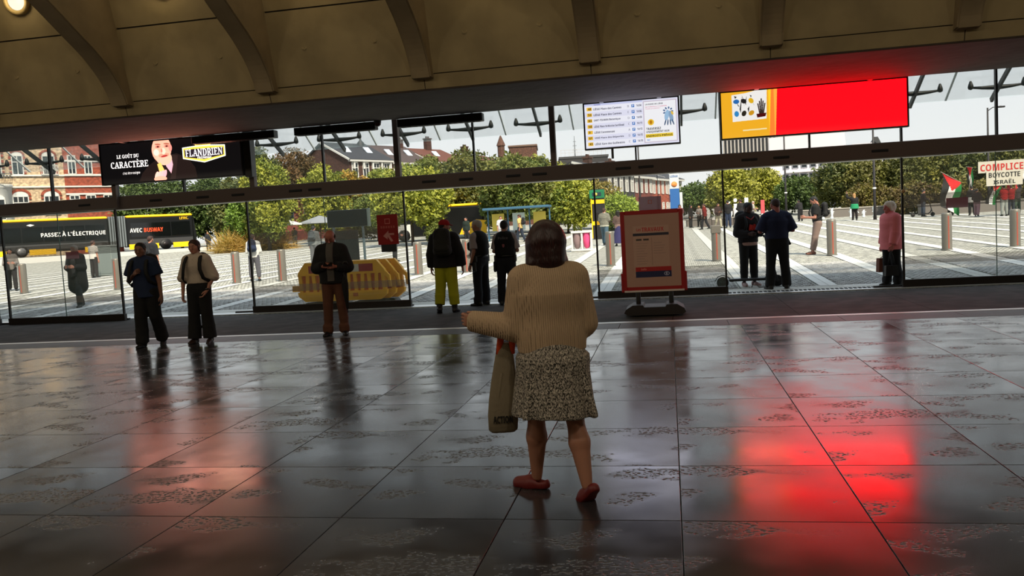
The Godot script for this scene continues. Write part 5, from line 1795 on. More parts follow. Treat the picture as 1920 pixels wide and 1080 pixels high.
func far_people():
	var sk := Color(0.66, 0.46, 0.38)
	var hairs := [M("hair dark"), M("hair brown"), M("hair grey"), M("hair white"), M("hair blond", Color(0.6, 0.45, 0.28), 0.75)]
	var stand := [V(0.04, -1, 0), V(0.03, -1, -0.02), V(-0.04, -1, 0), V(-0.03, -1, -0.02)]
	var walk := [V(0.03, -1, 0.34), V(0.02, -1, 0.10), V(-0.03, -1, -0.16), V(-0.02, -1, -0.5)]
	var down := [V(0.16, -1, 0), V(0.04, -1, 0.15), V(-0.16, -1, 0), V(-0.04, -1, 0.15)]
	var front := [V(0.2, -1, 0.1), V(-0.4, 0.1, 0.9), V(-0.2, -1, 0.1), V(0.4, 0.1, 0.9)]
	var swing := [V(0.14, -1, -0.3), V(0.04, -1, 0.05), V(-0.14, -1, 0.3), V(-0.04, -1, 0.5)]
	var raised := [V(0.5, 0.25, 0.3), V(-0.1, 0.9, 0.4), V(-0.16, -1, 0), V(-0.04, -1, 0.2)]
	var both := [V(0.4, 0.3, 0.5), V(-0.1, 1, 0.2), V(-0.4, 0.3, 0.5), V(0.1, 1, 0.2)]
	var far := 0.036
	# [x, z, yaw, height, hair, legs, arms, top colour, bottom colour, label, cell, extras]
	var L := [
		[-24.17, -27.39, 40, 1.66, 0, walk, front, Color(0.42, 0.40, 0.38), Color(0.08, 0.07, 0.08), "woman in grey jacket with dark shoulder bag walking past the leftmost bollard", 0.024, {"sleeve": 1.95}],
		[-15.95, -20.4, 4, 1.78, 2, walk, front, Color(0.20, 0.20, 0.21), Color(0.10, 0.11, 0.13), "grey-haired woman in grey jumper and open dark coat behind the left glass door", 0.022, {"sleeve": 1.95, "coat": true}],
		[-17.05, -25.44, 176, 1.80, 1, stand, down, Color(0.07, 0.08, 0.11), Color(0.25, 0.25, 0.27), "man with dark backpack seen from behind beyond the man in blue T-shirt", 0.022, {"sleeve": 1.0, "pack": Color(0.08, 0.09, 0.11)}],
		[-25.3, -33.5, 170, 1.72, 1, stand, down, Color(0.75, 0.73, 0.70), Color(0.12, 0.11, 0.11), "woman with white top standing by the grey street cabinet", 0.03, {"sleeve": 0.7}],
		[-13.8, -26.3, 196, 1.63, 1, [V(0.1, -1, 0.05), V(0.03, -1, 0.02), V(-0.1, -1, -0.05), V(-0.05, -1, -0.1)], front, Color(0.80, 0.80, 0.78), Color(0.30, 0.30, 0.33), "woman in white shirt with blue backpack standing between two bollards", 0.024, {"sleeve": 1.9, "pack": Color(0.07, 0.13, 0.25), "length": 1.85}],
		[-15.37, -34.84, 184, 1.79, 0, stand, down, Color(0.40, 0.42, 0.42), Color(0.33, 0.34, 0.35), "man with pale grey backpack seen from behind beside the dark information panel", 0.03, {"sleeve": 1.95, "pack": Color(0.36, 0.40, 0.42)}],
		[-11.6, -34.6, 120, 1.72, 0, stand, front, Color(0.12, 0.12, 0.14), Color(0.05, 0.05, 0.06), "person in dark clothes waiting right of the dark information panel", 0.03, {"sleeve": 1.95}],
		[-2.95, -39.4, 165, 1.82, 1, walk, front, Color(0.66, 0.66, 0.60), Color(0.26, 0.36, 0.42), "man in pale checked shirt walking with a woman near the right bollards", 0.03, {"sleeve": 0.9, "loose": 0.05}],
		[-2.23, -38.2, 190, 1.66, 0, walk, front, Color(0.50, 0.40, 0.37), Color(0.16, 0.15, 0.33), "woman in long purple skirt walking beside the man in checked shirt", 0.03, {"sleeve": 0.9, "skirt": true}],
		[-38.25, -65.2, 20, 1.65, 0, stand, down, Color(0.08, 0.10, 0.13), Color(0.05, 0.06, 0.08), "person in dark clothes at the front end of the bus", far, {"sleeve": 1.9}],
		[-36.1, -64.17, 250, 1.78, 0, walk, swing, Color(0.55, 0.62, 0.75), Color(0.05, 0.05, 0.06), "person in pale blue shirt walking near the front of the bus", far, {"sleeve": 1.9}],
		[-30.6, -63.4, 10, 1.62, 1, stand, down, Color(0.10, 0.10, 0.10), Color(0.5, 0.5, 0.5), "person in black and grey standing left under the cafe parasols", far, {"sleeve": 0.8}],
		[-29.4, -63.0, 200, 1.6, 0, stand, down, Color(0.42, 0.44, 0.42), Color(0.6, 0.6, 0.6), "person in grey standing right under the cafe parasols", far, {"sleeve": 0.8}],
		[0.75, -56.6, 5, 1.64, 0, stand, front, Color(0.50, 0.30, 0.32), Color(0.24, 0.10, 0.14), "woman in flowered blouse standing right of the works notice board", far, {"sleeve": 0.9}],
		[1.45, -57.5, 60, 1.55, 0, stand, down, Color(0.04, 0.04, 0.05), Color(0.06, 0.06, 0.07), "short person in black next to the woman in flowered blouse", far, {"sleeve": 1.9}],
		[2.05, -58.5, 330, 1.45, 4, stand, front, Color(0.70, 0.66, 0.62), Color(0.06, 0.06, 0.07), "child in white top in front of the white letters", far, {"sleeve": 0.8}],
		[2.2, -53.57, 250, 1.66, 1, walk, swing, Color(0.55, 0.10, 0.10), Color(0.05, 0.05, 0.09), "person in red top and dark trousers striding past the white letters", far, {"sleeve": 1.9}],
		[3.03, -54.1, 30, 1.62, 1, walk, front, Color(0.30, 0.22, 0.22), Color(0.62, 0.60, 0.52), "person in brown top and cream trousers beside the tall bollard", far, {"sleeve": 1.9}],
		[3.65, -54.1, 186, 1.76, 0, stand, front, Color(0.05, 0.05, 0.06), Color(0.10, 0.15, 0.24), "man in black jumper and jeans standing under the round white letter", far, {"sleeve": 1.95}],
		[4.54, -55.5, 215, 1.77, 1, stand, front, Color(0.05, 0.045, 0.06), Color(0.42, 0.36, 0.34), "man in black jacket and beige trousers under the dotted white letter", far, {"sleeve": 1.95}],
		[5.6, -58.9, 90, 1.55, 2, stand, front, Color(0.60, 0.58, 0.56), Color(0.15, 0.15, 0.16), "person in pale top at the low wall left of the fountain", far, {"sleeve": 0.9}],
		[8.6, -58.5, 200, 1.5, 0, stand, front, Color(0.08, 0.08, 0.09), Color(0.06, 0.06, 0.07), "person in black bending by the fountain edge", far, {"sleeve": 1.9, "lean": V(0, 1, 0.35)}],
		[11.28, -55.0, 185, 1.70, 4, stand, raised, Color(0.05, 0.05, 0.055), Color(0.07, 0.045, 0.045), "fair-haired woman in black with a green cloth tied at the waist by the fountain", far, {"sleeve": 1.95, "sash": Color(0.10, 0.50, 0.33)}],
		[15.22, -55.0, 100, 1.66, 0, stand, front, Color(0.12, 0.09, 0.11), Color(0.22, 0.25, 0.30), "man in dark hoodie and grey trousers riding a scooter", far, {"sleeve": 1.95}],
		[16.55, -54.3, 195, 1.75, 1, stand, both, Color(0.10, 0.08, 0.08), Color(0.05, 0.05, 0.055), "protester in dark clothes holding the large black, white, green and red flag", far, {"sleeve": 1.95}],
		[16.9, -51.0, 150, 1.62, 0, walk, front, Color(0.20, 0.14, 0.15), Color(0.48, 0.36, 0.38), "protester in patterned trousers walking left of the placards", far, {"sleeve": 1.95}],
		[17.3, -53.0, 170, 1.75, 0, stand, down, Color(0.04, 0.04, 0.05), Color(0.05, 0.05, 0.05), "protester in black with a white scarf left of the placards", far, {"sleeve": 1.95, "sash": Color(0.7, 0.7, 0.68)}],
		[17.9, -49.9, 182, 1.74, 0, stand, both, Color(0.62, 0.06, 0.08), Color(0.50, 0.52, 0.50), "protester in red top and grey trousers holding up the placards", far, {"sleeve": 1.95}],
		[18.5, -50.6, 176, 1.70, 1, stand, both, Color(0.60, 0.08, 0.09), Color(0.10, 0.12, 0.16), "protester in red top and navy trousers under the placards", far, {"sleeve": 1.95}],
		[18.95, -51.0, 190, 1.72, 0, stand, both, Color(0.25, 0.22, 0.22), Color(0.24, 0.30, 0.24), "protester in grey with a raised small flag right of the placards", far, {"sleeve": 1.95}],
		[19.5, -50.2, 200, 1.74, 0, stand, down, Color(0.30, 0.25, 0.23), Color(0.12, 0.06, 0.07), "protester in brown coat, rightmost of the group", far, {"sleeve": 1.95, "coat": true}],
		[-10.0, -50.1, 20, 1.66, 0, stand, down, Color(0.72, 0.72, 0.74), Color(0.55, 0.56, 0.58), "person in white near the blue bus shelter, left", far, {"sleeve": 0.9}],
		[-12.4, -51.2, 340, 1.7, 0, stand, down, Color(0.06, 0.12, 0.09), Color(0.07, 0.07, 0.08), "person in dark green waiting behind the police officers", far, {"sleeve": 1.9}],
		[-8.67, -49.3, 250, 1.72, 1, walk, swing, Color(0.72, 0.62, 0.38), Color(0.10, 0.14, 0.20), "person in yellow top with black backpack walking by the bus shelter", far, {"sleeve": 0.8, "pack": Color(0.04, 0.04, 0.045)}],
	]
	for a in L:
		var ex: Dictionary = a[11]
		var key := "cloth %s" % (a[7] as Color).to_html()
		var key2 := "cloth %s" % (a[8] as Color).to_html()
		var sp := {"label": a[9], "at": on(a[0], a[1]), "yaw": a[2], "h": a[3], "cell": a[10], "legs": a[5], "arms": a[6], "skin": sk, "lean": ex.get("lean", V(0, 1, 0.03)), "nod": 8,
			"top": {"mat": M(key, a[7], 0.9), "loose": ex.get("loose", 0.035), "hem": -0.08, "sleeve": ex.get("sleeve", 1.9)},
			"hair": ["short", "tied", "short", "puffy", "long"][a[4]], "hairmat": hairs[a[4]], "shoes": M("shoe black")}
		if not ex.has("skirt"): sp.bottom = {"mat": M(key2, a[8], 0.9), "loose": 0.025, "wrinkle": 0, "length": ex.get("length", 2.0)}
		if (a[9] as String).contains("woman") and a[4] == 0: sp.hair = "long"
		var J := person(sp)
		var P: Vector3 = J.pelvis
		if ex.has("skirt"): tagpart(J, "skirt", sdf_mesh([pr(P + V(0, 0.08, 0), P + V(0, -0.75, 0), 0.14, 0.30, 0.03, 1.0, 0.9, 2)], 0.03), M(key2, a[8], 0.9))
		if ex.has("sash"): tagpart(J, "waist_cloth", sdf_mesh([pr(P + V(0, 0.1, 0), P + V(0, -0.2, 0), 0.2, 0.25, 0.03, 1.05, 0.9, 2)], 0.03), M("sash %s" % (ex.sash as Color).to_html(), ex.sash, 0.9))
		if ex.has("coat"):
			var q := [pr(P + V(0, -0.35, 0), J.chest, 0.23, 0.2, 0.05, 1.15, 0.95), pr(J.chest, (J.top as Vector3) - V(0, 0.08, 0), 0.2, 0.15, 0.05, 1.2, 0.9)]
			for k in 2:
				q.append(pr(J["sh%d" % k], J["el%d" % k], 0.09, 0.085, 0.03))
				q.append(pr(J["el%d" % k], (J["el%d" % k] as Vector3).lerp(J["wr%d" % k], 0.85), 0.085, 0.07, 0.03))
			q.append(pr(P + V(0, -0.6, 0.26), (J.top as Vector3) + V(0, 0, 0.26), 0.14, 0.12, 0.01, 1.0, 1.2, 1))
			tagpart(J, "coat", sdf_mesh(q, a[10]), M("coat dark", Color(0.045, 0.045, 0.055), 0.9))
		if ex.has("pack"): backpack(J, "backpack of the " + (a[9] as String).split(" with ")[0].split(" walking")[0] + [" by the dark panel", " by the bollards", " at the shelter", " past the T-shirt man"][absi(int(a[0])) % 4], M("pack %s" % (ex.pack as Color).to_html(), ex.pack, 0.85), V(0.3, 0.45, 0.18), 0.03, false)
		if (a[9] as String).contains("leftmost bollard"): bag("shoulder_bag", "dark shoulder bag of the woman in grey jacket at far left", J, (J.palm1 as Vector3) + V(-0.05, -0.12, 0), V(0.3, 0.26, 0.12), M("bag black"), 0.3)
		if (a[9] as String).contains("riding a scooter"): scooter("electric_scooter", "black electric scooter ridden along the low wall by the man in dark hoodie", on(15.3, -54.9), 180, 1.0)


# ------------------------------------------------------------------ the square outside
func sett_tex() -> StandardMaterial3D:
	# small stone setts, 16 by 16 to a repeat
	var n := 512
	var al := Image.create(n, n, false, Image.FORMAT_RGB8)
	var hg := Image.create(n, n, false, Image.FORMAT_L8)
	var r := RandomNumberGenerator.new()
	r.seed = 4
	var tone := []
	for i in 256: tone.append(r.randf_range(0.72, 1.0))
	for y in n:
		for x in n:
			var row := y / 32
			var xx := (x + (row % 2) * 16) % n
			var t: float = tone[row * 16 + xx / 32]
			var ex := minf(xx % 32, 31 - xx % 32)
			var ey := minf(y % 32, 31 - y % 32)
			var e := clampf(minf(ex, ey) / 4.0, 0.0, 1.0)
			var c := t * lerpf(0.45, 1.0, e)
			al.set_pixel(x, y, Color(c, c, c * 0.98))
			hg.set_pixel(x, y, Color(e * t, e * t, e * t))
	hg.bump_map_to_normal_map(5.0)
	var m := M("setts", Color(0.76, 0.76, 0.73), 0.85)
	m.albedo_texture = ImageTexture.create_from_image(al)
	m.normal_enabled = true
	m.normal_texture = ImageTexture.create_from_image(hg)
	m.normal_scale = 0.8
	m.uv1_triplanar = true
	m.uv1_world_triplanar = true
	m.uv1_scale = Vector3(0.52, 0.52, 0.52)
	return m


func build_square():
	var g := struct("ground")
	var sm := sett_tex()
	var field := MB.new(true)
	var zs := [-17.0, -18.0, -20.0, -23.0, -26.0, -32.0, -38.0, -44.0, -50.0, -58.0, -70.0, -95.0, -220.0]
	for i in zs.size() - 1:
		var a: float = zs[i]
		var b: float = zs[i + 1]
		field.quad(V(-170, ground_y(a) - 0.012, a), V(90, ground_y(a) - 0.012, a), V(90, ground_y(b) - 0.012, b), V(-170, ground_y(b) - 0.012, b))
	part("sett_field", field, sm, g)
	# stone edge along the doors: light slabs, two rows
	var lt := [M("edge slab a", Color(0.80, 0.80, 0.77), 0.75), M("edge slab b", Color(0.74, 0.74, 0.71), 0.75), M("edge slab c", Color(0.84, 0.84, 0.82), 0.75)]
	var s1 := slab_mesh(0.9, 0.42, 0.05, Vector2.ZERO)
	for row in 2:
		for k in range(-19, 9):
			part("edge_slab", s1, lt[rng.randi() % 3], g, V(k * 0.9 + 0.3 * row, 0.006, -17.72 - row * 0.42))
	part("sill_plate", box(V(-8, 0.0, -17.3), V(44, 0.016, 0.42), 0.004), M("strip"), g)
	var st := MB.new(true)
	for k in 46:
		for r in 2: st.lathe([Vector2(0.035, 0), Vector2(0.028, 0.012), Vector2(0, 0.014)], 8, V(0.9 + k * 0.085, 0.008, -17.33 - r * 0.1))
	tag(part("tactile_studs", st, M("stud", Color(0.12, 0.12, 0.12), 0.5), g), "", "", "", "stuff")
	# pale bands that run straight away from the building
	for k in range(-21, 12):
		var m := MB.new()
		var x := k * 1.567 + 0.06
		var z := -18.2
		var w := 0.36
		while z > -56.0:
			var d := 0.6 if z > -24 else 2.0
			for h in (2 if z > -24 else 1):
				var ww := w / (2 if z > -24 else 1)
				var xa := x - w / 2 + h * ww + 0.004
				var xb := xa + ww - 0.008
				var za := z - 0.004
				var zb := z - d + 0.004
				m.quad(V(xa, ground_y(za) + 0.004, za), V(xb, ground_y(za) + 0.004, za), V(xb, ground_y(zb) + 0.004, zb), V(xa, ground_y(zb) + 0.004, zb))
			z -= d
		part("paving_band", m, lt[posmod(k, 3)], g)
	# the setts nearest the doors as stones of their own
	var mm := MultiMesh.new()
	mm.transform_format = MultiMesh.TRANSFORM_3D
	mm.use_colors = true
	mm.mesh = box(Vector3.ZERO, V(0.108, 0.03, 0.108), 0.012).done()
	var places := []
	var z := -18.32
	var row := 0
	while z > -23.6:
		var x := -17.5 + 0.06 * (row % 2)
		while x < 9.5:
			var u := fposmod(x - 0.06 + 0.7835, 1.567) - 0.7835
			if absf(u) > 0.235: places.append(V(x, ground_y(z) - 0.006 + rng.randf_range(-0.004, 0.004), z))
			x += 0.12
		z -= 0.12
		row += 1
	mm.instance_count = places.size()
	for i in places.size():
		mm.set_instance_transform(i, Transform3D(Basis.from_euler(V(rng.randf_range(-0.03, 0.03), rng.randf_range(-0.06, 0.06), rng.randf_range(-0.03, 0.03))), places[i]))
		var t := rng.randf_range(0.26, 0.44)
		mm.set_instance_color(i, Color(t, t, t * 0.96))
	var mi := MultiMeshInstance3D.new()
	mi.name = "cobblestones"
	mi.multimesh = mm
	var cm := M("sett stone", Color.WHITE, 0.85)
	cm.vertex_color_use_as_albedo = true
	mi.material_override = cm
	tag(mi, "", "", "", "stuff")
	g.add_child(mi)
	# bollards
	var bm := M("bollard steel", Color(0.47, 0.455, 0.42), 0.45, 0.45)
	var bx := [-22.25, -20.27, -18.57, -14.16, -12.52, -7.87, -6.27, -1.78, 1.36, 4.62, 7.72, 9.49]
	var bl := ["brushed steel bollard in front of the woman in grey jacket", "steel bollard beside the grey-haired woman behind the left glass door", "steel bollard right of the grey-haired woman behind the left glass door", "steel bollard just left of the woman with the blue backpack", "steel bollard just right of the woman with the blue backpack", "steel bollard left of the man in red cap", "steel bollard between the man in red cap and the police officers", "steel bollard left of the works notice board", "taller bollard with a square collar right of the works notice board", "steel bollard that the man in black T-shirt leans on", "steel bollard right of the woman in pink", "steel bollard at the far right of the square"]
	for i in bx.size():
		var o := thing("bollard", bl[i], "bollard", on(bx[i], -25.7), 0, "steel bollards along the square")
		part("post", MB.new(true).lathe([Vector2(0.135, 0.0), Vector2(0.135, 1.0), Vector2(0.128, 1.03), Vector2(0.10, 1.045), Vector2(0.0, 1.05)], 24), bm, o)
		part("base_ring", MB.new(true).lathe([Vector2(0.16, 0.0), Vector2(0.16, 0.012), Vector2(0.137, 0.02)], 24), M("ring steel", Color(0.4, 0.4, 0.38), 0.5, 0.5), o)
		part("reflector_strip", box(V(0.01, 0.5, 0.134), V(0.035, 0.92, 0.008), 0.003), M("reflector", Color(0.62, 0.30, 0.24), 0.4), o)
		if i == 8: part("collar", box(V(0, 0.93, 0), V(0.29, 0.24, 0.29), 0.02), M("collar", Color(0.45, 0.43, 0.40), 0.5, 0.4), o)
	# stacked yellow barriers
	for k in 3:
		barrier(V(-7.42 + 0.13 * k, 0.0, -18.22 - 0.24 * k), ["front yellow plastic barrier with red and white plates, behind the balding man", "middle yellow plastic barrier of the stack, just behind the front one", "rearmost yellow plastic barrier of the stack, its hooked end showing at the right"][k])
	# dark information panel on two legs
	var o := thing("information_panel", "large dark information panel on legs behind the yellow barriers", "panel", on(-11.25, -28.55))
	var ip := M("panel dark", Color(0.035, 0.045, 0.05), 0.3)
	part("casing", box(V(0, 1.93, 0), V(1.52, 0.62, 0.16), 0.02), ip, o)
	part("end_face", box(V(0.79, 1.93, 0), V(0.07, 0.64, 0.2), 0.01), M("panel end", Color(0.22, 0.26, 0.25), 0.4), o)
	for x in [-0.55, 0.55]: part("leg", box(V(x, 0.82, 0), V(0.07, 1.64, 0.10), 0.01), M("panel leg", Color(0.30, 0.36, 0.38), 0.4, 0.4), o)
	part("lower_board", box(V(-0.1, 0.95, 0), V(0.9, 1.1, 0.05), 0.01), M("panel low", Color(0.05, 0.06, 0.06), 0.35), o)
	# grey street cabinet
	o = thing("street_cabinet", "grey street cabinet in front of the bus", "cabinet", on(-25.9, -35.0))
	part("cabinet", box(V(0, 0.68, 0), V(1.15, 1.36, 0.5), 0.02), M("cabinet grey", Color(0.46, 0.50, 0.49), 0.6), o)
	part("lid", box(V(0, 1.38, 0), V(1.22, 0.06, 0.56), 0.01), M("cabinet lid", Color(0.55, 0.58, 0.57), 0.6), o)
	for x in [-0.29, 0.29]: part("door", box(V(x, 0.7, 0.255), V(0.54, 1.2, 0.02), 0.006), M("cabinet door", Color(0.42, 0.46, 0.45), 0.6), o)
	# bin with pink sack
	o = thing("litter_bin", "white bin stand holding a pink rubbish sack behind the woman in beige jumper", "bin", on(-3.62, -35.4))
	var wm := M("bin white", Color(0.78, 0.78, 0.76), 0.6)
	part("top", box(V(0, 0.80, 0), V(0.86, 0.09, 0.5), 0.01), wm, o)
	for x in [-0.4, 0.02, 0.4]: part("post", box(V(x, 0.4, 0.0), V(0.07, 0.74, 0.45), 0.01), wm, o)
	part("foot", box(V(0, 0.04, 0), V(0.9, 0.08, 0.5), 0.01), wm, o)
	part("sack", MB.new(true).lathe([Vector2(0.05, 0.1), Vector2(0.12, 0.16), Vector2(0.16, 0.45), Vector2(0.15, 0.76)], 14, V(0.21, 0, 0.05)), M("pink sack", Color(0.85, 0.28, 0.48), 0.4), o)
	part("sack", MB.new(true).lathe([Vector2(0.05, 0.1), Vector2(0.12, 0.16), Vector2(0.16, 0.45), Vector2(0.15, 0.76)], 14, V(-0.2, 0, 0.05)), M("grey sack", Color(0.5, 0.42, 0.42), 0.4), o)


func barrier(at: Vector3, label: String):
	var o := thing("plastic_barrier", label, "barrier", at, -2.0, "stacked yellow barriers")
	var y := M("barrier yellow", Color(1.0, 0.74, 0.03), 0.45)
	y.backlight_enabled = true
	y.backlight = Color(0.5, 0.36, 0.05)
	var d := 0.055
	var top := PackedVector2Array([Vector2(-0.88, 1.02), Vector2(0.88, 1.02), Vector2(1.06, 0.80), Vector2(1.08, 0.72), Vector2(-1.08, 0.72), Vector2(-1.06, 0.80)])
	var low := PackedVector2Array([Vector2(-1.10, 0.34), Vector2(1.10, 0.34), Vector2(1.08, 0.24), Vector2(0.92, 0.12), Vector2(-0.92, 0.12), Vector2(-1.08, 0.24)])
	part("top_rail", MB.new().prism(top, -d, d), y, o)
	part("bottom_rail", MB.new().prism(low, -d, d), y, o)
	for k in 13:
		var x := -1.02 + k * 0.17
		var lean := 0.012 * (1 if k % 2 == 0 else -1)
		part("upright", MB.new().prism(PackedVector2Array([Vector2(x - 0.042 + lean, 0.33), Vector2(x + 0.042 + lean, 0.33), Vector2(x + 0.042 - lean, 0.73), Vector2(x - 0.042 - lean, 0.73)]), -d * 0.8, d * 0.8), y, o)
	part("web", box(V(0, 0.53, -0.03), V(2.06, 0.4, 0.012)), M("barrier amber", Color(0.80, 0.40, 0.02), 0.5), o)
	part("red_plate", box(V(-0.62, 0.86, d + 0.004), V(0.34, 0.17, 0.008)), M("plate red", Color(0.62, 0.07, 0.05), 0.5), o)
	part("red_plate", box(V(0.62, 0.86, d + 0.004), V(0.34, 0.17, 0.008)), M("plate red"), o)
	part("white_plate", box(V(-0.28, 0.86, d + 0.004), V(0.34, 0.17, 0.008)), M("plate white", Color(0.8, 0.78, 0.72), 0.5), o)
	part("white_plate", box(V(0.28, 0.86, d + 0.004), V(0.34, 0.17, 0.008)), M("plate white"), o)
	part("hook", MB.new().prism(PackedVector2Array([Vector2(1.06, 0.78), Vector2(1.17, 0.66), Vector2(1.19, 0.40), Vector2(1.14, 0.40), Vector2(1.12, 0.60), Vector2(1.05, 0.66)]), -d * 0.7, d * 0.7), y, o)
	part("eye", MB.new().prism(PackedVector2Array([Vector2(-1.08, 0.50), Vector2(-1.24, 0.50), Vector2(-1.24, 0.36), Vector2(-1.08, 0.36)]), -d * 0.7, d * 0.7), y, o)
	for x in [-0.6, 0.6]:
		part("foot", MB.new().prism(PackedVector2Array([Vector2(x - 0.34, 0.0), Vector2(x + 0.34, 0.0), Vector2(x + 0.26, 0.10), Vector2(x - 0.26, 0.10)]), -0.16, 0.16), M("black rubber"), o)
		part("slot_mark", box(V(x * 0.55, 0.25, d + 0.003), V(0.12, 0.08, 0.006)), M("barrier amber"), o)


# ------------------------------------------------------------------ plants
var leaf_mesh := {}


func leaf_cluster(kind: int) -> ArrayMesh:
	if leaf_mesh.has(kind): return leaf_mesh[kind]
	var r := RandomNumberGenerator.new()
	r.seed = 50 + kind
	var m := MB.new()
	if kind == 9:   # a blade of grass with its plume
		for k in 5:
			var a := r.randf() * TAU
			var b := V(cos(a) * 0.1, 0, sin(a) * 0.1)
			var t := b * 4.0 + V(0, 0.9 + r.randf() * 0.4, 0)
			var s := V(-sin(a), 0, cos(a)) * 0.012
			m.quad(b - s, b + s, t * 0.6 + s, t * 0.6 - s)
			m.quad(t * 0.6 - s, t * 0.6 + s, t + s * 0.3, t - s * 0.3)
	else:
		for k in 9:
			var c := V(r.randf_range(-1, 1), r.randf_range(-1, 1), r.randf_range(-1, 1)) * 0.2
			var bs := Basis.from_euler(V(r.randf() * TAU, r.randf() * TAU, r.randf() * TAU))
			var l := r.randf_range(0.07, 0.11)
			var w := l * 0.55
			m.x = Transform3D(bs, c)
			m.tri(V(0, 0, -l), V(w, 0.02, 0), V(0, 0, l))
			m.tri(V(0, 0, -l), V(0, 0, l), V(-w, 0.02, 0))
	leaf_mesh[kind] = m.done()
	return leaf_mesh[kind]


func leaf_mat() -> StandardMaterial3D:
	if mats.has("leaf"): return mats["leaf"]
	var m := M("leaf", Color.WHITE, 0.6)
	m.vertex_color_use_as_albedo = true
	m.backlight_enabled = true
	m.backlight = Color(0.45, 0.5, 0.2)
	m.cull_mode = BaseMaterial3D.CULL_DISABLED
	return m


func foliage(o: Node3D, called: String, blobs: Array, n: int, a: Color, b: Color, kind: int, s: float):
	var mm := MultiMesh.new()
	mm.transform_format = MultiMesh.TRANSFORM_3D
	mm.use_colors = true
	mm.mesh = leaf_cluster(kind)
	mm.instance_count = n
	var la := a.srgb_to_linear() * 1.45
	var lb := b.srgb_to_linear() * 1.45
	for i in n:
		var q: Array = blobs[i % blobs.size()]
		var d := V(rng.randfn(), rng.randfn() * 0.9, rng.randfn()).normalized()
		var p: Vector3 = q[0] + d * q[1] * pow(rng.randf_range(0.25, 1.0), 0.5)
		mm.set_instance_transform(i, Transform3D(Basis.from_euler(V(rng.randf() * TAU, rng.randf() * TAU, rng.randf() * TAU)) * (s * rng.randf_range(0.7, 1.35)), p))
		var t := clampf(0.5 * q[2] + rng.randf() * 0.6, 0.0, 1.0)
		mm.set_instance_color(i, la.lerp(lb, t))
	var mi := MultiMeshInstance3D.new()
	mi.name = called
	mi.multimesh = mm
	mi.material_override = leaf_mat()
	tag(mi, "", "", "", "stuff")
	o.add_child(mi)


func tree(called: String, label: String, x: float, z: float, h: float, r: float, trunk: float, a: Color, b: Color, n: int, group := "") -> Node3D:
	var o := thing(called, label, "tree" if called.contains("tree") else "shrub", on(x, z), 0, group)
	var m := MB.new(true)
	var tr := maxf(0.05, h * 0.018)
	m.tube([V(0, -0.1, 0), V(0.03, trunk * 0.6, 0.02), V(0.0, trunk, 0), V(-0.05, h * 0.75, 0.03)], [tr * 1.3, tr, tr * 0.9, tr * 0.3], 7)
	var blobs := []
	var nb := 13
	for k in nb:
		var t := float(k) / (nb - 1)
		var y := lerpf(trunk + r * 0.25, h - r * 0.35, t)
		var span := r * sqrt(maxf(0.08, 1.0 - pow(absf(t - 0.42) / 0.62, 2.0))) * 0.72
		var an := k * 2.4 + rng.randf()
		var p := V(cos(an) * span, y, sin(an) * span)
		blobs.append([p, r * rng.randf_range(0.34, 0.52), rng.randf()])
		m.tube([V(0, trunk * 0.85 + (y - trunk) * 0.35, 0), p * V(0.5, 1, 0.5) + V(0, -0.15 * r, 0), p], [tr * 0.5, tr * 0.3, tr * 0.12], 5, false)
	part("trunk", m, M("bark", Color(0.24, 0.20, 0.16), 0.9), o)
	foliage(o, "foliage", blobs, n, a, b, rng.randi() % 3, clampf(r * 0.75, 0.8, 1.6))
	return o


# ------------------------------------------------------------------ buildings and the rest of the far side
func window(o: Node3D, x: float, y: float, w: float, h: float, z: float, fm: Material, gm: Material, arch := false, panes := 2, surround: Material = null):
	var f := MB.new()
	var t := 0.09
	var top := y + h
	for sx in [-1.0, 1.0]: f.box(V(x + sx * (w / 2 - t / 2), y + h / 2, z + 0.03), V(t, h, 0.12))
	f.box(V(x, y + t / 2, z + 0.03), V(w, t, 0.12))
	f.box(V(x, top - t / 2, z + 0.03), V(w, t, 0.12))
	for k in range(1, panes): f.box(V(x - w / 2 + w * k / panes, y + h / 2, z + 0.03), V(t * 0.8, h, 0.08))
	f.box(V(x, y + h * 0.66, z + 0.03), V(w, t * 0.8, 0.08))
	if arch:
		var p := PackedVector2Array()
		for i in 9: p.append(Vector2(x + cos(PI * i / 8) * w / 2, top + sin(PI * i / 8) * w * 0.32))
		f.prism(p, z - 0.05, z + 0.05)
	var win := part("window", f, fm, o)
	part("pane", box(V(x, y + h / 2, z + 0.012), V(w - t, h - t, 0.02)), gm, win)
	if surround:
		var q := MB.new()
		if arch:
			for i in 7:
				var a0 := PI * i / 7
				var a1 := PI * (i + 1) / 7
				q.prism(PackedVector2Array([Vector2(x + cos(a0) * w * 0.5, top + sin(a0) * w * 0.32), Vector2(x + cos(a0) * w * 0.68, top + sin(a0) * w * 0.5), Vector2(x + cos(a1) * w * 0.68, top + sin(a1) * w * 0.5), Vector2(x + cos(a1) * w * 0.5, top + sin(a1) * w * 0.32)]), z, z + 0.08)
		for k in 4:
			for sx in [-1.0, 1.0]: q.box(V(x + sx * (w / 2 + 0.1), y + h * (k + 0.5) / 4.0, z + 0.03), V(0.24, h / 8.0, 0.1))
		part("window_surround", q, surround, win)


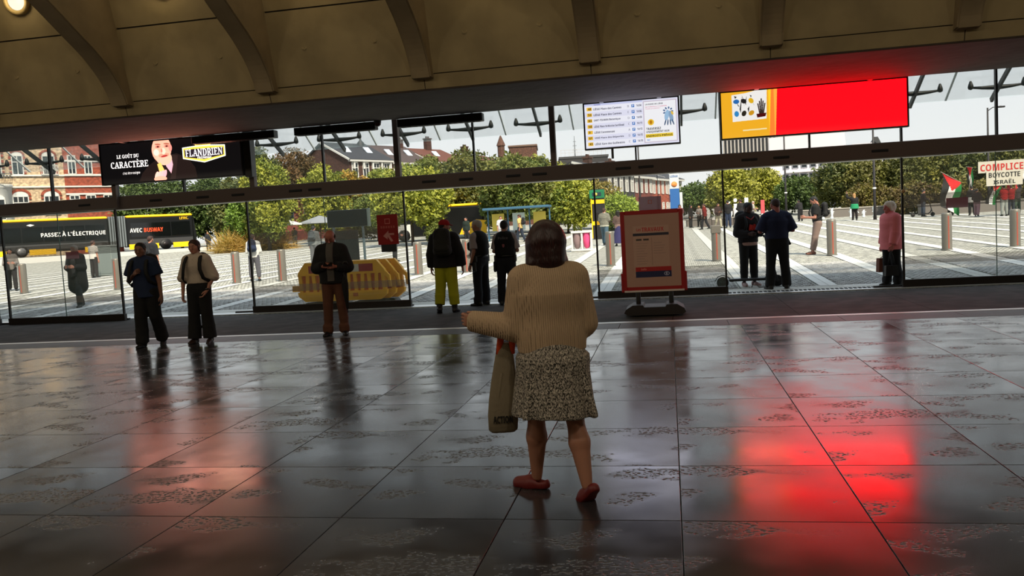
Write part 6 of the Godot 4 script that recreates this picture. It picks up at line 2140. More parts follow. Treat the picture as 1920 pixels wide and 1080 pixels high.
func house(called: String, label: String, at: Vector3, yaw: float, w: float, d: float, eave: float, ridge: float, wm: Material, rm: Material, cols: int, rows: int, first: float, step: float, ww: float, wh: float, fm: Material, arch := false, dormer := 0) -> Node3D:
	# front on local z = 0 looking to +z, running from x = 0 to w; ridge along x
	var o := thing(called, label, "building", at, yaw)
	var m := MB.new()
	m.x = Transform3D(Basis(V(0, 0, -1), V(0, 1, 0), V(1, 0, 0)), Vector3.ZERO)
	m.prism(PackedVector2Array([Vector2(0, -2), Vector2(d, -2), Vector2(d, eave), Vector2(d / 2, ridge), Vector2(0, eave)]), 0.0, w)
	part("wall", m, wm, o)
	if rm:
		var r := MB.new()
		r.x = m.x
		r.prism(PackedVector2Array([Vector2(-0.35, eave - 0.15), Vector2(d / 2, ridge + 0.02), Vector2(d + 0.35, eave - 0.15), Vector2(d + 0.35, eave + 0.08), Vector2(d / 2, ridge + 0.26), Vector2(-0.35, eave + 0.08)]), -0.2, w + 0.2)
		var rf := part("roof", r, rm, o)
		part("verge", MB.new().beam(V(-0.22, eave + 0.02, 0.35), V(-0.22, ridge + 0.14, -d / 2), 0.14, 0.22), M("verge white", Color(0.78, 0.78, 0.76), 0.7), rf)
		for k in dormer:
			var x := w * (k + 0.5) / dormer
			var y := lerpf(eave, ridge, 0.5)
			var z := -d * 0.25 + 0.25
			part("roof_window", MB.new().beam(V(x, y - 0.35, z + 0.62), V(x, y + 0.75, z - 0.55), 0.9, 0.1), M("skylight", Color(0.75, 0.8, 0.85), 0.15), rf)
	part("gutter", box(V(w / 2, eave - 0.1, 0.2), V(w + 0.2, 0.22, 0.4)), M("gutter white", Color(0.72, 0.72, 0.70), 0.7), o)
	var gm := M("far glass", Color(0.10, 0.12, 0.14), 0.12)
	for r in rows:
		for c in cols:
			window(o, w * (c + 0.5) / cols, first + r * step, ww, wh, 0.0, fm, gm, arch, 2, null)
	return o


func chimney(o: Node3D, x: float, y: float, z: float, h: float, mat: Material):
	var m := MB.new()
	m.box(V(x, y + h / 2, z), V(0.9, h, 0.7))
	m.box(V(x, y + h + 0.08, z), V(1.05, 0.16, 0.85))
	for k in 2: m.lathe([Vector2(0.14, 0), Vector2(0.12, 0.35)], 8, V(x - 0.2 + 0.4 * k, y + h + 0.1, z))
	part("chimney", m, mat, o)


func brick(key: String, c := Color(0.4, 0.25, 0.2)) -> StandardMaterial3D:
	if mats.has(key): return mats[key]
	var m := M(key, c, 0.9)
	tri_tex(m, noise_tex("brick tone", 256, 0.05, 4, false, 0, two(Color(0.7, 0.7, 0.7), Color(1, 1, 1))), 0.25)
	return m


func build_far():
	var white := M("frame white", Color(0.82, 0.82, 0.80), 0.6)
	var gm := M("far glass", Color(0.10, 0.12, 0.14), 0.12)
	# road and kerb under the bus
	var rd := struct("road")
	part("carriageway", MB.new().prism(PackedVector2Array([Vector2(-1, 0), Vector2(-1, 1.0), Vector2(0, 1.0), Vector2(0, 0)]), -60, 60), M("asphalt", Color(0.25, 0.25, 0.25), 0.9), rd)
	rd.get_child(0).queue_free()
	rd.remove_child(rd.get_child(0))
	var rt := MB.new()
	rt.box(V(0, 0.35, -9.0), V(70, 1.9, 19.0))
	part("carriageway", rt, M("asphalt"), rd)
	part("kerb", box(V(0, 0.36, 0.65), V(70, 1.9, 0.3), 0.02), M("kerb pale", Color(0.72, 0.72, 0.70), 0.8), rd)
	rd.position = V(-47.2, 0, -63.2)
	rd.rotation_degrees.y = 43.8
	bus(V(-52.1, 1.32, -61.1), 43.8)
	# far left: brick and stone terrace
	var o := thing("town_house_row", "cream and red brick town houses with arched windows and iron balconies behind the bus", "building", V(-62.8, 1.3, -69.5), 51.5)
	var cream := brick("cream brick", Color(0.86, 0.76, 0.62))
	var red := brick("red brick", Color(0.64, 0.31, 0.22))
	var stonem := M("pale stone", Color(0.82, 0.83, 0.81), 0.8)
	part("wall", box(V(0.75, 6.5, -4), V(11.5, 13.4, 8)), cream, o)
	part("brick_wall", box(V(9.0, 6.5, -4), V(5.0, 13.6, 8.1)), red, o)
	part("stone_bay", MB.new(true).lathe([Vector2(1.5, 0), Vector2(1.5, 6.6), Vector2(1.62, 6.7), Vector2(1.62, 7.0), Vector2(0.0, 7.1)], 20, V(0.4, 0, -0.4)), stonem, o)
	for yb in [3.4, 6.75, 7.85, 11.9]: part("string_course", box(V(4.0, yb, 0.06), V(15.0, 0.14, 0.2)), stonem, o)
	for yb in [6.0, 7.9, 9.3]: part("white_band", box(V(9.0, yb, 0.1), V(5.0, 0.16, 0.16)), white, o)
	window(o, 0.4, 7.9, 1.5, 2.1, 0.06, white, gm, true, 2, red)
	window(o, 2.5, 7.9, 1.0, 1.9, 0.02, white, gm, true, 2, red)
	window(o, 5.2, 7.9, 1.15, 1.9, 0.02, white, gm, true, 2, red)
	for wx in [7.25, 8.75, 10.4]:
		window(o, wx, 7.95, 0.75, 1.9, 0.1, white, gm, false, 2)
		window(o, wx, 4.6, 0.95, 1.3, 0.1, white, gm, false, 2)
	for wx in [2.5, 5.2]:
		window(o, wx, 4.0, 1.4, 1.9, 0.02, white, gm, true, 3, red)
		window(o, wx, 0.6, 1.4, 2.2, 0.02, white, gm, false, 2, red)
	window(o, 0.4, 3.6, 1.2, 2.0, 1.1, white, gm, true, 2)
	for q in [[0.4, 7.0, 2.6, 1.3], [5.2, 7.9, 1.5, 0.25]]:
		var b := MB.new()
		b.box(V(q[0], q[1] + 0.95, q[3]), V(q[2], 0.06, 0.06))
		b.box(V(q[0], q[1] + 0.05, q[3]), V(q[2], 0.06, 0.06))
		var nb := int(q[2] / 0.13)
		for k in nb + 1:
			b.box(V(q[0] - q[2] / 2 + q[2] * k / nb, q[1] + 0.5, q[3]), V(0.03, 0.9, 0.03))
			b.box(V(q[0] - q[2] / 2 + q[2] * k / nb, q[1] + 0.55 + 0.2 * (k % 2), q[3]), V(0.12, 0.12, 0.03))
		part("balcony", b, white if q[0] > 1 else M("iron", Color(0.15, 0.15, 0.15), 0.5), o)
	# middle: gabled brick row
	var slate := M("slate", Color(0.20, 0.20, 0.215), 0.6)
	tri_tex(slate, noise_tex("slate", 256, 0.05, 3, false, 0, two(Color(0.7, 0.7, 0.72), Color(1, 1, 1))), 0.4)
	var tile := M("roof tile", Color(0.36, 0.20, 0.15), 0.8)
	var dbrick := brick("dark brick", Color(0.30, 0.185, 0.155))
	o = house("gabled_house", "dark brick house with slate roof, its bare gable facing the square", V(-38.8, 0.6, -100.2), 60, 7.0, 10.5, 10.4, 12.9, dbrick, slate, 4, 2, 5.0, 3.2, 1.0, 1.9, white, true, 2)
	for k in 6: part("eaves_bracket", box(V(0.7 + k * 1.5, 9.75, 0.12), V(0.2, 0.9, 0.3)), white, o)
	part("roof_turret", MB.new(true).lathe([Vector2(0.5, 12.6), Vector2(0.5, 13.2), Vector2(0.15, 13.6), Vector2(0.05, 14.6), Vector2(0, 14.7)], 8, V(6.2, 0, -5)), slate, o)
	o = house("gabled_house", "brick house with brown slate roof right of the bare-gabled house", V(-38.8 + 3.55, 0.6, -100.2 - 6.15), 60, 7.0, 10.5, 10.2, 12.8, brick("mid brick", Color(0.40, 0.25, 0.20)), M("brown slate", Color(0.26, 0.21, 0.20), 0.7), 5, 2, 5.0, 3.0, 0.95, 1.7, white, true, 2)
	chimney(o, 6.0, 12.3, -5, 1.5, dbrick)
	o = house("gabled_house", "blue-grey house with reddish tiled roof, right end of the gabled row", V(-38.8 + 7.1, 0.6, -100.2 - 12.3), 60, 7.0, 10.5, 10.4, 12.6, M("blue grey wall", Color(0.30, 0.34, 0.40), 0.8), tile, 4, 2, 4.9, 3.0, 1.0, 1.9, white, false, 1)
	chimney(o, 4.4, 12.6, -5, 1.6, dbrick)
	o = house("gabled_house", "low house with red tiled roof and stout chimney beyond the gabled row", V(-38.8 + 10.65, 0.6, -100.2 - 18.5), 60, 9.0, 10.5, 10.4, 12.0, brick("mid brick"), tile, 4, 1, 5.5, 3.0, 1.0, 1.7, white, false, 0)
	chimney(o, 5.0, 11.4, -5, 1.9, dbrick)
	# white-framed red brick house low behind the parasols
	o = house("brick_house", "red brick house seen low between the trees behind the cafe parasols", V(-40.5, 1.0, -83.5), 30, 6.0, 6.0, 5.2, 6.4, brick("rose brick", Color(0.46, 0.22, 0.19)), slate, 3, 1, 2.6, 3.0, 1.0, 1.7, M("frame dark", Color(0.2, 0.2, 0.22), 0.6), false, 0)
	# church-like brown block
	o = thing("brick_hall", "brown brick hall with corner turret rising over the trees", "building", V(-25.4, 0, -129), 8)
	var bb := brick("brown brick", Color(0.40, 0.27, 0.22))
	part("wall", box(V(4.6, 5.0, -6), V(9.2, 12.0, 12)), bb, o)
	part("upper_storey", box(V(3.7, 12.4, -6), V(4.3, 3.2, 9)), bb, o)
	part("cornice", box(V(3.7, 14.05, -6), V(4.6, 0.25, 9.3)), M("brown stone", Color(0.42, 0.33, 0.28), 0.8), o)
	part("cornice", box(V(4.6, 11.05, -6), V(9.5, 0.25, 12.3)), M("brown stone"), o)
	part("turret", MB.new().lathe([Vector2(0.55, 9), Vector2(0.55, 14.0), Vector2(0.7, 14.1), Vector2(0.6, 14.4), Vector2(0.1, 15.6), Vector2(0, 15.7)], 8, V(0.4, 0, 0.1)), bb, o)
	for k in 5: window(o, 1.7 + k * 1.5, 8.0, 0.8, 1.9, 0.02, M("brown stone"), gm, false, 2)
	# dark modern block with mast
	o = thing("dark_block", "dark flat-roofed block with rooftop railing and mast", "building", V(-14.9, 0, -120.6), 8)
	part("wall", box(V(3.4, 5.0, -5), V(6.9, 11.6, 10)), M("dark cladding", Color(0.16, 0.15, 0.16), 0.6), o)
	part("parapet", box(V(3.4, 10.9, -5), V(7.1, 0.3, 10.2)), M("dark coping", Color(0.22, 0.22, 0.23), 0.6), o)
	for k in 5: window(o, 0.9 + k * 1.25, 8.7, 1.0, 1.3, 0.02, M("frame grey", Color(0.45, 0.47, 0.5), 0.5), M("pale glass", Color(0.45, 0.5, 0.55), 0.15), false, 2)
	var ra := MB.new()
	for k in 12: ra.box(V(0.2 + k * 0.58, 11.5, -0.3), V(0.04, 1.0, 0.04))
	ra.box(V(3.4, 12.0, -0.3), V(6.6, 0.05, 0.05))
	ra.box(V(3.4, 11.6, -0.3), V(6.6, 0.04, 0.04))
	part("railing", ra, M("rail white", Color(0.7, 0.7, 0.7), 0.5), o)
	var ms := MB.new()
	ms.tube([V(2.3, 11, -3), V(2.3, 14.2, -3)], [0.1, 0.03], 6)
	for k in 3: ms.box(V(2.3, 12.2 + k * 0.6, -3), V(0.7 - k * 0.15, 0.06, 0.06))
	part("mast", ms, M("mast grey", Color(0.4, 0.42, 0.44), 0.5), o)
	# receding brick terrace above the notice board
	for k in 4:
		var lb: String = ["tall dark slate-clad house at the left of the receding terrace", "brick terrace house with white window surrounds above the works board", "third house of the receding brick terrace", "smallest brick house at the right end of the receding terrace"][k]
		o = house("terrace_house", lb, V(-8.6 + k * 2.6, 0.9, -92.0 - k * 8.6), -73, 8.4, 7.0, [5.6, 5.4, 5.4, 5.6][k], [6.6, 6.6, 6.6, 6.9][k], [M("dark cladding"), brick("rose brick"), brick("red brick"), brick("rose brick")][k], slate, 5, 2, 0.9, 2.7, 0.8, 1.7, white, false, 0)
		o.rotation_degrees.y = 73
		o.position = V(-1.9 + k * 1.0 - 4.0 + k * 0.8, 0.9, -84.0 - k * 8.1)
		chimney(o, 4, 6.2, -3.5, 1.1, dbrick)
	# tower with pale fins
	o = thing("finned_tower", "tall tower of pale vertical fins behind the yellow trees", "building", V(9.3, 0, -146), -4)
	part("core", box(V(4.4, 11, -5), V(8.6, 24, 9)), M("tower dark", Color(0.36, 0.36, 0.38), 0.5), o)
	for k in 15: part("fin", box(V(0.25 + k * 0.6, 11, -0.2), V(0.22, 24, 0.7)), M("tower fin", Color(0.66, 0.64, 0.62), 0.7), o)
	part("tower_wing", box(V(11.0, 9.5, -5), V(4.2, 21, 8)), M("wing pale", Color(0.70, 0.66, 0.64), 0.7), o)
	# white modern block
	o = thing("white_block", "white modern block with rows of dark windows and a slanting right end", "building", V(12.4, 0, -107.5), -6)
	var wb := M("white render", Color(0.84, 0.82, 0.84), 0.7)
	part("wall", MB.new().prism(PackedVector2Array([Vector2(0, -2), Vector2(9.6, -2), Vector2(8.6, 10.5), Vector2(0, 10.5)]), -9, 0), wb, o)
	for r in 4:
		for c in 8:
			if c == 0 and r % 2 == 1: continue
			window(o, 0.8 + c * 1.02 + 0.1 * (r % 2), 0.6 + r * 2.0, 0.72, 1.35, 0.02, M("frame grey"), gm, false, 1)
	for r in 4: part("balcony_slab", box(V(5.0, 0.25 + r * 2.0, 0.25), V(6.4, 0.28, 0.6)), wb, o)
	o = thing("white_block", "white house with steep slanting roof right of the white modern block", "building", V(20.6, 0, -101), -10)
	part("wall", MB.new().prism(PackedVector2Array([Vector2(0, -2), Vector2(5.2, -2), Vector2(4.2, 4.2), Vector2(2.3, 8.6), Vector2(0, 8.6)]), -8, 0), wb, o)
	part("roof", MB.new().prism(PackedVector2Array([Vector2(2.3, 8.8), Vector2(2.5, 8.6), Vector2(5.4, 2.2), Vector2(5.9, 2.2), Vector2(2.7, 9.2), Vector2(2.3, 9.2)]), -8.2, 0.2), M("dark coping"), o)
	window(o, 1.2, 4.6, 0.7, 1.6, 0.02, M("frame grey"), gm, false, 2)
	window(o, 1.6, 7.0, 1.2, 1.0, 0.02, M("frame grey"), gm, false, 3)
	# far pale flats
	o = thing("pale_flats", "pale flats far off above the trees right of the blue banner", "building", V(1.5, 0, -174.5), 0)
	part("wall", MB.new().prism(PackedVector2Array([Vector2(0, -2), Vector2(7.5, -2), Vector2(7.5, 6.3), Vector2(3.4, 6.3), Vector2(3.4, 7.6), Vector2(0.6, 7.6), Vector2(0.6, 6.8), Vector2(0, 6.8)]), -9, 0), M("flats white", Color(0.76, 0.78, 0.80), 0.7), o)
	for r in 2: part("window_band", box(V(4.0, 3.6 + r * 1.7, 0.03), V(6.6, 0.7, 0.06)), M("flats glass", Color(0.3, 0.34, 0.38), 0.2), o)
	# trees
	var dk := Color(0.16, 0.22, 0.10)
	var mid := Color(0.28, 0.35, 0.13)
	var yel := Color(0.52, 0.52, 0.16)
	var olive := Color(0.36, 0.36, 0.15)
	var T := [
		[-52.3, -77.4, 7.6, 2.6, 1.0, dk, mid, "dark tree at the left end of the row behind the bus", 1500], [-48.6, -77.9, 7.2, 2.6, 1.0, dk, mid, "second dark tree in the row behind the bus", 1500], [-44.9, -78.6, 7.2, 2.5, 1.0, dk, mid, "third dark tree in the row behind the bus, below the black screen", 1500], [-40.6, -74.4, 6.4, 2.0, 0.8, dk, olive, "dark tree past the front end of the bus", 1300],
		[-29.2, -58.2, 6.5, 1.7, 1.2, mid, yel, "slim yellow-green tree right of the black screen", 1500], [-42.0, -82.6, 9.6, 2.4, 2.0, dk, olive, "tall dark olive tree behind the slim yellow-green tree", 1500], [-39.6, -86.0, 9.6, 2.5, 2.0, Color(0.22, 0.20, 0.10), Color(0.36, 0.26, 0.14), "tall brownish tree left of the bare brick gable", 1500], [-31.8, -60.5, 4.6, 2.0, 0.6, mid, Color(0.36, 0.46, 0.16), "bright green bush-like tree behind the ornamental grass", 1500],
		[-29.0, -68.4, 6.4, 2.0, 1.0, mid, yel, "yellowing tree under the bare brick gable", 1600], [-27.6, -71.7, 6.1, 1.9, 1.0, mid, Color(0.6, 0.46, 0.15), "orange-tinged tree right of the bare gable", 1500], [-25.7, -74.0, 6.3, 1.8, 1.0, mid, yel, "yellow-green tree before the brown-roofed house", 1400], [-23.5, -66.0, 4.0, 2.2, 0.5, mid, olive, "low wide tree behind the information panel", 1500],
		[-16.6, -53.3, 4.9, 2.4, 1.7, mid, yel, "bright yellow-green tree with slender trunk left of the man in red cap", 2400], [-21.6, -77.0, 7.2, 2.3, 1.5, mid, olive, "tree with upright top before the blue-grey house", 1600], [-15.3, -64.9, 6.6, 2.5, 1.2, dk, olive, "broad dark tree behind the police officers", 2000], [-13.6, -71.2, 6.2, 2.3, 1.2, dk, olive, "dark tree under the brown brick hall, left", 1600], [-10.4, -57.6, 5.6, 2.3, 1.6, mid, olive, "green tree with bare trunk by the blue bus shelter", 2200], [-9.4, -66.5, 5.8, 2.1, 1.2, dk, yel, "yellow-topped tree under the brown brick hall, right", 1600],
		[-7.1, -60.1, 4.0, 2.0, 0.7, mid, yel, "low yellowish tree behind the woman in beige jumper", 1600], [-5.6, -66.4, 3.6, 1.8, 0.6, olive, Color(0.5, 0.42, 0.2), "brownish low tree left of the green and yellow totem", 1300], [-3.4, -60.6, 2.4, 1.6, 0.2, mid, Color(0.5, 0.56, 0.2), "light green bush right of the green and yellow totem", 1300],
		[2.9, -82.4, 3.2, 2.0, 0.6, dk, mid, "round dark tree just right of the blue banner", 1400], [5.4, -74.8, 4.3, 2.1, 0.8, olive, yel, "golden tree behind the white letters", 1800], [8.3, -79.3, 4.1, 2.1, 0.8, olive, yel, "golden tree in front of the finned tower", 1700], [11.0, -75.7, 3.0, 1.9, 0.5, dk, mid, "round green tree before the white modern block", 1500],
		[13.6, -70.2, 4.3, 2.0, 0.6, dk, olive, "dark ragged tree right of the white modern block", 1700], [15.5, -68.4, 3.9, 2.2, 0.4, Color(0.26, 0.24, 0.10), olive, "olive tree behind the tall lamp post", 1800], [17.4, -66.8, 4.2, 2.3, 0.4, Color(0.24, 0.25, 0.09), olive, "olive tree behind the woman in pink", 1900], [19.6, -66.6, 4.2, 2.3, 0.4, Color(0.24, 0.26, 0.10), Color(0.44, 0.42, 0.14), "olive tree behind the large flag", 1900], [21.4, -65.0, 4.1, 2.3, 0.4, Color(0.2, 0.24, 0.09), olive, "green tree behind the placards, left", 1900], [23.2, -63.3, 4.1, 2.3, 0.4, Color(0.2, 0.24, 0.09), olive, "green tree behind the placards, right", 1900], [25.2, -61.4, 4.0, 2.2, 0.4, Color(0.18, 0.22, 0.09), olive, "green tree at the far right edge of the square", 1500],
	]
	for t in T: tree("tree", t[7], t[0], t[1], t[2], t[3], t[4], t[5], t[6], t[8])
	var H := [[14.4, -65.2, 1.5], [16.4, -61.2, 1.4], [18.9, -60.8, 1.5], [21.3, -60.4, 1.5], [23.6, -59.8, 1.4]]
	for i in 5: tree("shrub", ["leftmost rusty green shrub behind the low wall", "second rusty green shrub behind the low wall", "rusty green shrub behind the man riding a scooter", "rusty green shrub behind the flag bearers", "rightmost rusty green shrub behind the protesters"][i], H[i][0], H[i][1], H[i][2] + 0.6, 1.5, 0.1, Color(0.24, 0.17, 0.09), Color(0.38, 0.36, 0.14), 1200)
	# ornamental grasses and planter
	for k in 3:
		o = thing("ornamental_grass", ["tall straw-coloured grass clump left of the woman with the blue backpack", "straw-coloured grass clump behind the woman with the blue backpack", "grass clump in front of the cafe parasols"][k], "grass", on(-32.6 + k * 1.5, -58.5 - k * 0.7))
		foliage(o, "blades", [[V(-0.5, 0.1, 0), 0.5, 0.3], [V(0.5, 0.1, 0), 0.5, 0.8], [V(0, 0.2, 0), 0.5, 0.5]], 260, Color(0.40, 0.38, 0.14), Color(0.66, 0.52, 0.28), 9, 1.25)
		part("root_ball", MB.new(true).lathe([Vector2(0.8, -0.1), Vector2(0.75, 0.1), Vector2(0, 0.25)], 10), M("soil", Color(0.2, 0.15, 0.1), 0.95), o)
	o = tree("shrub", "rounded wild shrub right of the bright yellow-green tree's trunk", -14.6, -52.6, 1.4, 0.8, 0.1, mid, olive, 700)
	# cafe parasols
	for k in 2:
		o = thing("parasol", ["white cafe parasol left of the information panel", "grey cafe parasol right of the white one"][k], "parasol", on(-29.9 + k * 2.6, -61.8 - k * 1.5))
		var c := [Color(0.78, 0.78, 0.76), Color(0.50, 0.52, 0.54)]
		part("canopy", MB.new().lathe([Vector2(1.75, 1.75), Vector2(1.7, 1.85), Vector2(0.1, 2.35), Vector2(0, 2.37)], 8), M("parasol %d" % k, c[k], 0.8), o)
		part("pole", MB.new(true).tube([V(0, 0, 0), V(0, 2.3, 0)], 0.04, 8), M("pole dark", Color(0.1, 0.1, 0.1), 0.5), o)
		part("base", MB.new(true).lathe([Vector2(0.4, 0), Vector2(0.38, 0.08), Vector2(0, 0.1)], 12), M("pole dark"), o)
	# bus shelter, second bus, totem, banner
	o = thing("bus_shelter", "blue-framed bus shelter with yellow timetable panels under the trees", "shelter", on(-9.4, -52.2))
	var bf := M("shelter blue", Color(0.20, 0.36, 0.46), 0.5)
	part("roof", box(V(0, 2.05, -0.5), V(4.2, 0.14, 1.6), 0.02), bf, o)
	for x in [-2.0, -0.7, 0.7, 2.0]: part("post", box(V(x, 1.0, -0.9), V(0.08, 2.0, 0.08)), bf, o)
	for k in 3: part("timetable", box(V(-1.35 + k * 1.35, 1.2, -0.9), V(0.8, 1.1, 0.05)), [M("tt yellow", Color(0.80, 0.72, 0.30), 0.6), M("tt pale", Color(0.72, 0.78, 0.76), 0.5), M("tt yellow")][k], o)
	part("bench", box(V(0, 0.45, -0.6), V(3.2, 0.06, 0.4)), M("pole dark"), o)
	o = thing("bus", "yellow and black bus waiting under the trees behind the man in red cap", "bus", on(-17.2, -61.2), 8)
	part("body", box(V(0, 1.35, 0), V(7.5, 2.1, 2.4), 0.12), M("bus black", Color(0.03, 0.03, 0.032), 0.3), o)
	part("roof", box(V(0, 2.45, 0), V(7.4, 0.22, 2.3), 0.08), M("bus yellow", Color(0.95, 0.74, 0.05), 0.4), o)
	part("front_panel", MB.new().prism(PackedVector2Array([Vector2(1.9, 0.3), Vector2(3.9, 0.3), Vector2(3.9, 1.25), Vector2(3.2, 1.35), Vector2(2.2, 0.9)]), 0.8, 1.26), M("bus yellow"), o)
	part("white_panel", box(V(-2.6, 0.8, 1.22), V(1.8, 0.9, 0.06), 0.02), M("bus white", Color(0.75, 0.75, 0.73), 0.5), o)
	for x in [-2.2, 2.6]: part("wheel", MB.new(true).tube([V(x, 0.45, 1.0), V(x, 0.45, 1.25)], 0.45, 16), M("black rubber"), o)
	o = thing("stop_totem", "tall bus stop totem with a green head and yellow edge", "sign", on(-3.85, -47.6))
	part("post", box(V(0, 1.4, 0), V(0.72, 2.8, 0.14), 0.02), M("totem dark", Color(0.12, 0.11, 0.12), 0.4), o)
	part("green_head", box(V(-0.05, 2.52, 0.02), V(0.84, 0.48, 0.2), 0.03), M("totem green", Color(0.05, 0.42, 0.26), 0.5), o)
	part("emblem", MB.new().box(V(-0.05, 2.52, 0.13), V(0.5, 0.2, 0.02), 0.005), M("totem blue", Color(0.06, 0.16, 0.22), 0.5), o)
	part("emblem_dot", MB.new(true).tube([V(-0.1, 2.52, 0.13), V(-0.1, 2.52, 0.155)], 0.09, 14), M("tt yellow"), o)
	for yy in [2.1, 0.9]: part("yellow_band", box(V(0, yy, 0.08), V(0.72, 0.22, 0.02)), M("bus yellow"), o)
	part("yellow_edge", box(V(-0.38, 1.2, 0), V(0.05, 2.3, 0.16)), M("bus yellow"), o)
	o = thing("banner_column", "tall blue and white banner column with an orange disc behind the works board", "banner", on(0.47, -57.8))
	part("blue_cloth", box(V(0, 1.55, 0), V(0.62, 2.2, 0.14), 0.02), M("banner blue", Color(0.12, 0.36, 0.62), 0.6), o)
	part("white_cloth", box(V(0, 3.2, 0), V(0.62, 1.1, 0.14), 0.02), M("banner white", Color(0.78, 0.80, 0.82), 0.6), o)
	part("orange_disc", MB.new(true).tube([V(0, 2.95, 0.06), V(0, 2.95, 0.085)], 0.19, 18), M("banner orange", Color(0.82, 0.50, 0.22), 0.6), o)
	part("lettering", lettering("LIÈGE", 0.16, 0.01, 700, "Droid Sans", 0.5), M("banner blue"), o, V(0, 3.5, 0.075))
	part("white_side", box(V(0.42, 1.2, -0.05), V(0.18, 2.4, 0.1)), M("banner white"), o)
	# white letters of the town's name, seen from behind
	var lw := M("letter white", Color(0.86, 0.85, 0.83), 0.5)
	var LT := [["e", 2.46, 0.62, 0.82], ["g", 3.18, 0.62, 0.98], ["è", 3.90, 0.62, 1.12], ["i", 4.42, 0.22, 1.32], ["L", 4.94, 0.62, 1.32]]
	for k in 5:
		var q: Array = LT[k]
		o = thing("giant_letter", ["giant white letter e seen from behind, leftmost of the row", "giant white letter g seen from behind", "giant white accented letter seen from behind", "giant white dotted letter i seen from behind", "giant white capital L seen from behind, rightmost of the row"][k], "letter", V(q[1], 1.28, -58.2), 180, "giant letters on the square")
		part("letter", lettering(q[0], q[3], 0.35, 700, "Droid Sans", q[2]), lw, o, V(0, q[3] / 2 - (0.26 if q[0] == "g" else 0.0), 0))
		part("plinth", box(V(0, -0.3, 0), V(q[2] + 0.06, 0.6, 0.5), 0.02), M("plinth", Color(0.36, 0.33, 0.31), 0.8), o)
	o = thing("red_upright_panel", "slim pink-red upright panel right of the giant white letters", "panel", on(6.15, -58.0))
	part("panel", box(V(0, 1.1, 0), V(0.25, 0.9, 0.1), 0.02), M("panel pink", Color(0.75, 0.28, 0.30), 0.6), o)
	part("stand", box(V(0, 0.33, 0), V(0.2, 0.66, 0.1), 0.01), M("letter white"), o)
	# low walls
	for q in [[1.2, 7.8, -60.3, 0.42, "long low stone bench wall behind the giant letters' visitors"], [9.0, 16.0, -62.6, 0.55, "low pale wall behind the fountain jets"], [15.6, 23.0, -57.6, 0.62, "low pale wall behind the man riding a scooter"]]:
		o = thing("low_wall", q[4], "wall", on((q[0] + q[1]) / 2, q[2]), 5)
		part("wall", box(V(0, q[3] / 2 - 0.15, 0), V(q[1] - q[0], q[3] + 0.3, 0.5), 0.02), M("wall stone", Color(0.40, 0.38, 0.36), 0.8), o)
		part("coping", box(V(0, q[3] + 0.03, 0), V(q[1] - q[0] + 0.06, 0.08, 0.58), 0.01), M("wall coping", Color(0.60, 0.58, 0.55), 0.7), o)
	# fountain jets
	var wt := M("water white", Color(0.92, 0.95, 0.95), 0.25)
	for k in 9:
		var x: float = [7.0, 7.5, 9.9, 10.2, 10.75, 11.95, 12.3, 12.75, 13.4][k]
		var hh: float = [0.55, 0.35, 0.75, 0.5, 0.75, 0.7, 0.6, 0.5, 0.8][k]
		o = thing("fountain_jet", ["short fountain jet between the man in navy shirt and the leaning man", "lowest fountain jet left of the leaning man's hands", "first fountain jet right of the leaning man", "thin second fountain jet right of the leaning man", "third fountain jet right of the leaning man", "fountain jet left of the woman with the green cloth", "fountain jet at the feet of the woman with the green cloth", "fountain jet just right of the woman with the green cloth", "last fountain jet, left of the tall lamp post"][k], "fountain", on(x, -59.4), 0, "white fountain jets on the square")
		var m := MB.new(true)
		m.lathe([Vector2(0.10, 0), Vector2(0.06, hh * 0.3), Vector2(0.09, hh * 0.55), Vector2(0.07, hh * 0.8), Vector2(0.03, hh * 0.95), Vector2(0, hh)], 9)
		for j in 9: m.lathe([Vector2(0, -0.035), Vector2(0.03, 0), Vector2(0, 0.035)], 6, V(rng.randf_range(-0.13, 0.13), rng.randf_range(0.05, hh), rng.randf_range(-0.1, 0.1)))
		part("water", m, wt, o)
		part("nozzle", MB.new(true).lathe([Vector2(0.12, 0), Vector2(0.12, 0.02), Vector2(0.0, 0.025)], 12), M("ring steel"), o)
	# lamp posts
	var pm := M("post grey", Color(0.14, 0.13, 0.14), 0.5, 0.3)
	for q in [[12.3, -54.3, 6.0, "tall dark lamp post right of the woman with the green cloth"], [8.7, -66.0, 6.5, "tall dark lamp post in front of the white modern block"], [20.1, -58.5, 6.5, "dark post among the trees behind the placards"], [-2.2, -70.0, 8.5, "slim lamp post rising over the terrace above the works board"]]:
		o = thing("lamp_post", q[3], "lamp post", on(q[0], q[1]))
		part("post", MB.new(true).tube([V(0, 0, 0), V(0, 1.0, 0), V(0, q[2], 0)], [0.11, 0.08, 0.05], 8), pm, o)
		part("arm", MB.new(true).tube([V(0, q[2] - 0.2, 0), V(0.3, q[2], 0), V(0.8, q[2] + 0.05, 0)], 0.03, 6), pm, o)
		part("lantern", box(V(0.75, q[2], 0), V(0.5, 0.1, 0.2), 0.02), pm, o)
		part("collar", MB.new(true).lathe([Vector2(0.1, 1.85), Vector2(0.12, 1.9), Vector2(0.1, 1.95)], 10), M("letter white"), o)
	# placards and flags
	placard("COMPLICE", "white placard with red lettering held above the other placard", V(17.75, 0, -49.75), 2.72, 2.25, 0.62, Color(0.70, 0.12, 0.12), false)
	placard("BOYCOTTE\nISRAËL", "white placard with two lines of black lettering held by the protesters", V(17.85, 0, -49.68), 2.0, 1.72, 0.80, Color(0.10, 0.09, 0.09), true)
	flag("large black, white and green flag with red triangle on a slanting pole", V(16.0, 3.28, -53.8), V(0.98, -0.62, 0), V(-0.18, -1.95, 0.1), V(16.5, 2.2, -54.1), 1.0)
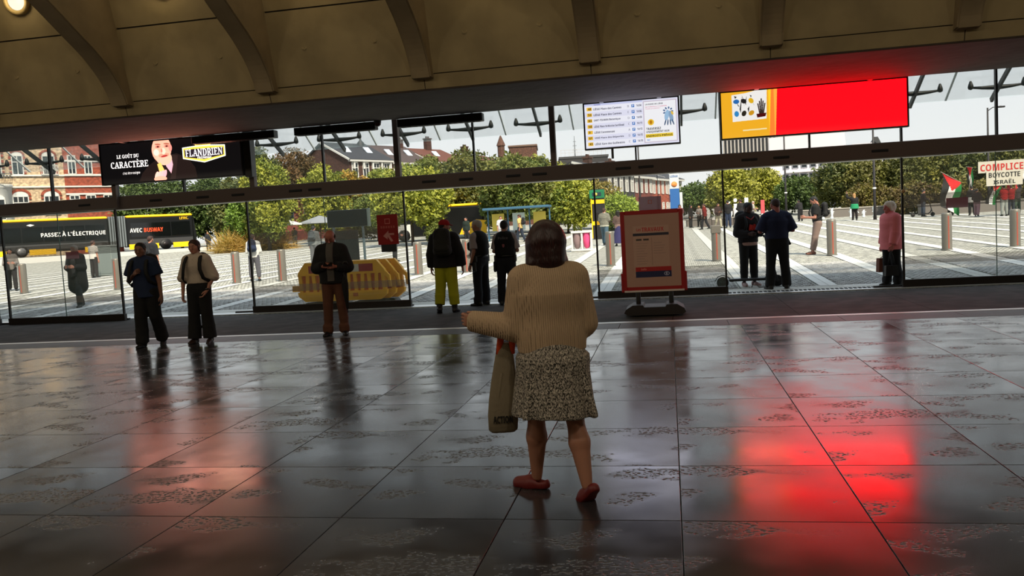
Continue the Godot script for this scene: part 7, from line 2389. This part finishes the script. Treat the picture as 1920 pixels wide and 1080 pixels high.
	flag("narrow hanging flag beside the dark post, red at its top", V(17.35, 3.55, -53.9), V(0.22, -0.05, 0.2), V(0.1, -1.5, 0), V(17.3, 1.2, -53.9), 1.0)
	flag("flag draped from the hands of the protester in red, white and green folds", V(17.3, 2.45, -49.9), V(0.45, -0.1, 0.1), V(-0.35, -1.1, 0), V(17.6, 2.1, -49.9), 1.0)
	flag("flag waving right of the placards at the edge of the crowd", V(18.75, 3.1, -50.9), V(0.6, 0.4, 0), V(0.35, -0.75, 0.1), V(18.7, 1.7, -50.9), 1.0)


func placard(text: String, label: String, at: Vector3, y: float, w: float, h: float, ink: Color, two_lines: bool):
	var o := thing("placard", label, "placard", V(at.x, ground_y(at.z) + y - 0.65 + 0.3, at.z), -10)
	part("board", box(V(0, h / 2, 0), V(w, h, 0.03), 0.006), M("placard white", Color(0.74, 0.72, 0.66), 0.8), o)
	var m := M("ink " + ink.to_html(), ink, 0.8)
	var lines := text.split("\n")
	for k in lines.size():
		part("lettering", lettering(lines[k], 0.26 if two_lines else 0.36, 0.006, 700, "Droid Sans", w * ([0.86, 0.6][k] if two_lines else 0.9)), m, o, V(0, h * (0.72 - 0.44 * k) if two_lines else h * 0.45, 0.02))
	for x in [-w * 0.3, w * 0.3]: part("stick", MB.new(true).tube([V(x, h * 0.9, -0.03), V(x, -0.55, -0.03)], 0.018, 6), M("stick wood", Color(0.5, 0.4, 0.28), 0.8), o)


func flag(label: String, at: Vector3, hoist: Vector3, fly: Vector3, foot: Vector3, wave: float):
	var o := thing("flag", label, "flag", at)
	var n := hoist.cross(fly).normalized()
	var cells := {"black_stripe": MB.new(true), "white_stripe": MB.new(true), "green_stripe": MB.new(true), "red_triangle": MB.new(true)}
	var nu := 24
	var nv := 18
	var P := func(u: float, v: float) -> Vector3: return hoist * v + fly * u + n * (0.10 * sin(u * 9.0 + v * 4.0) * wave * (0.3 + u)) + hoist * (0.06 * sin(u * 7.0))
	for i in nu:
		for j in nv:
			var u := float(i) / nu
			var v := float(j) / nv
			var um := u + 0.5 / nu
			var vm := v + 0.5 / nv
			var k := "black_stripe" if vm < 0.333 else ("white_stripe" if vm < 0.667 else "green_stripe")
			if um < 0.40 * (1.0 - absf(vm - 0.5) * 2.0): k = "red_triangle"
			var a: Vector3 = P.call(u, v)
			var b: Vector3 = P.call(u + 1.0 / nu, v)
			var c: Vector3 = P.call(u + 1.0 / nu, v + 1.0 / nv)
			var d: Vector3 = P.call(u, v + 1.0 / nv)
			var th := n * 0.006
			cells[k].quad(a + th, b + th, c + th, d + th)
			cells[k].quad(d - th, c - th, b - th, a - th)
	for k in cells: part(k, cells[k], M("flag " + k, {"black_stripe": Color(0.04, 0.04, 0.04), "white_stripe": Color(0.85, 0.84, 0.82), "green_stripe": Color(0.05, 0.42, 0.18), "red_triangle": Color(0.72, 0.05, 0.07)}[k], 0.8), o)
	part("pole", MB.new(true).tube([hoist * -0.12, hoist, foot - at], 0.018, 6), M("pole pale", Color(0.6, 0.55, 0.5), 0.6), o)


func bus(at: Vector3, yaw: float):
	var o := thing("articulated_bus", "long black and yellow articulated bus with lettering along its side", "bus", at, yaw)
	var bk := M("bus black", Color(0.03, 0.03, 0.032), 0.3)
	var ye := M("bus yellow", Color(0.95, 0.74, 0.05), 0.4)
	var gr := M("bus grey", Color(0.20, 0.20, 0.20), 0.5)
	var glass := M("bus glass", Color(0.045, 0.05, 0.055), 0.08)
	for q in [[-7.0, 6.2], [7.6, 13.25]]:
		var w: float = q[1] - q[0]
		var mx: float = (q[0] + q[1]) / 2
		part("body", box(V(mx, 1.65, -1.25), V(w, 2.6, 2.5), 0.12), bk, o)
		part("roof_edge", box(V(mx, 3.0, -1.25), V(w - 0.1, 0.26, 2.44), 0.1), ye, o)
		part("lower_side", box(V(mx, 0.78, 0.005), V(w - 0.3, 0.46, 0.03), 0.008), gr, o)
		var nw := int(w / 1.6)
		for k in nw: part("side_window", box(V(q[0] + 0.3 + (w - 0.6) * (k + 0.5) / nw, 1.82, 0.012), V((w - 0.6) / nw - 0.06, 1.25, 0.03), 0.006), glass, o)
	part("nose", MB.new().prism(PackedVector2Array([Vector2(13.1, 0.35), Vector2(13.42, 0.4), Vector2(13.45, 1.4), Vector2(13.30, 2.7), Vector2(13.0, 3.05), Vector2(13.1, 0.35)].slice(0, 5)), -2.4, -0.1), bk, o)
	for k in 7: part("bellows_fold", box(V(6.3 + k * 0.2, 1.75, -1.25), V(0.13, 2.7, 2.42 if k % 2 else 2.3), 0.03), M("bellows", Color(0.40, 0.43, 0.44), 0.8), o)
	for q in [[-3.0, -1.2], [0.05, 2.0], [4.2, 4.75], [4.85, 5.15], [9.85, 10.15], [11.35, 13.0], [7.7, 9.5]]:
		part("yellow_skirt", box(V((q[0] + q[1]) / 2, 0.36, 0.01), V(q[1] - q[0], 0.46, 0.05), 0.01), ye, o)
	for x in [-0.5, 5.6, 10.75]:
		var wh := part("wheel", MB.new(true).tube([V(x, 0.48, -0.28), V(x, 0.48, 0.03)], 0.48, 20), M("black rubber"), o)
		part("hub", MB.new(true).tube([V(x, 0.48, 0.02), V(x, 0.48, 0.05)], 0.24 if x > 0 else 0.32, 16), M("hub pale" if x < 0 else "hub grey", Color(0.6, 0.6, 0.6), 0.4, 0.4), wh)
	var wi := M("bus ink white", Color(0.88, 0.88, 0.86), 0.6)
	var oi := M("bus ink orange", Color(0.90, 0.28, 0.08), 0.6)
	part("lettering", lettering("PASSEZ À L'ÉLECTRIQUE", 0.50, 0.012, 700, "Droid Sans", 4.9), wi, o, V(3.45, 1.78, 0.035))
	part("lettering", lettering("AVEC", 0.36, 0.012, 700, "Droid Sans", 1.0), wi, o, V(8.35, 1.80, 0.035))
	part("lettering", lettering("BUSWAY", 0.36, 0.012, 700, "Droid Sans", 1.6), oi, o, V(9.8, 1.80, 0.035))
	part("lettering", lettering("BUSWAY", 0.34, 0.012, 700, "Droid Sans", 1.5), oi, o, V(-2.9, 2.3, 0.035))
	part("lettering", lettering("LETEC.", 0.22, 0.012, 700, "Droid Sans", 0.75), ye, o, V(12.45, 2.72, 0.02))
	part("side_logo", MB.new().prism(PackedVector2Array([Vector2(0.0, 2.62), Vector2(0.3, 2.72), Vector2(0.6, 2.62), Vector2(0.3, 2.52)]), 0.0, 0.02), wi, o)
